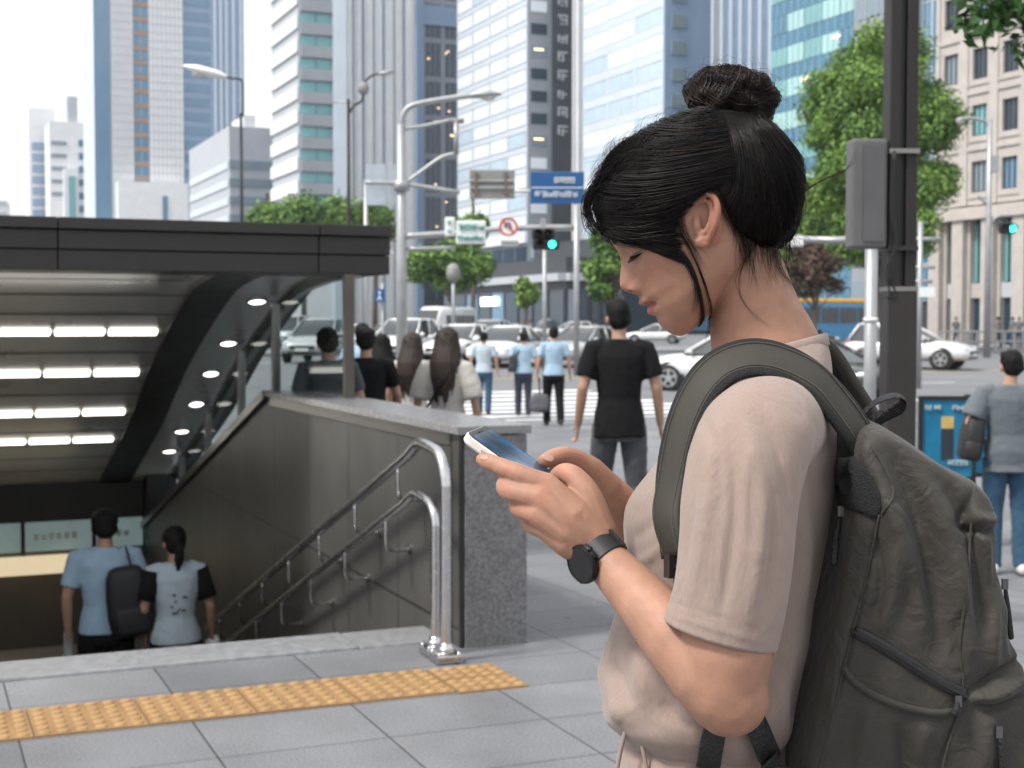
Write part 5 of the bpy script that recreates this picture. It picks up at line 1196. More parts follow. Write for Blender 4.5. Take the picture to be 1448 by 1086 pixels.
pack('shoulder_bag', 'dark bag hanging at the left side of the light-blue-shirted man near the crossing', p9, (-.23, -.10, 1.08), (.17, .12, .34), mat('dark_green_bag', (.03, .035, .035), .7, var=.2), .1, [(.06, .0, .14), (.1, -.02, .28), (.14, .06, .33)])
pack('shoulder_bag', 'black bag under the left arm of the man in slate grey', m2, (-.27, .02, 1.06), (.16, .30, .34), M_BAG, .15, [(.02, .0, .15), (.08, -.06, .28), (.12, .0, .33)])
pack('carry_bag', 'grey bag carried low beside the mid-stride man near the crossing', p10, (-.24, .02, .40), (.34, .18, .30), mat('grey_canvas', (.10, .10, .11), .8, var=.2), 0, [(.0, .0, .12), (-.01, .02, .36), (.0, .0, .42)])
def bottle(t, p, label):
    e = thing_by(t, 'water_bottle', p, label, 'bottle'); q = MB(); q.lathe([(.0, -.11), (.03, -.11), (.032, -.09), (.03, 0), (.032, .06), (.024, .09), (.012, .105), (.012, .12)], 16); q.build('bottle_body', mat('clear_plastic', (.55, .60, .62), .1, var=.1, alpha=.5), e, True)
    q = MB(); q.lathe([(.0145, .118), (.0145, .14), (.0, .14)], 12); q.build('cap', M_WHITE, e)
bottle(s1, (-.245, .075, .80), 'clear water bottle in the left hand of the man on the stairs')
bottle(s1, (.25, .07, .80), 'clear water bottle in the right hand of the man on the stairs')
e = thing_by(s2, 'paper_cup', (.29, .11, .83), 'small white paper cup in the right hand of the ponytailed woman', 'cup'); q = MB(); q.lathe([(.0, -.04), (.024, -.04), (.033, .045), (.031, .045), (.022, -.03)], 18); q.build('cup_wall', M_WHITE, e, True); e.rotation_euler.y = R(70)
# strap of the woman in cream, then tiny far pedestrians
e0 = [o for o in S.objects if o.type == 'EMPTY' and 'bag strap, behind the parapet' in o.get('label', '')][0]
q = MB(); q.tube(crom([(.10, -.06, 1.45), (.06, -.15, 1.35), (-.06, -.165, 1.18), (-.17, -.11, 1.02)], 5), (.014, .005), 8); extra(e0, 'bag_strap', q, C_BLACK, e0['h'] / 1.72)
far0 = person('tiny pedestrian far off before the dark shops', (0, 0, 0), 1.68, R(90), shirt=C_GREY, pants=C_NAVY, stride=.12, vox=.016, group='tiny far pedestrians')
for i, (x_, Y) in enumerate(((604, 100), (612, 102), (738, 96), (748, 100), (752, 98), (700, 104), (842, 90), (1412, 78), (1432, 80), (1441, 79), (1352, 82))):
    o = far0 if i == 0 else copy_tree(far0); p = px(x_, 458, Y); o.location = (p.x, Y, .15 if x_ > 1300 else 0); o.rotation_euler.z = R(90 + 47 * i)
    if x_ > 1300: o['label'] = 'tiny pedestrian far off on the pavement by the stone building'; o['group'] = 'tiny pedestrians by the stone building'
# ================================================================ the woman in the foreground
from mathutils.bvhtree import BVHTree
def proj(v):
    c, s = math.cos(PITCH), math.sin(PITCH); z = v[:, 2] - CAMZ
    dp = v[:, 1] * c - z * s; up = v[:, 1] * s + z * c
    return 724 + F * v[:, 0] / dp, 543 - F * up / dp
def bvh_of(me):
    return BVHTree.FromPolygons([v.co.copy() for v in me.vertices], [tuple(p.vertices) for p in me.polygons])
def cast(b, x, y, lift=0.0, default=None):
    d = ray(x, y).normalized(); h = b.ray_cast(Vector((0, 0, CAMZ)), d)
    if h[0] is None: return (px(x, y, default), -d) if default else (None, None)
    n = h[1] if h[1].dot(d) < 0 else -h[1]
    return h[0] + n * lift, n
YH = 1.47; K = YH / F                      # head plane and metres per picture unit there
HO = px(993, 310, YH); HF = Vector((-.866, 0, -.5)); HU = Vector((-.5, 0, .866)); HL = Vector((0, -1, 0))
def hp(f, u, l): return HO + HF * (f * K) + HU * (u * K) + HL * (l * K)
wbase = px(1010, 458, 1.47); wz = 0.0
woman = empty('person', (wbase.x, 1.47, 0), 0, 'young woman in a beige T-shirt with a dark hair bun, looking down at her phone', 'person')
WM = woman.matrix_basis.inverted() if False else Matrix.Translation(-Vector((wbase.x, 1.47, 0)))
def wlink(name, me, m, smooth=True, par=None):
    me.transform(WM); return link_mesh(name, me, m, par or woman, smooth)
# ---- head by slices: height, base front, back, half width (picture units)
ROWS = [(-129, 104, 92, 8), (-126, 111, 80, 24), (-119, 118, 56, 40), (-106, 122, 26, 57), (-92, 124.5, -2, 69), (-78, 126, -30, 79), (-66, 127.5, -55, 84), (-56, 129, -70, 87), (-46, 128, -86, 89), (-36, 126.5, -100, 91), (-24, 125, -112, 93), (-10, 123.5, -121, 95), (6, 121.5, -127, 97), (20, 123.5, -129, 98), (36, 125.5, -130, 98), (52, 122, -128, 97), (76, 114, -122, 91), (100, 98, -110, 79), (118, 70, -90, 58), (128, 36, -62, 34), (131, 10, -38, 10)]
hr_ = np.array(crom(ROWS, 8)); NT = 180; th = np.linspace(0, 2 * np.pi, NT, endpoint=False)
hv = []
for u, fr, bk, wd in hr_:
    mid = np.interp(u, [-129, -100, -60, 0, 60, 131], [98, 78, 30, 6, -4, -12]); mid = min(max(mid, bk + .30 * (fr - bk)), fr - .25 * (fr - bk))
    c, s = np.cos(th), np.sin(th); ef = np.interp(u, [-129, -80, 0, 131], [.95, .86, .80, .95])
    f = mid + np.where(c > 0, (fr - mid) * np.abs(c) ** ef, -(mid - bk) * np.abs(c) ** .9); l = wd * np.sign(s) * np.abs(s) ** .92
    frontness = np.clip(c, 0, 1) ** .6
    al = np.abs(l)
    nose = np.interp(u, [-58, -54, -50, -45, -38, -30, -23, -15, -7.5, 7, 20, 34], [0, .8, 2.5, 6.5, 14, 20.5, 22.8, 18.5, 14, 6.5, 2.0, 0])
    nw = np.interp(u, [-56, -40, -28, -10, 8, 30], [17, 16, 15.5, 13, 11, 12])
    f = f + nose * np.exp(-(al / nw) ** 2.4)
    f = f + 8.5 * np.exp(-((u + 37) / 8) ** 2 - ((al - 18) / 8.5) ** 2)                      # nostril wings
    f = f - 4 * np.exp(-((u + 49) / 5) ** 2 - ((al - 8) / 5) ** 2)
    f = f + (8.0 * np.exp(-((u + 59.5) / 6.0) ** 2) + 6.4 * np.exp(-((u + 77) / 6.8) ** 2)) * np.exp(-(al / 25) ** 2.6) * frontness
    f = f - 4.2 * np.exp(-((u + 67.5) / 2.6) ** 2) * np.exp(-(al / 33) ** 4)                  # line of the mouth
    f = f - 3.2 * np.exp(-((u + 66) / 7) ** 2 - ((al - 35) / 7) ** 2)                         # mouth corner
    f = f - 2.4 * np.exp(-((u + 87) / 5) ** 2 - (al / 24) ** 2) + 2.0 * np.exp(-((u + 101) / 9) ** 2 - (al / 22) ** 2)
    f = f - 9 * np.exp(-((u - 12) / 15) ** 2 - ((al - 40) / 20) ** 2) + 7.5 * np.exp(-((u - 11) / 10.5) ** 2 - ((al - 44) / 15) ** 2)   # socket and lidded eye
    f = f - 2.2 * np.exp(-((u - 4.5) / 2.0) ** 2 - ((al - 45) / 15) ** 4)                     # lash line
    f = f - 1.6 * np.exp(-((u - 22) / 2.4) ** 2 - ((al - 43) / 15) ** 4)                      # fold above the lid
    f = f + 3.0 * np.exp(-((u - 34) / 9) ** 2 - ((al - 36) / 26) ** 2)
    out = 3.5 * np.exp(-((u + 14) / 20) ** 2 - ((f - 78) / 30) ** 2)
    l = l + np.sign(l) * out
    hv.append([hp(a, u, b_) for a, b_ in zip(f, l)])
body = MB(); body.loft(hv)
# ---- ear
YE = YH - .071
def tubepx(mb, pts, r, n=12, **k):
    return mb.tube([px(*p) for p in pts], r, n, round_ends=True, **k)
ear = [(983, 315, YE + .010), (976, 296, YE + .004), (982, 280, YE - .003), (997, 273.5, YE - .008), (1010, 280, YE - .012), (1015, 296, YE - .013), (1012, 314, YE - .011), (1005, 330, YE - .007), (999, 341, YE - .004), (992, 345, YE - .001), (986, 340, YE + .003)]
tubepx(body, crom(ear, 5), [.0027 + .0008 * math.sin(math.pi * i / 50) + (.0018 if i > 40 else 0) for i in range(51)], 10)
body.v += []; q = MB()
q.ell((0, 0, 0), (.0155, .004, .026), 18, 12, M=Matrix.Rotation(R(-14), 3, 'Y') @ Matrix.Rotation(R(-20), 3, 'Z')); c_ = px(998, 312, YE + .003); body.add([Vector(v) + c_ for v in q.v], q.f)
tubepx(body, crom([(1003, 286, YE - .006), (1006, 300, YE - .009), (1004, 315, YE - .009), (997, 328, YE - .006), (990, 331, YE - .003)], 4), .0028, 10)
tubepx(body, crom([(1004, 286, YE - .006), (994, 284, YE - .004), (984, 290, YE - .001)], 4), .0022, 8)
tubepx(body, crom([(984, 306, YE + .002), (986, 318, YE - .003), (987, 328, YE + .0)], 4), .0042, 10)
tubepx(body, [(994, 338, YE - .003), (990, 341, YE - .002)], .0048, 10)
# ---- neck, shoulders and a chest under the shirt
def ringpx(y, xf, xb, Y, wl, n=40, yaw=0, e=1.0, dy=0):
    """horizontal ring between two picture abscissae, wl half width across the depth"""
    c = px((xf + xb) / 2, y, Y); half = (xb - xf) / 2 * Y / F; sn, cs = math.sin(yaw), math.cos(yaw); a = math.sqrt(max(1e-6, half * half - (wl * sn) ** 2)) / cs
    fw = Vector((-cs, sn, 0)); lf = Vector((-sn, -cs, 0)); out = []
    for k in range(n):
        t = 2 * math.pi * k / n; ct, st = math.cos(t), math.sin(t)
        p = c + fw * (a * math.copysign(abs(ct) ** e, ct)) + lf * (wl * math.copysign(abs(st) ** e, st)); p.z += dy * ct * half
        out.append(p)
    return out
NECK = [(325, 1010, 1080, 1.475, .040, -.2), (352, 1006, 1093, 1.475, .044, -.2), (384, 1003, 1108, 1.475, .048, -.2), (412, 1003, 1118, 1.475, .050, -.2), (440, 1004, 1128, 1.475, .051, -.25), (470, 1006, 1144, 1.475, .053, -.3), (498, 1011, 1158, 1.475, .058, -.3), (522, 1012, 1172, 1.475, .072, -.2), (545, 1005, 1168, 1.475, .095, 0), (580, 990, 1166, 1.475, .13, 0), (660, 955, 1160, 1.475, .145, 0), (760, 910, 1150, 1.475, .14, 0), (900, 900, 1130, 1.475, .13, 0), (1060, 905, 1110, 1.475, .14, 0)]
body.loft([ringpx(y, a, b_, Y, w_, 40, R(10) if i > 7 else 0, dy=d) for i, (y, a, b_, Y, w_, d) in enumerate(NECK)])
# ---- arms
body.tube([px(*p) for p in [(1080, 660, 1.335), (1062, 680, 1.30), (1045, 740, 1.275), (1036, 850, 1.262), (1026, 930, 1.256), (1022, 975, 1.256)]], [.036, .042, .045, .043, .0415, .037], 20, round_ends=True)
FA = [(1030, 985, 1.256), (1000, 952, 1.262), (958, 905, 1.282), (915, 856, 1.312), (880, 818, 1.338), (853, 788, 1.356), (838, 771, 1.362)]
body.tube([px(*p) for p in FA], [.0365, .0360, .0325, .0275, .0236, .0205, .0200], 20, round_ends=True)
body.tube([px(*p) for p in [(1024, 955, 1.258), (1034, 998, 1.256), (1036, 1008, 1.257)]], [.040, .028, .020], 16, round_ends=True)
body.tube([px(*p) for p in [(1085, 560, 1.60), (1060, 640, 1.63), (1040, 760, 1.65), (1030, 880, 1.655)]], [.05, .05, .044, .038], 14, round_ends=True)
body.tube([px(*p) for p in [(1030, 880, 1.655), (985, 836, 1.62), (930, 780, 1.56), (884, 730, 1.515), (862, 703, 1.50)]], [.038, .037, .033, .027, .0235], 16, round_ends=True)
# ---- left hand, holding the phone from below
def chain(pts, rs, n=12): body.tube([px(*p) for p in crom(pts, 4)], list(np.interp(np.linspace(0, 1, (len(pts) - 1) * 4 + 1), np.linspace(0, 1, len(rs)), rs)), n, round_ends=True)
def fist(pts, rs): body.tube([px(*p) for p in pts], rs, 14, round_ends=True)
WR = (842, 775, 1.362)
for mc, r1 in (((772, 686, 1.366), .0125), ((764, 705, 1.358), .0135), ((762, 727, 1.357), .013), ((770, 746, 1.361), .0118)):
    w0 = tuple(np.array(WR) + (np.array(mc) - np.array(WR)) * .08 + np.array([(mc[1] - 716) * -.22, (mc[1] - 716) * .22, 0]))
    m_ = tuple((np.array(w0) + np.array(mc)) / 2 + np.array([0, 0, -.0035])); fist([w0, m_, mc], [.0185, .0165, r1])
fist([(838, 768, 1.365), (806, 728, 1.362), (782, 706, 1.364)], [.019, .020, .014])
fist([(840, 778, 1.362), (806, 764, 1.366), (782, 748, 1.366)], [.018, .015, .012])
chain([(772, 686, 1.366), (742, 674, 1.367), (719, 664.5, 1.374), (697, 655.5, 1.386), (683, 650, 1.394)], [.0125, .0106, .0104, .0092, .0088, .0074])
chain([(764, 705, 1.358), (738, 699, 1.362), (718, 692, 1.372), (717, 682, 1.390), (733, 676, 1.415)], [.0132, .0108, .0106, .0096, .0085])
chain([(762, 727, 1.357), (746, 723, 1.362), (734, 717, 1.373), (734, 705, 1.395), (752, 696, 1.418)], [.0126, .0104, .0102, .0092, .008])
chain([(770, 746, 1.361), (757, 744, 1.367), (750, 738, 1.378), (755, 724, 1.398), (770, 714, 1.412)], [.0112, .0094, .009, .0082, .0072])
chain([(846, 752, 1.370), (832, 706, 1.372), (816, 679, 1.378), (799, 669, 1.388), (786, 675, 1.398)], [.0185, .0150, .0118, .0105, .0082])
# ---- right hand beyond, its thumb on the screen
fist([(862, 703, 1.50), (838, 676, 1.492), (818, 668, 1.487)], [.0235, .019, .014]); fist([(862, 706, 1.50), (838, 694, 1.495), (816, 688, 1.49)], [.022, .018, .013]); fist([(858, 712, 1.505), (834, 708, 1.50), (814, 704, 1.495)], [.02, .017, .012])
chain([(856, 690, 1.49), (836, 664, 1.478), (813, 650, 1.466), (793, 645, 1.452), (770, 652, 1.440)], [.0185, .0145, .0118, .0112, .0098, .0078])
chain([(818, 668, 1.487), (800, 664, 1.474), (785, 667, 1.462), (776, 672, 1.455)], [.013, .0102, .0095, .0078])
chain([(816, 686, 1.49), (796, 682, 1.482), (782, 688, 1.475), (784, 698, 1.470)], [.0125, .01, .0095, .008]); chain([(814, 702, 1.495), (796, 702, 1.488), (786, 708, 1.482)], [.0118, .0098, .008])
me = remesh(body, .00135, 0)
HC = np.array(hp(0, 0, 0))
def hloc(v):
    d = v - HC; return (d @ np.array(HF)) / K, (d @ np.array(HU)) / K, (d @ np.array(HL)) / K
def smooth_w(v):
    f, u, l = hloc(v); head = np.clip((u + 175) / 40, 0, 1) * (f > -40)
    x, y = proj(v); face = np.clip((f - 40) / 20, 0, 1) * (u > -122)
    earm = ((np.abs(x - 996) < 26) & (np.abs(y - 310) < 42) & (v[:, 1] < 1.42)).astype(float)
    hand = ((x < 855) & (y > 600)).astype(float)
    return np.clip(1 - .78 * np.maximum(face, earm) - .35 * hand, .1, 1)
lap(me, 9, .5, smooth_w)
def elbow_w(v):
    x, y = proj(v); return np.exp(-((x - 1025) / 70) ** 2 - ((y - 975) / 75) ** 2) * (v[:, 1] < 1.36)
lap(me, 60, .5, elbow_w)
lap(me, 40, .5, lambda v: np.exp(-((proj(v)[0] - 866) / 26) ** 2 - ((proj(v)[1] - 706) / 26) ** 2) * (v[:, 1] > 1.45))
v = getv(me); x, y = proj(v); f, u, l = hloc(v); al = np.abs(l)
col = np.ones((len(v), 4), np.float32); base = np.array([.375, .205, .140])
def mixc(mask, c): 
    mask = np.clip(mask, 0, 1)[:, None]; col[:, :3] = col[:, :3] * (1 - mask) + np.array(c) * mask
col[:, :3] = base * (1 + .05 * vnoise(v, 45, 4))[:, None]
isface = (f > 60) & (u > -130) & (u < 60) & (y < 480)
mixc(.28 * isface * np.exp(-((u + 28) / 24) ** 2 - ((al - 62) / 24) ** 2), (.42, .165, .12))
mixc(.30 * isface * np.exp(-((u + 28) / 12) ** 2 - (al / 20) ** 2), (.40, .155, .11))
lip = isface * np.clip(1.4 - np.abs((u + 68) / (15.5 - .010 * al ** 2)) ** 6, 0, 1) * (al < 36) * (f > 88); mixc(.85 * lip, (.33, .105, .085))
mixc(.55 * isface * np.exp(-((u + 67.6) / 1.7) ** 2) * (al < 35) * (f > 85), (.16, .05, .045))
mixc(.75 * isface * np.exp(-((u - 4.5) / 1.6) ** 2) * np.exp(-((al - 45) / 17) ** 6), (.045, .028, .025))
mixc(.45 * isface * np.exp(-((u - 33) / 6.5) ** 2) * np.exp(-((al - 40) / 24) ** 4), (.10, .06, .045))
mixc(.40 * ((np.abs(x - 998) < 22) & (np.abs(y - 308) < 40) & (v[:, 1] < 1.415)) * np.clip((x - 985) / 22, 0, 1), (.46, .15, .10))
for kx, ky, kr in ((719, 664, 10), (716, 690, 10), (733, 716, 9), (749, 738, 8), (797, 668, 10), (683, 650, 9), (770, 652, 9), (768, 690, 12), (764, 708, 10), (800, 645, 12), (820, 652, 10)):
    mixc(.32 * np.exp(-((x - kx) ** 2 + (y - ky) ** 2) / kr ** 2) * (v[:, 1] < 1.53), (.44, .155, .11))
mixc(.22 * np.exp(-((x - 1040) / 35) ** 2 - ((y - 1010) / 30) ** 2), (.38, .15, .10))
mixc(.85 * np.exp(-((x - 891) / 3.4) ** 2 - ((y - 411.5) / 2.2) ** 2) * (f > 90), (.03, .012, .010))  # dark hollow of the nostril painted into the skin tint
# fine creases at the knuckles and tendons on the back of the hand
n = getn(me)
for (x0, y0, x1, y1, w_, h_) in ((814, 768, 772, 690, 5, .0011), (820, 772, 766, 710, 5, .0010), (822, 780, 766, 732, 5, .0008), (835, 740, 822, 700, 7, .0006)):
    dx, dy = x1 - x0, y1 - y0; L2 = dx * dx + dy * dy; t = np.clip(((x - x0) * dx + (y - y0) * dy) / L2, 0, 1); dd = np.hypot(x - x0 - t * dx, y - y0 - t * dy)
    v = v + n * (h_ * np.exp(-(dd / w_) ** 2) * np.sin(np.pi * np.clip(t, .02, .98)) * (v[:, 1] < 1.37))[:, None]
for (cx_, cy_, nx_, ny_) in ((720, 665, .93, .38), (698, 656, .93, .38), (741, 674, .93, .38)):
    for o_ in (-3, 0, 3):
        t = (x - cx_) * nx_ + (y - cy_) * ny_ - o_; dd = np.abs(-(x - cx_) * ny_ + (y - cy_) * nx_)
        v = v - n * (.00030 * np.exp(-(t / 1.1) ** 2) * (dd < 13) * (v[:, 1] < 1.40))[:, None]
for (cx_, cy_, ang, ln) in ((1006, 492, .3, 60), (1020, 505, .25, 60)):
    t = -(x - cx_) * math.sin(ang) + (y - cy_) * math.cos(ang); v = v - n * (.0008 * np.exp(-(t / 2) ** 2) * (np.abs(x - cx_) < ln) * (y > 470))[:, None]
setv(me, v)
ca = me.color_attributes.new('tint', 'FLOAT_COLOR', 'POINT'); ca.data.foreach_set('color', col.ravel())
M_SK = mat('woman_skin', (.5, .3, .2), .54, var=0, spec=.32, sss=.22)
def fin_skin(m):
    at_ = node(m, 'ShaderNodeAttribute', _attribute_name='tint'); tc = node(m, 'ShaderNodeTexCoord')
    nn = node(m, 'ShaderNodeTexNoise', Scale=55.0, Detail=6.0); link(m, tc.outputs['Object'], nn.inputs['Vector'])
    r_ = node(m, 'ShaderNodeMapRange'); r_.inputs[1].default_value = .3; r_.inputs[2].default_value = .7; r_.inputs[3].default_value = .90; r_.inputs[4].default_value = 1.09; link(m, nn.outputs['Fac'], r_.inputs[0])
    s_ = node(m, 'ShaderNodeVectorMath', _operation='SCALE'); link(m, at_.outputs['Color'], s_.inputs[0]); link(m, r_.outputs[0], s_.inputs['Scale']); link(m, s_.outputs[0], bsdf(m).inputs['Base Color'])
    n2 = node(m, 'ShaderNodeTexNoise', Scale=900.0, Detail=3.0); link(m, tc.outputs['Object'], n2.inputs['Vector'])
    bp = node(m, 'ShaderNodeBump', Strength=.22, Distance=.0006); link(m, n2.outputs['Fac'], bp.inputs['Height']); link(m, bp.outputs[0], bsdf(m).inputs['Normal'])
fin_skin(M_SK)
BODY_BVH = bvh_of(me)
wlink('body', me, M_SK)
# nails
M_NAIL = mat('nail', (.47, .265, .22), .22, var=.05)
def nail(x_, y_, Ydef, w_, h_, ang, tilt=0):
    p, n_ = cast(BODY_BVH, x_, y_, -.0004, Ydef); q = MB(); q.ell((0, 0, 0), (w_, .0011, h_), 14, 8)
    ax = Vector((math.cos(ang), 0, math.sin(ang))); ax = (ax - n_ * ax.dot(n_)).normalized(); up = ax.cross(-n_)
    Mx = Matrix((ax, -n_, up)).transposed(); wlink('nail', MB().add([Mx @ Vector(v_) + p for v_ in q.v], q.f).mesh('nail'), M_NAIL)
nail(775, 647.5, 1.44, .0068, .0042, R(-14)); nail(684.5, 647, 1.39, .0055, .0030, R(-24))
# lashes and eyebrow
LASH = mat('lash', (.008, .006, .006), .5, var=0); mb = MB()
for sg in (1, -1):
    for i in range(26):
        t = i / 25; l_ = sg * (30 + 30 * t); u_ = 5.5 - 2.5 * math.sin(math.pi * t)
        f_ = np.interp(abs(l_), [30, 38, 46, 54, 60], [117, 115.5, 112, 104, 96]); b0 = hp(f_ - 1.5, u_, l_); fl = 7.5 + 3.5 * t
        mb.tube([b0, hp(f_ + fl * .5, u_ - 4.0, l_ + sg * 1.5 * t), hp(f_ + fl * .95, u_ - 5.0, l_ + sg * 4 * t)], [.00036, .00028, .00008], 4)
wlink('eyelashes', mb.mesh('eyelashes'), LASH)
mb = MB(); rr = random.Random(9)
for sg in (1, -1):
    for i in range(90):
        t = rr.random(); l_ = sg * (16 + 44 * t); u_ = 33 + 6 * math.sin(math.pi * t * .8) + rr.uniform(-3.5, 3.5); f_ = np.interp(abs(l_), [16, 30, 44, 60], [127, 123.5, 117, 103])
        mb.tube([hp(f_ - .5, u_, l_), hp(f_ + .8 - 3 * t, u_ + 1.5, l_ + sg * 5), hp(f_ - 2 - 5 * t, u_ + 1.5, l_ + sg * 10)], [.0003, .0003, .0001], 4)
wlink('eyebrows', mb.mesh('eyebrows'), LASH)

# ---- T-shirt
SH = MB(); YAW = R(12)
TOR = [(486, 1052, 1163, 1.475, .066, -.25), (503, 1030, 1172, 1.475, .078, -.25), (522, 1005, 1178, 1.475, .105, -.15), (545, 985, 1184, 1.475, .150, 0), (575, 968, 1187, 1.475, .180, 0), (610, 952, 1188, 1.475, .188, 0), (650, 926, 1188, 1.475, .184, 0), (690, 896, 1186, 1.475, .180, 0), (725, 880, 1182, 1.475, .174, 0), (770, 880, 1177, 1.475, .166, 0), (830, 874, 1168, 1.475, .160, 0), (890, 862, 1160, 1.475, .160, 0), (940, 846, 1152, 1.475, .164, 0), (968, 842, 1147, 1.475, .166, 0), (992, 848, 1140, 1.475, .163, 0), (1012, 866, 1130, 1.475, .152, 0), (1030, 884, 1118, 1.475, .140, 0)]
TOR2 = crom(TOR, 5)
SH.loft([ringpx(y, a, b_, Y, w_, 90, YAW, .94, dy=d) for (y, a, b_, Y, w_, d) in TOR2])
SLV = [[(1118, 606, 1.39), (1096, 604, 1.345), (1070, 622, 1.305), (1054, 664, 1.287), (1045, 720, 1.275), (1039, 790, 1.266), (1031, 848, 1.262), (1019, 894, 1.262)], [(1120, 606, 1.57), (1096, 604, 1.61), (1075, 640, 1.65), (1062, 740, 1.665), (1055, 830, 1.67)]]
SLR = [[.040, .049, .0535, .0540, .0530, .0515, .0510, .0522], [.045, .052, .054, .052, .052]]
def sleeve(pts, rs, inner=.005):
    pts = [px(*p) for p in crom(pts, 14)]; N = len(pts); rs = np.interp(np.linspace(0, 1, N), np.linspace(0, 1, len(rs)), rs); rings = []; n = 130; nr = None
    for i, p in enumerate(pts):
        t = (pts[min(N - 1, i + 1)] - pts[max(0, i - 1)]).normalized(); nr = Vector((0, 1, 0)); nr = (nr - t * nr.dot(t)).normalized(); bi = t.cross(nr)
        rings.append([p + nr * math.cos(2 * math.pi * k / n) * rs[i] * .96 + bi * math.sin(2 * math.pi * k / n) * rs[i] for k in range(n)])
    e = [[rings[-1][k] + (pts[-1] - rings[-1][k]) * q / rs[-1] + (pts[-1] - pts[-2]).normalized() * dz for k in range(n)] for q, dz in ((.0006, .0018), (.002, .0026), (.004, .0018))]
    ins = [[p + (v_ - p) * (1 - inner / rs[i]) for v_ in rings[i]] for i, p in enumerate(pts)]
    return MB().loft(rings + e + ins[::-1][:24], True, False)
SH.tube([px(1112, 566, 1.42), px(1102, 588, 1.375), px(1090, 612, 1.335)], [.036, .043, .048], 24, round_ends=True)
sme = remesh(SH, .0026, 0); lap(sme, 12, .5)
slm = [sleeve(a_, b_).mesh('sleeve') for a_, b_ in zip(SLV, SLR)]
v = getv(sme); n = getn(sme); x, y = proj(v); near = n[:, 1] < .35
def use(me_):
    global v, n, x, y, near, disp
    v = getv(me_); n = getn(me_); x, y = proj(v); near = n[:, 1] < .35
def fold(pts, w_, h_, mask=None):
    """a ridge (h>0) or crease along a polyline drawn in the picture"""
    global disp
    P2 = np.array(crom(pts, 5)); best = np.full(len(v), 1e9); tb = np.zeros(len(v))
    for i in range(len(P2) - 1):
        d = P2[i + 1] - P2[i]; L2 = d @ d + 1e-9; t = np.clip(((x - P2[i, 0]) * d[0] + (y - P2[i, 1]) * d[1]) / L2, 0, 1); dd = np.hypot(x - P2[i, 0] - t * d[0], y - P2[i, 1] - t * d[1])
        m_ = dd < best; best[m_] = dd[m_]; tb[m_] = (i + t[m_]) / (len(P2) - 1)
    disp += h_ * np.exp(-(best / w_) ** 2) * np.sin(np.pi * np.clip(tb, .03, .97)) ** .6 * (near if mask is None else mask)
FOLDS_SLEEVE = (([(1048, 585), (1088, 612), (1112, 680), (1114, 760)], 9, -.0035), ([(1058, 600), (1076, 690), (1072, 790), (1056, 875)], 13, .0040), ([(1010, 600), (1002, 700), (986, 800), (976, 860)], 12, .0034), ([(1032, 610), (1040, 720), (1028, 820), (1020, 870)], 9, -.0036), ([(985, 640), (975, 740), (968, 820)], 8, -.0028), ([(1095, 700), (1092, 780), (1080, 880)], 8, -.003), ([(995, 590), (1015, 640), (1020, 700)], 7, -.0022), ([(1060, 640), (1052, 700), (1056, 760)], 6, .002))
FOLDS_BODY = (([(1120, 690), (1135, 780), (1120, 900), (1098, 1010)], 16, .005), ([(1140, 640), (1155, 760), (1140, 900)], 10, -.004), ([(1105, 930), (1085, 990), (1060, 1040)], 10, -.005), ([(1100, 960), (1110, 1020), (1100, 1060)], 9, .005),
 ([(960, 640), (925, 690), (895, 720)], 11, .0038), ([(965, 690), (930, 735), (890, 765)], 10, -.0035), ([(950, 760), (915, 790), (885, 800)], 8, .003), ([(975, 620), (950, 670), (945, 720)], 7, -.003),
 ([(870, 880), (900, 930), (915, 985)], 12, .006), ([(858, 930), (880, 970), (900, 1000)], 10, -.006), ([(890, 880), (930, 950), (960, 1010)], 12, -.005), ([(850, 950), (870, 1000), (885, 1020)], 8, .005), ([(905, 920), (950, 970), (1000, 1030)], 11, .005), ([(930, 990), (960, 1020), (985, 1030)], 8, -.005), ([(1180, 560), (1176, 640), (1172, 720)], 9, .004))
disp = .0014 * vnoise(v * np.array([1, 1, .45]), 22, 3) + .0005 * vnoise(v * np.array([1, 1, .6]), 55, 8)
for f_ in FOLDS_BODY: fold(*f_)
fold([(1045, 503), (1085, 492), (1130, 502), (1168, 520)], 1.8, -.0018, None)
bl = np.clip((y - 860) / 90, 0, 1) * np.clip((1040 - y) / 40, 0, 1); disp += bl * .004 * np.sin((x * .55 + (y - 900) * .35) / 9 + 2 * vnoise(v, 14, 5))
setv(sme, v + n * disp[:, None]); lap(sme, 2, .4)
for k_, sl_ in enumerate(slm):
    use(sl_); hemw = np.clip((880 - y) / 60, .15, 1); disp = hemw * (.0012 * vnoise(v * np.array([1, 1, .45]), 24, 13) + .0006 * vnoise(v * np.array([1, 1, .6]), 60, 18))
    if k_ == 0:
        for f_ in FOLDS_SLEEVE: fold(f_[0], f_[1] * .95, f_[2] * 1.2)
        fold([(940, 851), (1000, 869), (1096, 899)], 1.3, -.0014); fold([(940, 847), (1000, 865), (1096, 895)], 1.0, -.0008); fold([(944, 868), (1000, 886), (1094, 914)], 4, .0009)
    setv(sl_, v + n * disp[:, None])
SHIRT_BVH = bvh_of(sme)
M_TEE = mat('beige_jersey', (.285, .213, .180), .9, var=.04, scale=14, bump=.14, bscale=900, sheen=.2)
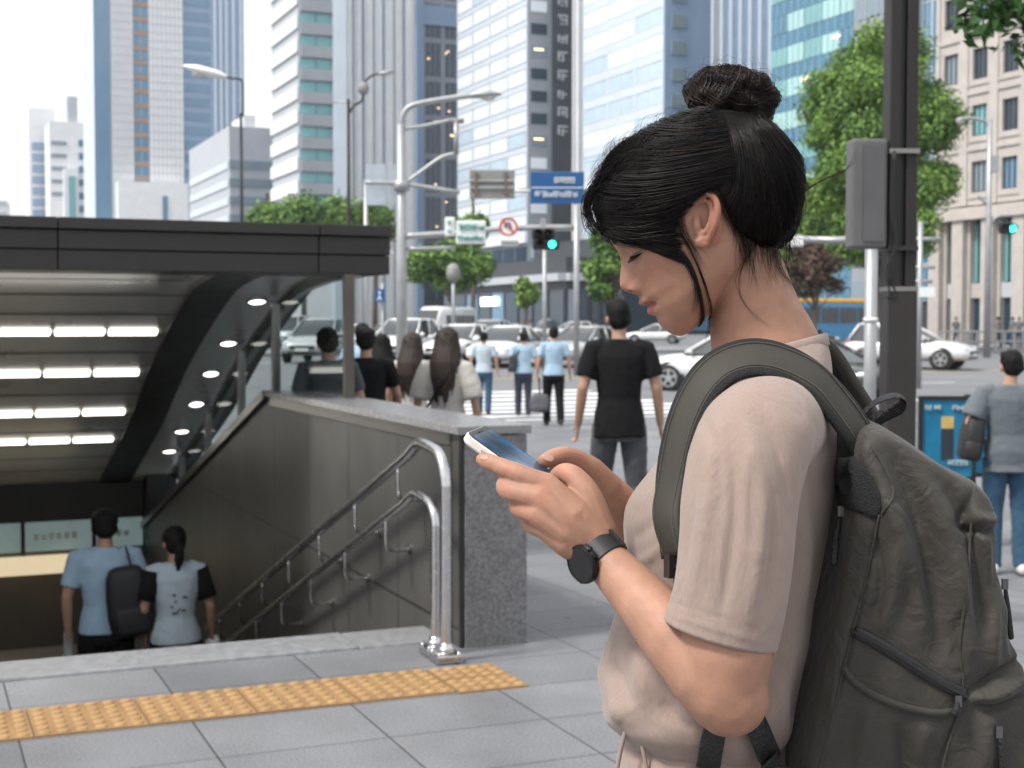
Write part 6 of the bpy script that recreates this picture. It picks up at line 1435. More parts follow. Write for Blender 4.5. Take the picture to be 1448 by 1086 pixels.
def tee_detail(m):
    tc = node(m, 'ShaderNodeTexCoord'); nn = node(m, 'ShaderNodeTexNoise', Scale=420.0, Detail=2.0); mp = node(m, 'ShaderNodeMapping'); mp.inputs['Scale'].default_value = (1, 1, .3); link(m, tc.outputs['Object'], mp.inputs['Vector']); link(m, mp.outputs[0], nn.inputs['Vector'])
    old = bsdf(m).inputs['Base Color'].links[0].from_socket; r_ = node(m, 'ShaderNodeMapRange'); r_.inputs[1].default_value = .3; r_.inputs[2].default_value = .7; r_.inputs[3].default_value = .95; r_.inputs[4].default_value = 1.05; link(m, nn.outputs['Fac'], r_.inputs[0])
    s_ = node(m, 'ShaderNodeVectorMath', _operation='SCALE'); link(m, old, s_.inputs[0]); link(m, r_.outputs[0], s_.inputs['Scale']); link(m, s_.outputs[0], bsdf(m).inputs['Base Color'])
tee_detail(M_TEE); crumple(M_TEE, 24, .010, .40, (1, 1, .5))
wlink('t_shirt', sme, M_TEE)
SL_BVH = bvh_of(slm[0])
for sl_ in slm: wlink('sleeve', sl_, M_TEE)
# neckband
mb = MB(); nb = []
for k in range(48):
    t = 2 * math.pi * k / 48; r0 = ringpx(491, 1046, 1166, 1.475, .067, 48, YAW, 1, dy=-.26); nb.append(r0[k])
mb.loft([[p + (p - (sum(nb, Vector()) / 48)).normalized() * a + Vector((0, 0, b_)) for a, b_ in ((.000, .0035), (.0035, .002), (.006, -.010), (.002, -.0115), (-.003, -.008), (-.0025, .002))] for p in nb + nb[:1]], False, False)
wlink('neckband', mb.mesh('neckband'), M_TEE)
# trousers, same beige
TR = MB(); TR.loft([ringpx(y, a, b_, 1.475, w_, 60, YAW, .95) for y, a, b_, w_ in ((1012, 880, 1122, .140), (1040, 874, 1118, .150), (1100, 866, 1122, .165), (1200, 862, 1130, .18), (1330, 870, 1130, .175))])
for sg in (-1, 1):
    Yc = 1.475 + sg * .085; TR.tube([px(1000, 1290, Yc), px(995, 1500, Yc), px(995, 1900, Yc), (px(1000, 458, Yc).x, Yc, .06)], [.105, .10, .085, .085], 28)
tme = remesh(TR, .005, 4); v = getv(tme); n = getn(tme); x, y = proj(v)
disp = .0035 * np.sin(x / 7 + 3 * vnoise(v, 9, 2)) * np.clip((1150 - y) / 120, 0, 1) + .003 * vnoise(v * np.array([1, 1, .3]), 20, 4); setv(tme, v + n * disp[:, None])
wlink('trousers', tme, mat('beige_trousers', (.30, .222, .19), .88, var=.06, scale=12, bump=.25, bscale=500, sheen=.2))
TB = None
mb = MB()
for pts in ([(893, 1012, 1.37), (884, 1035, 1.362), (873, 1085, 1.36), (866, 1140, 1.36)], [(896, 1012, 1.37), (905, 1040, 1.355), (915, 1090, 1.35)]): mb.tube([px(*p) for p in crom(pts, 4)], .0022, 8, round_ends=True)
wlink('drawstring', mb.mesh('drawstring'), M_TEE)
for sg in (-1, 1):
    q = MB(); c_ = Vector((px(1000, 458, 1.475 + sg * .085).x, 1.475 + sg * .085, 0)); q.loft([[c_ + Vector((x_, a * w_, z_)) for a, z_ in ((-1, 0), (1, 0), (.8, h_), (-.8, h_))] for x_, w_, h_ in ((.09, .035, .07), (.03, .042, .085), (-.06, .045, .07), (-.15, .045, .05), (-.19, .03, .03))]); o = wlink('shoe', q.mesh('shoe'), M_SHOEW); sm = o.modifiers.new('s', 'SUBSURF'); sm.levels = sm.render_levels = 2

# ---- hair: a dark under-layer, combed strands, a bun, loose wisps
HCX, HCY = 990, 262
OUT = [(858, 333), (847, 308), (842, 284), (846, 261), (858, 236), (875, 210), (902, 188), (935, 170), (970, 158), (1005, 153), (1040, 156), (1075, 166), (1103, 185), (1124, 213), (1134, 246), (1133, 282), (1122, 318), (1103, 345), (1080, 360), (1040, 366), (1000, 372), (960, 376), (920, 366), (880, 348)]
ao = np.array([(math.atan2(y_ - HCY, x_ - HCX), math.hypot(x_ - HCX, y_ - HCY)) for x_, y_ in OUT]); ao = ao[np.argsort(ao[:, 0])]
A3 = np.concatenate([ao[:, 0] - 2 * np.pi, ao[:, 0], ao[:, 0] + 2 * np.pi]); R3 = np.tile(ao[:, 1], 3)
def Rad(a): return np.interp(a, A3, R3)
def skin_edge(x_):            # lower limit of the near hair, as seen in the picture
    return np.interp(x_, [820, 848, 875, 905, 935, 952, 956, 959, 966, 975, 986, 1000, 1016, 1026, 1038, 1056, 1078, 1100, 1118, 1140], [345, 336, 340, 349, 357, 362, 348, 314, 295, 285, 277, 266, 272, 292, 318, 338, 350, 352, 344, 330])
NA, NP = 200, 90; HWID = .0835; verts = []; keep = {}
for i in range(NA):
    a = 2 * math.pi * i / NA - math.pi; r_ = float(np.mean([Rad(a + d) for d in (-.08, -.04, 0, .04, .08)])) - 3
    for j in range(NP + 1):
        ph = -math.pi / 2 + math.pi * j / NP; rc = r_ * math.cos(ph) ** .88 if abs(ph) < 1.5707 else 0
        verts.append(px(HCX + rc * math.cos(a), HCY + rc * math.sin(a), YH) + Vector((0, -HWID * math.sin(ph), 0)))
hva = np.array([tuple(p) for p in verts]); pxx, pyy = proj(hva); ok = pyy < skin_edge(pxx + 0 * pyy) + 2 - 3 * (pxx < 958)
faces = []
for i in range(NA):
    for j in range(NP):
        q = (i * (NP + 1) + j, i * (NP + 1) + j + 1, ((i + 1) % NA) * (NP + 1) + j + 1, ((i + 1) % NA) * (NP + 1) + j)
        if all(ok[t] for t in q): faces.append(q)
for q_, (X_, Y2_) in enumerate(zip(pxx, pyy)):
    if ok[q_] and X_ < 966 and Y2_ > 290 and verts[q_].y < YH - .002:
        p2, n2 = cast(BODY_BVH, X_, Y2_, .0022)
        if p2 is not None and p2.y < verts[q_].y: verts[q_] = p2
hm_ = bpy.data.meshes.new('hair'); hm_.from_pydata([tuple(p) for p in verts], [], faces); bm = bmesh.new(); bm.from_mesh(hm_); bmesh.ops.remove_doubles(bm, verts=bm.verts, dist=1e-5); bmesh.ops.delete(bm, geom=[v_ for v_ in bm.verts if not v_.link_faces], context='VERTS'); bmesh.ops.recalc_face_normals(bm, faces=bm.faces); bm.to_mesh(hm_); bm.free()
HB = bvh_of(hm_)
def hair_mat(n_, c_, ro=.34):
    m = mat(n_, c_, ro, var=.45, scale=60, spec=.19); return m
H_BLK = hair_mat('hair_black', (.0085, .0070, .0068), .36); H_BRN = hair_mat('hair_brown', (.026, .0145, .0095), .38); H_DK = mat('hair_under', (.006, .005, .005), .6, var=.2)
class Strands:
    def __init__(s): s.V = []; s.Fc = []; s.M = []; s.n = 0
    def add(s, P, r0, mi=0, taper=.35, sides=3):
        P = np.asarray(P, float); N = len(P); T = np.gradient(P, axis=0); T /= np.linalg.norm(T, axis=1)[:, None] + 1e-12
        A = np.cross(T, np.array([.3, .9, .25])); A /= np.linalg.norm(A, axis=1)[:, None] + 1e-12; B = np.cross(T, A); t = np.linspace(0, 1, N)
        r_ = r0 * np.minimum(1, np.minimum(t / .12 + .25, (1 - t) / taper + .12))
        for k in range(sides):
            an = 2 * np.pi * k / sides; s.V.append(P + (A * math.cos(an) + B * math.sin(an)) * r_[:, None])
        for i in range(N - 1):
            for k in range(sides):
                k2 = (k + 1) % sides; s.Fc.append((s.n + k * N + i, s.n + k2 * N + i, s.n + k2 * N + i + 1, s.n + k * N + i + 1)); s.M.append(mi)
        s.n += N * sides
    def mesh(s, nm):
        me = bpy.data.meshes.new(nm); me.from_pydata(np.concatenate(s.V).tolist(), [], s.Fc); me.polygons.foreach_set('material_index', s.M); return me
def bez(c, n):
    c = [np.array(p, float) for p in c]; return [tuple(p) for p in crom(c, max(2, int(n / (len(c) - 1))))]
rr = random.Random(21); nr_ = np.random.RandomState(5)
ST = Strands()
def onhead(path, lift, mir=False):
    out = []; last = None
    for i, (x_, y_) in enumerate(path):
        lf_ = lift if not hasattr(lift, '__len__') else lift[i]; p, n_ = cast(HB, x_, y_, lf_)
        if p is not None and p.y > YH - .004: p = None
        if 830 < x_ < 1050 and y_ > 270 and not (975 < x_ < 1020 and y_ < 345):
            p2, n2 = cast(BODY_BVH, x_, y_, .0016 + lf_ * .5)
            if p2 is not None and p2.y < YH and (p is None or p2.y < p.y): p = p2
        if p is None:
            yy = last[1] if last is not None else YH
            p = px(x_, y_, yy)
        last = p; out.append(tuple(p) if not mir else (p[0], 2 * YH - p[1], p[2]))
    return out
BUN = (1036, 166)
def family(starts, mids, ends, nst, r, jit, lift0=.0015, lift1=.006, seed=0, sl=18, brn=.08, mir=.15, ext=None):
    """strands between three drawn curves (root line, middle line, end line)"""
    S0, S1, S2 = [np.array(crom(c_, 8)) for c_ in (starts, mids, ends)]
    def pick(Cv, t): i = t * (len(Cv) - 1); k = int(min(len(Cv) - 2, i)); return Cv[k] + (Cv[k + 1] - Cv[k]) * (i - k)
    ph = nr_.rand(40) * 6.28
    for i in range(nst):
        t = rr.random(); clump = .018 * math.sin(t * 70 + ph[0]) + .01 * math.sin(t * 160 + ph[1]); t2 = min(1, max(0, t + clump + rr.gauss(0, jit * .3))); t3 = min(1, max(0, t + 1.5 * clump + rr.gauss(0, jit)))
        a, b_, c_ = pick(S0, t) + nr_.normal(size=2) * 1.2, pick(S1, t2) + nr_.normal(size=2) * 1.5, pick(S2, t3) + nr_.normal(size=2) * 1.5
        if ext: c_ = c_ + (c_ - b_) * rr.uniform(*ext)
        path = bez([a, (a + b_) / 2 + (b_ - (a + c_) / 2) * .25, b_, (b_ + c_) / 2 + (b_ - (a + c_) / 2) * .22, c_], sl)
        lf = lift0 + (lift1 - lift0) * rr.random() ** 2; prof_ = [lf * (.35 + .65 * math.sin(math.pi * k / (len(path) - 1)) ** .5) for k in range(len(path))]
        mi = 1 if rr.random() < brn else 0; ST.add(onhead(path, prof_), r * rr.uniform(.6, 1.25), mi)
        if rr.random() < mir: ST.add(onhead(path, prof_, True), r * 1.6, mi)
bl_ = [(1006, 156), (1022, 160), (1040, 162), (1058, 161), (1074, 157)]
family([(1094, 354), (1112, 346), (1124, 330), (1133, 300), (1136, 262), (1134, 236)], [(1085, 262), (1100, 256), (1112, 250), (1121, 240), (1124, 226), (1118, 210)], bl_[2:][::1], 620, .00050, .05, seed=1)
family([(1026, 290), (1036, 315), (1054, 338), (1076, 350), (1096, 354)], [(1040, 236), (1052, 242), (1064, 250), (1076, 257), (1086, 262)], bl_[1:4], 620, .00050, .05)
family([(975, 300), (984, 280), (1000, 266), (1014, 270), (1026, 290)], [(1004, 238), (1014, 234), (1024, 232), (1034, 234), (1044, 238)], [(1030, 170), (1036, 168), (1042, 166)], 300, .0005, .12, lift1=.003)
family([(985, 155), (940, 168), (902, 188), (874, 212), (855, 240)], [(1000, 161), (966, 176), (945, 198), (936, 222), (930, 248)], [(1012, 158), (1014, 168), (1024, 186), (1044, 202), (1064, 216)], 1000, .0005, .04, lift1=.006, brn=.07, ext=(-.35, .4))
family([(855, 240), (846, 262), (842, 285), (843, 305), (848, 325)], [(925, 250), (915, 272), (905, 294), (898, 316), (894, 336)], [(1062, 218), (1050, 246), (1010, 262), (966, 300), (962, 344)], 1350, .0005, .035, lift0=.003, lift1=.009, brn=.03, ext=(-.2, .16))
family([(844, 305), (851, 331)], [(890, 330), (897, 343)], [(962, 346), (977, 374)], 240, .00042, .08, lift0=.002, lift1=.005)
# side-swept fringe falling from the parting to the cheek
def lock(c, nst, spread, r, lift, brn=.05, end_spread=None, sl=24, depth=None):
    for i in range(nst):
        o1, o2 = rr.gauss(0, spread), rr.gauss(0, end_spread if end_spread is not None else spread); n_ = len(c); cc = []
        for k, p in enumerate(c):
            t = k / (n_ - 1); cc.append((p[0] + o1 * (1 - t) + o2 * t + rr.gauss(0, .4), p[1] + rr.gauss(0, spread * .5) * (1 - t * .5)))
        path = bez(cc, sl); lf = [lift * rr.uniform(.6, 1.3) * (.4 + math.sin(math.pi * min(1, k / (len(path) - 1) + .12)) * .6) for k in range(len(path))]
        if depth is None: P_ = onhead(path, lf)
        else:
            P_ = onhead(path, lf)
        ST.add(P_, r * rr.uniform(.6, 1.2), 1 if rr.random() < brn else 0, taper=.5)
lock([(905, 195), (862, 235), (834, 290), (850, 325), (905, 348)], 34, 7, .00035, .009); lock([(925, 190), (880, 235), (848, 290), (872, 332), (940, 356)], 30, 7, .00035, .008)
lock([(890, 205), (848, 250), (829, 285), (833, 318), (846, 335)], 60, 5, .00028, .009)
lock([(895, 338), (932, 351), (962, 356), (980, 384), (989, 416), (992, 446), (988, 462)], 62, 1.7, .00036, .003, end_spread=1.3); lock([(920, 346), (955, 356), (976, 384), (984, 416), (978, 442)], 14, 2.2, .00026, .003, end_spread=2.5)
lock([(962, 330), (975, 352), (990, 385), (1001, 425), (1003, 458), (998, 482)], 12, 1.2, .00028, .003, end_spread=1.6)
lock([(962, 300), (966, 325), (980, 352), (992, 380)], 26, 5, .00013, .001, end_spread=7); lock([(1000, 268), (1018, 284), (1030, 310), (1040, 335)], 30, 4, .0002, .002, end_spread=5)
lock([(868, 240), (930, 214), (1012, 190)], 50, 16, .00015, .009, end_spread=22); lock([(850, 300), (915, 285), (1000, 250)], 50, 14, .00015, .009, end_spread=18); lock([(1060, 330), (1075, 260), (1050, 180)], 50, 14, .00014, .008, end_spread=14); lock([(1110, 340), (1118, 260), (1075, 185)], 40, 12, .00014, .008, end_spread=12)
# nape wisps and fine baby hair
for i in range(260):
    x0 = rr.uniform(1036, 1118); y0 = float(skin_edge(x0)) - 4; ln = rr.uniform(15, 70) * (1.2 if x0 < 1070 else 1); sl_ = rr.uniform(-.15, .35)
    path = [(x0, y0), (x0 + sl_ * ln * .3, y0 + ln * .45), (x0 + sl_ * ln + rr.gauss(0, 3), y0 + ln)]; P_ = []
    for (x_, y_) in bez(path, 10):
        p, n_ = cast(BODY_BVH, x_, y_, .0012); P_.append(tuple(p if p is not None else px(x_, y_, 1.44)))
    ST.add(P_, rr.uniform(.00010, .00018), 0, taper=.75)
for c, cnt in (([(1046, 325), (1052, 355), (1047, 395), (1052, 425), (1068, 452), (1090, 462)], 4), ([(1050, 330), (1058, 350), (1056, 372)], 6), ([(1090, 350), (1098, 378), (1118, 405), (1145, 430)], 8)):
    for i in range(cnt):
        P_ = []
        for (x_, y_) in bez([(a + rr.gauss(0, 2.2), b_ + rr.gauss(0, 2)) for a, b_ in c], 18):
            p, n_ = cast(BODY_BVH, x_, y_, .002); P_.append(tuple(p if p is not None else px(x_, y_, 1.45)))
        ST.add(P_, .00022, 0, taper=.8)
# flyaways beyond the outline
for i in range(260):
    a = rr.choice([rr.uniform(-3.3, -2.4), rr.uniform(-2.5, -.6), rr.uniform(-.7, .7), rr.uniform(-3.3, -2.8)]); r0 = float(Rad(a)); a2 = a + rr.uniform(.12, .5) * rr.choice([-1, 1]); up = rr.uniform(2, 16)
    pts = [(HCX + (r0 - 6) * math.cos(a), HCY + (r0 - 6) * math.sin(a)), (HCX + (r0 + up * .7) * math.cos((a + a2) / 2), HCY + (r0 + up * .7) * math.sin((a + a2) / 2)), (HCX + (float(Rad(a2)) + up * rr.uniform(.2, 1.3)) * math.cos(a2), HCY + (float(Rad(a2)) + up * rr.uniform(.2, 1.3)) * math.sin(a2))]
    yy = YH + rr.uniform(-.03, .03); ST.add([tuple(px(x_, y_, yy)) for x_, y_ in bez(pts, 12)], rr.uniform(.00010, .00020), 0, taper=.8)
for i in range(95):
    x0, y0 = rr.uniform(836, 856), rr.uniform(240, 325); x1, y1 = x0 - rr.uniform(2, 20), y0 + rr.uniform(10, 48)
    yy = YH + rr.uniform(-.05, .02); ST.add([tuple(px(a, b_, yy)) for a, b_ in bez([(x0 + 14, y0 - 12), (x0 - 3, y0), ((x0 + x1) / 2 - 3, (y0 + y1) / 2), (x1, y1)], 12)], rr.uniform(.00012, .00026), 0, taper=.8)
for i in range(46):
    x0, y0 = rr.uniform(1095, 1130), rr.uniform(300, 350); yy = YH + rr.uniform(-.03, .03); x1, y1 = x0 + rr.uniform(5, 75), y0 + rr.uniform(0, 110)
    ST.add([tuple(px(a, b_, yy)) for a, b_ in bez([(x0 - 8, y0 - 12), (x0, y0), ((x0 + x1) / 2 + rr.gauss(0, 12), (y0 + y1) / 2 + rr.gauss(0, 10)), (x1, y1)], 14)], rr.uniform(.00010, .00018), 0, taper=.8)
for i in range(8):
    yy = YH + rr.uniform(-.004, .004); j_ = [rr.gauss(0, 2.2) for _ in range(5)]; ST.add([tuple(px(a, b_, yy)) for a, b_ in bez([(1122, 292), (1140, 270 + j_[0]), (1165, 252 + j_[1]), (1192, 240 + j_[2] * 1.2), (1206, 228 + j_[3] * 2), (1212 + j_[4], 216 + j_[3] * 4)], 18)], .00026, 1, taper=.6)
hair = wlink('hair', hm_, H_DK)
wlink('hair_strands', ST.mesh('hair_strands'), [H_BLK, H_BRN], True, None)
# bun
BC = px(1033, 137, YH + .012); bunm = MB(); bunm.ell((0, 0, 0), (.0415, .040, .0325), 40, 24, M=Matrix.Rotation(R(6), 3, 'Y')); bunm.v = [tuple(Vector(p) + BC) for p in bunm.v]
bunm.ell(BC + Vector((-.022, -.004, .004)), (.022, .03, .024), 24, 16); bunm.ell(BC + Vector((.02, -.002, -.002)), (.025, .032, .026), 24, 16); bunm.tube([BC + Vector((0, 0, -.015)), px(1036, 178, YH - .0)], [.032, .036], 24)
bme = remesh(bunm, .002, 6); v = getv(bme); n = getn(bme); d_ = v - np.array(tuple(BC)); an_ = np.arctan2(d_[:, 2] * 1.3, d_[:, 0]); v = v + n * (.0034 * np.sin(3 * an_ + 90 * d_[:, 1] + 55 * d_[:, 0] + .8) + .0016 * np.sin(7 * an_ - 160 * d_[:, 1]))[:, None]; setv(bme, v); lap(bme, 2); BB = bvh_of(bme)
wlink('bun', bme, H_DK)
BS = Strands(); cen = np.array(tuple(BC))
for i in range(900):
    grp = rr.random(); ax = np.array([rr.gauss(.2, .14), rr.gauss(-.5, .18), rr.gauss(.8, .14)]) if grp < .5 else (np.array([rr.gauss(.9, .12), rr.gauss(-.25, .14), rr.gauss(-.3, .12)]) if grp < .93 else nr_.normal(size=3))
    ax /= np.linalg.norm(ax); e1 = np.cross(ax, nr_.normal(size=3)); e1 /= np.linalg.norm(e1); e2 = np.cross(ax, e1); off = rr.uniform(-.75, .75); a0 = rr.random() * 6.28; span = rr.uniform(1.2, 2.8); lf = .0006 + .0028 * rr.random() ** 2; P_ = []
    for k in range(18):
        a = a0 + span * k / 17; d = e1 * math.cos(a) * math.sqrt(1 - off * off) + e2 * math.sin(a) * math.sqrt(1 - off * off) + ax * off; o_ = cen + d * .12; h = BB.ray_cast(Vector(o_), Vector(-d))
        if h[0] is not None: P_.append(np.array(h[0]) + d * lf * (.3 + .7 * math.sin(math.pi * k / 17)))
    if len(P_) > 8: BS.add(P_, rr.uniform(.0003, .0007), 1 if rr.random() < .55 else 0)
for i in range(36):
    a = rr.uniform(-3.14, .2); p0 = (1033 + 56 * math.cos(a), 134 + 40 * math.sin(a)); a2 = a + rr.uniform(.3, .9) * rr.choice([-1, 1]); k_ = rr.uniform(1.02, 1.3)
    BS.add([tuple(px(x_, y_, YH + .01)) for x_, y_ in bez([p0, (1033 + 64 * k_ * math.cos((a + a2) / 2), 134 + 46 * k_ * math.sin((a + a2) / 2)), (1033 + 60 * math.cos(a2), 134 + 43 * math.sin(a2))], 12)], .00016, 1, taper=.8)
wlink('bun_strands', BS.mesh('bun_strands'), [H_BLK, H_BRN])
mb = MB(); M_BEAD = mat('clear_bead', (.40, .42, .45), .05, var=.1, scale=90, spec=.9)
for x_, y_, r_ in ((1071, 167, .0040), (1076, 172, .0026)):
    p, n_ = cast(HB, x_, y_, .004, YH - .03); mb.ell(px(x_, y_, min(p.y, YH - .028)), (r_, r_, r_), 14, 10)
wlink('hair_tie_beads', mb.mesh('hair_tie_beads'), M_BEAD)

# ================================================================ phone, watch
TN, TF, BN = px(655, 613, 1.392), px(685, 601, 1.452), px(797, 710, 1.374); BF = TF + (BN - TN)
cph = (TN + TF + BN + BF) / 4; ex = (TF - TN).normalized(); ey = (TN - BN).normalized(); ez = ex.cross(ey).normalized(); 
if ez.z < 0: ez = -ez
ey = (ey - ex * ey.dot(ex)).normalized(); pw, pl = (TF - TN).length, (TN - BN).length
ph = empty('smartphone', tuple(cph), 0, 'white edged smartphone with a blue screen held in both of the woman\'s hands', 'phone')
PM = Matrix((ex, ey, ez)).transposed()
def phone_part(name, mb, m, par=ph, bevel=0, smooth=False):
    me = mb.mesh(name); me.transform(PM.to_4x4()); o = link_mesh(name, me, m, par, smooth)
    if bevel: b = o.modifiers.new('b', 'BEVEL'); b.width = bevel; b.segments = 3; b.limit_method = 'ANGLE'
    return o
def rr2(w_, h_, r_, z, n=8):
    return [(sx * (w_ / 2 - r_) + r_ * math.cos(R(a0 + 90 * k / (n - 1))), sy * (h_ / 2 - r_) + r_ * math.sin(R(a0 + 90 * k / (n - 1))), z) for sx, sy, a0 in ((1, 1, 0), (-1, 1, 90), (-1, -1, 180), (1, -1, 270)) for k in range(n)]
mb = MB(); mb.loft([rr2(pw - .003, pl - .003, .009, -.0095), rr2(pw, pl, .010, -.0075), rr2(pw, pl, .010, -.0012), rr2(pw - .0022, pl - .0022, .009, 0)]); phone_part('case', mb, mat('cream_white_case', (.70, .66, .61), .3, var=.03, coat=.4), smooth='auto' if False else False)
mb = MB(); mb.loft([rr2(pw - .003, pl - .003, .0085, -.001), rr2(pw - .003, pl - .003, .0085, .0004)]); phone_part('bezel', mb, mat('black_bezel', (.012, .012, .014), .12, var=0))
def screen_mat():
    m = mat('phone_screen', (.01, .02, .03), .08, var=0, spec=.6); tc = node(m, 'ShaderNodeTexCoord'); nn = node(m, 'ShaderNodeTexNoise', Scale=28.0, Detail=4.0); link(m, tc.outputs['Object'], nn.inputs['Vector'])
    cr = node(m, 'ShaderNodeValToRGB'); e = cr.color_ramp.elements; e[0].position = .36; e[0].color = (.015, .025, .035, 1); e[1].position = .72; e[1].color = (.10, .25, .38, 1); x_ = e.new(.52); x_.color = (.01, .10, .24, 1); link(m, nn.outputs['Fac'], cr.inputs[0]); link(m, cr.outputs[0], bsdf(m).inputs['Emission Color']); bsdf(m).inputs['Emission Strength'].default_value = .75; return m
mb = MB(); mb.loft([rr2(pw - .008, pl - .016, .005, .0003), rr2(pw - .008, pl - .016, .005, .0007)]); phone_part('screen', mb, screen_mat())
mb = MB(); mb.box((0, pl / 2 - .006, .0006), (.012, .0014, .0005)); phone_part('earpiece', mb, M_BLK)
for yy, ln in ((pl * .18, .012), (pl * .05, .012), (pl * .28, .006)): mb = MB(); mb.box((-pw / 2 - .0003, yy, -.0045), (.0012, ln, .0026)); phone_part('side_button', mb, mat('silver_button', (.55, .53, .5), .3, metal=.6, var=.05), bevel=.0004)
# wristwatch
ax_ = (px(*FA[6]) - px(*FA[4])).normalized(); wc = px(851, 787, 1.357); wn_ = Vector((-.74, -.62, -.18)); wn_ = (wn_ - ax_ * wn_.dot(ax_)).normalized(); wt_ = ax_.cross(wn_)
wt = empty('wristwatch', tuple(wc), 0, 'black round wristwatch with a black strap on the woman\'s left wrist', 'watch')
def wpt(a, r_, z): return wn_ * (math.cos(a) * r_) + wt_ * (math.sin(a) * r_ * 1.0) + ax_ * z
mb = MB(); M_STR = mat('black_rubber_strap', (.014, .014, .016), .5, var=.15, scale=40)
mb.loft([[wpt(2 * math.pi * k / 64, r_ , z) for r_, z in ((.0218, -.0098), (.0240, -.0092), (.0240, .0092), (.0218, .0098))] for k in range(65)], False, False); mb.build('strap', M_STR, wt)
mb = MB(); wcn = wn_ * .0258; rg = lambda r_, d: [wcn + wn_ * d + (ax_ * math.cos(2 * math.pi * k / 48) + wt_ * math.sin(2 * math.pi * k / 48)) * r_ for k in range(48)]
mb.loft([rg(.0165, -.006), rg(.0188, -.004), rg(.0192, .001), rg(.0182, .0032), rg(.0168, .0036), rg(.0166, .0026)]); mb.build('case', mat('black_metal_case', (.022, .022, .024), .28, metal=.7, var=.1), wt, smooth='auto')
mb = MB(); mb.loft([rg(.0166, .0022), rg(.0166, .0030)]); mb.build('dial_glass', mat('black_dial_glass', (.006, .006, .007), .07, var=0, spec=.7), wt)
mb = MB(); mb.tube([wcn + wt_ * .0185 + wn_ * -.001, wcn + wt_ * .0222 + wn_ * -.001], .0022, 10); mb.build('crown', mat('black_metal_case', (.02, .02, .02)), wt, True)
for sg in (-1, 1):
    mb = MB(); mb.tube([wcn + wt_ * (sg * .0175) + ax_ * -.008 - wn_ * .002, wcn + wt_ * (sg * .0175) + ax_ * .008 - wn_ * .002], .003, 10); mb.build('lug', M_STR, wt, True)
mb = MB(); a = R(105); mb.loft([[wpt(a + d, r_, z) for r_, z in ((.0241, -.0105), (.0260, -.0105), (.0260, .0105), (.0241, .0105))] for d in (0, .09, .18, .27)]); mb.build('strap_keeper', M_STR, wt)

# ================================================================ backpack
YP = 1.475; PW = .150
bpk = empty('backpack', (px(1290, 458, YP).x, YP, 0.95), 0, 'dark olive-grey backpack with black zips worn on the woman\'s back', 'backpack')
BM = Matrix.Translation(-Vector(bpk.location))
def blink(name, me, m, smooth=True, par=None):
    me.transform(BM); return link_mesh(name, me, m, par or bpk, smooth)
SIDE = [(1203, 640), (1213, 606), (1240, 596), (1275, 608), (1315, 634), (1352, 659), (1384, 676), (1402, 700), (1408, 745), (1412, 800), (1424, 852), (1440, 905), (1452, 965), (1466, 1040), (1476, 1120), (1470, 1200), (1440, 1262), (1360, 1285), (1260, 1285), (1170, 1272), (1130, 1230), (1122, 1150), (1128, 1060), (1143, 975), (1162, 880), (1180, 790), (1192, 715)]
sp_ = np.array(crom(SIDE + SIDE[:1], 6)[:-1]); NS = len(sp_); cc = np.array([1290.0, 930.0])
rings = []; t_l = [0, .3, .55, .74, .87, .94, .98, 1.0]
lay = [(-PW * t, 1 - .075 * (1 - (1 - t ** 3.0) ** (1 / 3.0)) - .02 * t) for t in t_l[::-1]][:-1] + [(PW * t, 1 - .075 * (1 - (1 - t ** 3.0) ** (1 / 3.0)) - .02 * t) for t in t_l]
def pring(dy, sc_): return [px(*(cc + (q - cc) * sc_), YP - PW + .02) * 1.0 + Vector((0, PW - .02 + dy, 0)) for q in sp_]
near_caps = [(-PW - .020 * (1 - (k / .90) ** 2.2), k) for k in lin(.04, .885, 30)]
far_caps = [(PW + .02 * (1 - (k / .9) ** 2.2), k) for k in (.88, .7, .5, .3, .08)]
mb = MB(); mb.loft([pring(d, s_) for d, s_ in near_caps] + [pring(d, s_) for d, s_ in lay] + [pring(d, s_) for d, s_ in far_caps])
pme = mb.mesh('pack'); bm = bmesh.new(); bm.from_mesh(pme); bmesh.ops.subdivide_edges(bm, edges=[e for e in bm.edges if e.calc_length() > .02], cuts=2, use_grid_fill=True); bm.to_mesh(pme); bm.free()
pme = remesh(pme, .0032, 5); v = getv(pme); n = getn(pme); x, y = proj(v); near = n[:, 1] < .5
disp = .0018 * vnoise(v, 16, 6) + .0009 * vnoise(v, 40, 7)
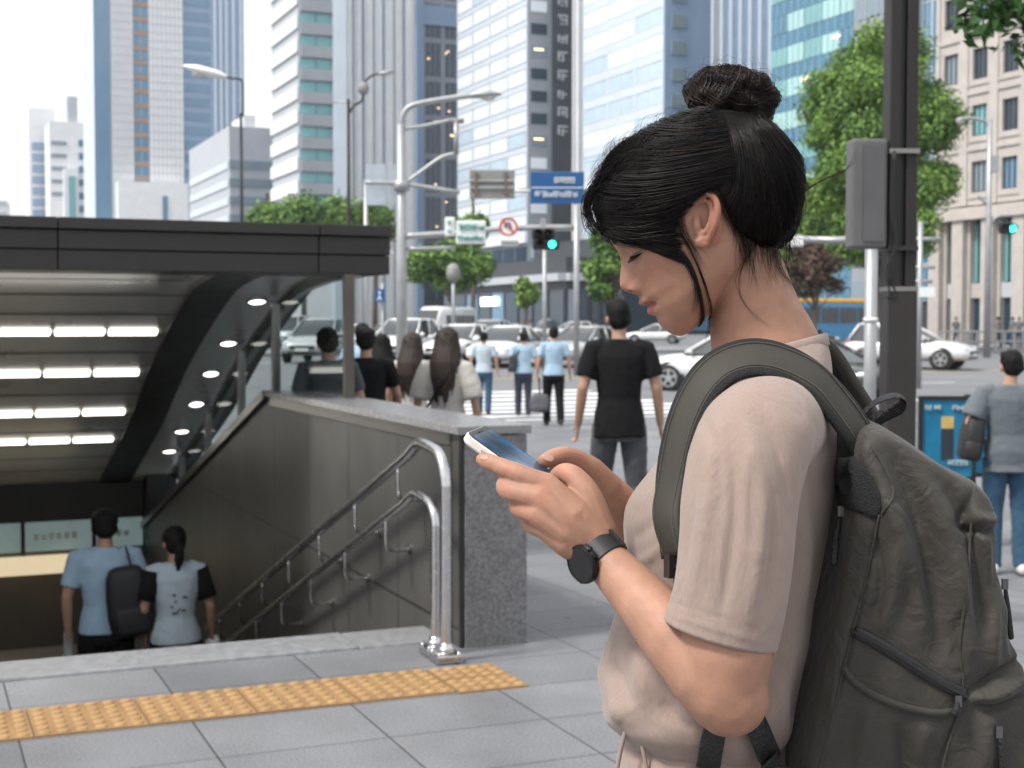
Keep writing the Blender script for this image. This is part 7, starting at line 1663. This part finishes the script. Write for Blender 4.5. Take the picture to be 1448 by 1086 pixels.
for pts, w_, h_ in (([(1232, 640), (1262, 740), (1262, 830), (1240, 900)], 17, .006), ([(1262, 640), (1300, 730), (1320, 830), (1330, 920)], 15, -.0065), ([(1290, 660), (1340, 760), (1362, 860), (1370, 940)], 16, .006), ([(1250, 700), (1290, 800), (1310, 900)], 12, .005), ([(1240, 760), (1250, 830), (1232, 880)], 10, -.005), ([(1330, 680), (1370, 740), (1385, 820), (1385, 900)], 12, -.006), ([(1360, 690), (1390, 770), (1395, 860)], 9, .005),
                    ([(1375, 690), (1366, 725), (1352, 740)], 5, -.005), ([(1352, 742), (1384, 752), (1406, 748)], 4.5, -.007), ([(1366, 730), (1390, 735), (1406, 738)], 8, .005), ([(1375, 745), (1368, 830), (1350, 900), (1362, 975)], 2.2, -.003),
                    ([(1244, 726), (1222, 830), (1195, 940), (1160, 1086)], 2.4, -.0035), ([(1206, 640), (1230, 680), (1244, 726)], 2.2, -.003), ([(1362, 990), (1335, 1060), (1325, 1100)], 2.6, -.004), ([(1230, 1000), (1222, 1050), (1215, 1110)], 12, .004), ([(1270, 1020), (1280, 1080), (1270, 1120)], 13, -.005), ([(1310, 1020), (1300, 1080)], 11, .004), ([(1185, 960), (1175, 1030), (1160, 1090)], 10, .003),
                    ([(1362, 985), (1400, 960), (1446, 930)], 4, -.008), ([(1380, 995), (1408, 1000), (1446, 985)], 6, -.006), ([(1372, 985), (1400, 985), (1440, 965)], 9, .008), ([(1395, 1010), (1392, 1060), (1385, 1100)], 12, .006), ([(1430, 860), (1436, 930)], 8, -.004), ([(1410, 820), (1402, 900), (1408, 950)], 9, .004)): fold(pts, w_ * .9, h_ * 1.7)
disp += .0011 * np.sin((x * .9 + y * .35) / 13 + 3.2 * vnoise(v, 9, 21)) * np.clip((y - 640) / 120, 0, 1)
v = v + n * disp[:, None]; setv(pme, v); lap(pme, 2, .4)
M_PACK = mat('olive_grey_nylon', (.031, .0272, .0215), .7, var=.12, scale=9, bump=.12, bscale=1300, sheen=.1)
crumple(M_PACK, 42, .007, .45); crumple(M_SK, 120, .0010, .35)
M_MESH = mat('black_mesh', (.008, .008, .009), .75, var=.3, scale=500, bump=.5, bscale=650); M_WEB = mat('black_webbing', (.013, .013, .014), .6, var=.25, scale=180, bump=.4, bscale=260)
PB_ = bvh_of(pme); blink('pack_body', pme, M_PACK)
def strip(b, path, w_, th_, lift, n=24, default=1.33, taper=False):
    pts = crom(path, max(3, n // (len(path) - 1))); P_ = []; Nn = []
    for x_, y_ in pts:
        p, nn = cast(b, x_, y_, lift, default); P_.append(p); Nn.append(nn)
    for _ in range(3): Nn = [(Nn[max(0, i - 1)] + Nn[i] + Nn[min(len(Nn) - 1, i + 1)]).normalized() for i in range(len(Nn))]; P_ = [P_[0]] + [(P_[i - 1] + P_[i] * 2 + P_[i + 1]) / 4 for i in range(1, len(P_) - 1)] + [P_[-1]]
    rgs = []
    for i, p in enumerate(P_):
        t = (P_[min(len(P_) - 1, i + 1)] - P_[max(0, i - 1)]).normalized(); s_ = t.cross(Nn[i]).normalized(); ww = w_ / 2
        rgs.append([p + s_ * ww - Nn[i] * th_, p + s_ * ww + Nn[i] * th_ * .4, p + s_ * ww * .85 + Nn[i] * th_, p - s_ * ww * .85 + Nn[i] * th_, p - s_ * ww + Nn[i] * th_ * .4, p - s_ * ww - Nn[i] * th_])
    return MB().loft(rgs)
o = blink('side_zipper', strip(PB_, [(1206, 892), (1240, 908), (1290, 940), (1330, 965), (1366, 984)], .0115, .0016, .0016).mesh('z'), mat('black_zip_tape', (.008, .008, .009), .5, var=.3, scale=200))
mb = MB()
for x_, y_ in crom([(1208, 893), (1240, 908), (1290, 940), (1330, 965), (1364, 983)], 22):
    p, nn = cast(PB_, x_, y_, .0036, 1.33); mb.box(p, (.0009, .0012, .0044), M=Matrix.Rotation(R(-30), 3, 'Y'))
blink('zipper_teeth', mb.mesh('teeth'), mat('zip_teeth', (.02, .02, .021), .35, var=.1), False, None)
blink('pocket_edge', strip(PB_, [(1193, 942), (1206, 962), (1240, 985), (1290, 1003), (1330, 1008), (1354, 1003)], .0062, .0022, .0018).mesh('pe'), M_PACK)
for pth in ([(1244, 727), (1222, 830), (1195, 938), (1160, 1086), (1150, 1130)], [(1378, 690), (1372, 760), (1366, 840), (1356, 920), (1364, 980), (1338, 1060), (1330, 1110)], [(1222, 612), (1262, 690), (1248, 726)]):
    blink('seam_piping', strip(PB_, pth, .0022, .0010, .0008).mesh('sp'), M_PACK)
def pull(x0, y0, x1, y1, Yd=1.33, b=PB_):
    p0, n0 = cast(b, x0, y0, .003, Yd); p1, n1 = cast(b, x1, y1, .005, Yd); mb = MB(); mb.box(p0, (.006, .004, .011)); mb.tube([p0, p0.lerp(p1, .2)], .0016, 8); o = blink('zip_slider', mb.mesh('zs'), mat('gunmetal_slider', (.14, .14, .14), .35, metal=.8, var=.1), False)
    mb = MB(); mb.tube([p0.lerp(p1, .12), p0.lerp(p1, .5) + n0 * .001, p1], [.0022, .0034, .0036], 10, round_ends=True); blink('pull_tab', mb.mesh('pt'), M_WEB)
pull(1193, 724, 1186, 796, 1.36); pull(1352, 990, 1346, 1006); pull(1421, 826, 1429, 900, 1.47); pull(1408, 1034, 1412, 1086, 1.36)
# padded back panel and yoke
mb = MB(); bpn = []
for x_, y_, w_ in crom([(1206, 632, 30), (1196, 690, 34), (1184, 760, 26), (1166, 850, 22), (1148, 940, 20), (1134, 1030, 20), (1126, 1120, 22)], 6):
    c_ = px(x_, y_, YP); h_ = w_ / 2 * YP / F; bpn.append([c_ + Vector((h_ * math.copysign(abs(math.cos(a)) ** .6, math.cos(a)), -.128 * math.copysign(abs(math.sin(a)) ** .5, math.sin(a)), 0)) for a in (2 * math.pi * k / 24 for k in range(24))])
mb.loft(bpn); me_ = mb.mesh('back_pad'); blink('back_pad', me_, M_MESH)
pts = [(1184, 648), (1206, 646), (1232, 672), (1246, 704), (1242, 732), (1222, 726), (1192, 716), (1184, 690)]; ya_ = YP - PW + .007
cpt = np.mean(np.array(pts), 0); rgs = []
for k_, dl in ((1.0, -.004), (1.0, .0015), (.94, .0035), (.75, .0042), (.5, .0042), (.25, .0042), (.06, .0042)):
    rw = []
    for q in crom(pts + pts[:1], 5)[:-1]:
        c_ = cpt + (np.array(q) - cpt) * k_; p, nn = cast(PB_, c_[0], c_[1], dl); rw.append(p if p is not None and p.y < ya_ + .05 else px(c_[0], c_[1], ya_ - dl))
    rgs.append(rw)
blink('mesh_wing', MB().loft(rgs).mesh('wing'), M_MESH)
# shoulder straps: swept bands lying over the shirt
def clear(p, lift):
    for b in (SHIRT_BVH, SL_BVH):
        q, n_, _i, d_ = b.find_nearest(p)
        sd_ = (p - q).dot(n_)
        if d_ < .05 and sd_ < lift: p = p + n_ * (lift - sd_)
    return p
def band(path, wdir, w_, th_, lift=None, off=0):
    """path of (x,y,Y); wdir matching list of width directions"""
    P_ = [px(*p) for p in crom(path, 6)]
    if lift:
        P_ = [clear(p, lift) for p in P_]
        for _ in range(4): P_ = [P_[0]] + [(P_[i - 1] + P_[i] * 2 + P_[i + 1]) / 4 for i in range(1, len(P_) - 1)] + [P_[-1]]
    Wd = [Vector(q).normalized() for q in crom(wdir, 6)]; N = len(P_); rgs = []
    for i, p in enumerate(P_):
        t = (P_[min(N - 1, i + 1)] - P_[max(0, i - 1)]).normalized(); s_ = Wd[i]; s_ = (s_ - t * s_.dot(t)).normalized(); nn = s_.cross(t).normalized(); p = p + s_ * off
        ww = w_ / 2; rgs.append([p + s_ * ww * a + nn * th_ * b_ for a, b_ in ((1, -.5), (1.0, .5), (.86, 1), (.4, 1.15), (-.4, 1.15), (-.86, 1), (-1.0, .5), (-1, -.5), (-.86, -1), (.86, -1))])
    return MB().loft(rgs)
def band_on(b, path, w_, th_, lift, Yd):
    return strip(b, path, w_, th_, lift, n=40, default=Yd)
NS_path = [(1240, 672, 1.372), (1224, 634, 1.368), (1198, 590, 1.358), (1160, 546, 1.352), (1118, 517, 1.350), (1072, 505, 1.347), (1030, 514, 1.343), (998, 540, 1.336), (974, 584, 1.334), (958, 640, 1.332), (950, 700, 1.328), (952, 745, 1.322), (957, 782, 1.314)]
NS_w = [(-.5, -.75, -.42), (-.5, -.72, -.45), (-.42, -.70, -.55), (-.30, -.72, -.62), (-.12, -.74, -.66), (.05, -.76, -.64), (.25, -.80, -.52), (.42, -.82, -.36), (.5, -.84, -.18), (.5, -.86, -.05), (.45, -.88, 0), (.42, -.9, 0), (.4, -.9, 0)]
sb = band(NS_path, NS_w, .042, .0045, .0105)
M_STRAP = mat('olive_strap_fabric', (.038, .034, .027), .75, var=.12, scale=9, bump=.12, bscale=1300)
blink('shoulder_strap', sb.mesh('ss'), M_STRAP)
blink('strap_padding', band(NS_path, NS_w, .052, .0042, .0040).mesh('sp2'), M_MESH)
for of_ in (-.0160, .0160): blink('edge_stitching', band(NS_path, NS_w, .0016, .0056, .0105, of_).mesh('es'), M_PACK)
FS_path = [(1145, 478, 1.575), (1168, 506, 1.570), (1190, 545, 1.562), (1212, 590, 1.552), (1236, 640, 1.535), (1250, 672, 1.53)]; FS_w = [(.5, -.75, -.3)] * 3 + [(.6, -.7, -.2)] * 3
blink('shoulder_strap', band(FS_path, FS_w, .052, .006).mesh('fs'), M_STRAP); blink('strap_padding', band([(x_ - 7, y_ + 3, Y + .006) for x_, y_, Y in FS_path], FS_w, .052, .0045).mesh('fs2'), M_MESH)
# strap end webbing, adjuster, lower straps
blink('strap_webbing', band([(955, 770, 1.312), (960, 800, 1.302), (966, 850, 1.300), (985, 930, 1.305)], [(.4, -.9, 0)] * 4, .024, .0012).mesh('sw'), M_WEB)
mb = MB(); p = px(959, 789, 1.302); mb.box(p, (.020, .010, .008), M=Matrix.Rotation(R(25), 3, 'Z')); mb.box(p + Vector((0, 0, -.013)), (.020, .010, .007), M=Matrix.Rotation(R(25), 3, 'Z'))
for sg in (-1, 1): mb.box(p + Vector((sg * .009, sg * .004, -.0065)), (.005, .010, .022), M=Matrix.Rotation(R(25), 3, 'Z'))
blink('strap_buckle', mb.mesh('buckle'), mat('black_plastic', (.012, .012, .013), .35, var=.1), False)
for pth, w_ in (([(1012, 985), (1006, 1030), (1000, 1080), (996, 1130)], .0225), ([(1042, 985), (1062, 1025), (1084, 1070), (1110, 1120)], .0235)):
    blink('lower_webbing', strip(SHIRT_BVH, pth, w_, .0013, .010, default=1.31).mesh('lw'), M_WEB)
# haul loop
mb = MB(); mb.tube([px(*p) for p in crom([(1208, 618, 1.46), (1216, 592, 1.452), (1236, 570, 1.445), (1260, 560, 1.44), (1276, 562, 1.44), (1275, 574, 1.445), (1258, 583, 1.455), (1236, 596, 1.465), (1222, 616, 1.475), (1212, 642, 1.48)], 6)], (.0088, .0017), 10, up=(.25, .8, .55)); blink('haul_loop', mb.mesh('loop'), M_WEB)
# ================================================================ pale city haze
hz = MB(); hz.bb((-720, -40, -3.6), (820, 760, 165)); ho = uvobj(hz, 'haze', None, 'stuff')
hmz = bpy.data.materials.new('city_haze'); hmz.use_nodes = True; _t = hmz.node_tree; _t.nodes.remove(_t.nodes['Principled BSDF'])
_v = _t.nodes.new('ShaderNodeVolumePrincipled'); _v.inputs['Color'].default_value = (.86, .92, 1, 1); _v.inputs['Density'].default_value = 0.00027; _v.inputs['Anisotropy'].default_value = .3
_t.links.new(_v.outputs[0], _t.nodes['Material Output'].inputs['Volume']); ho.data.materials.append(hmz)
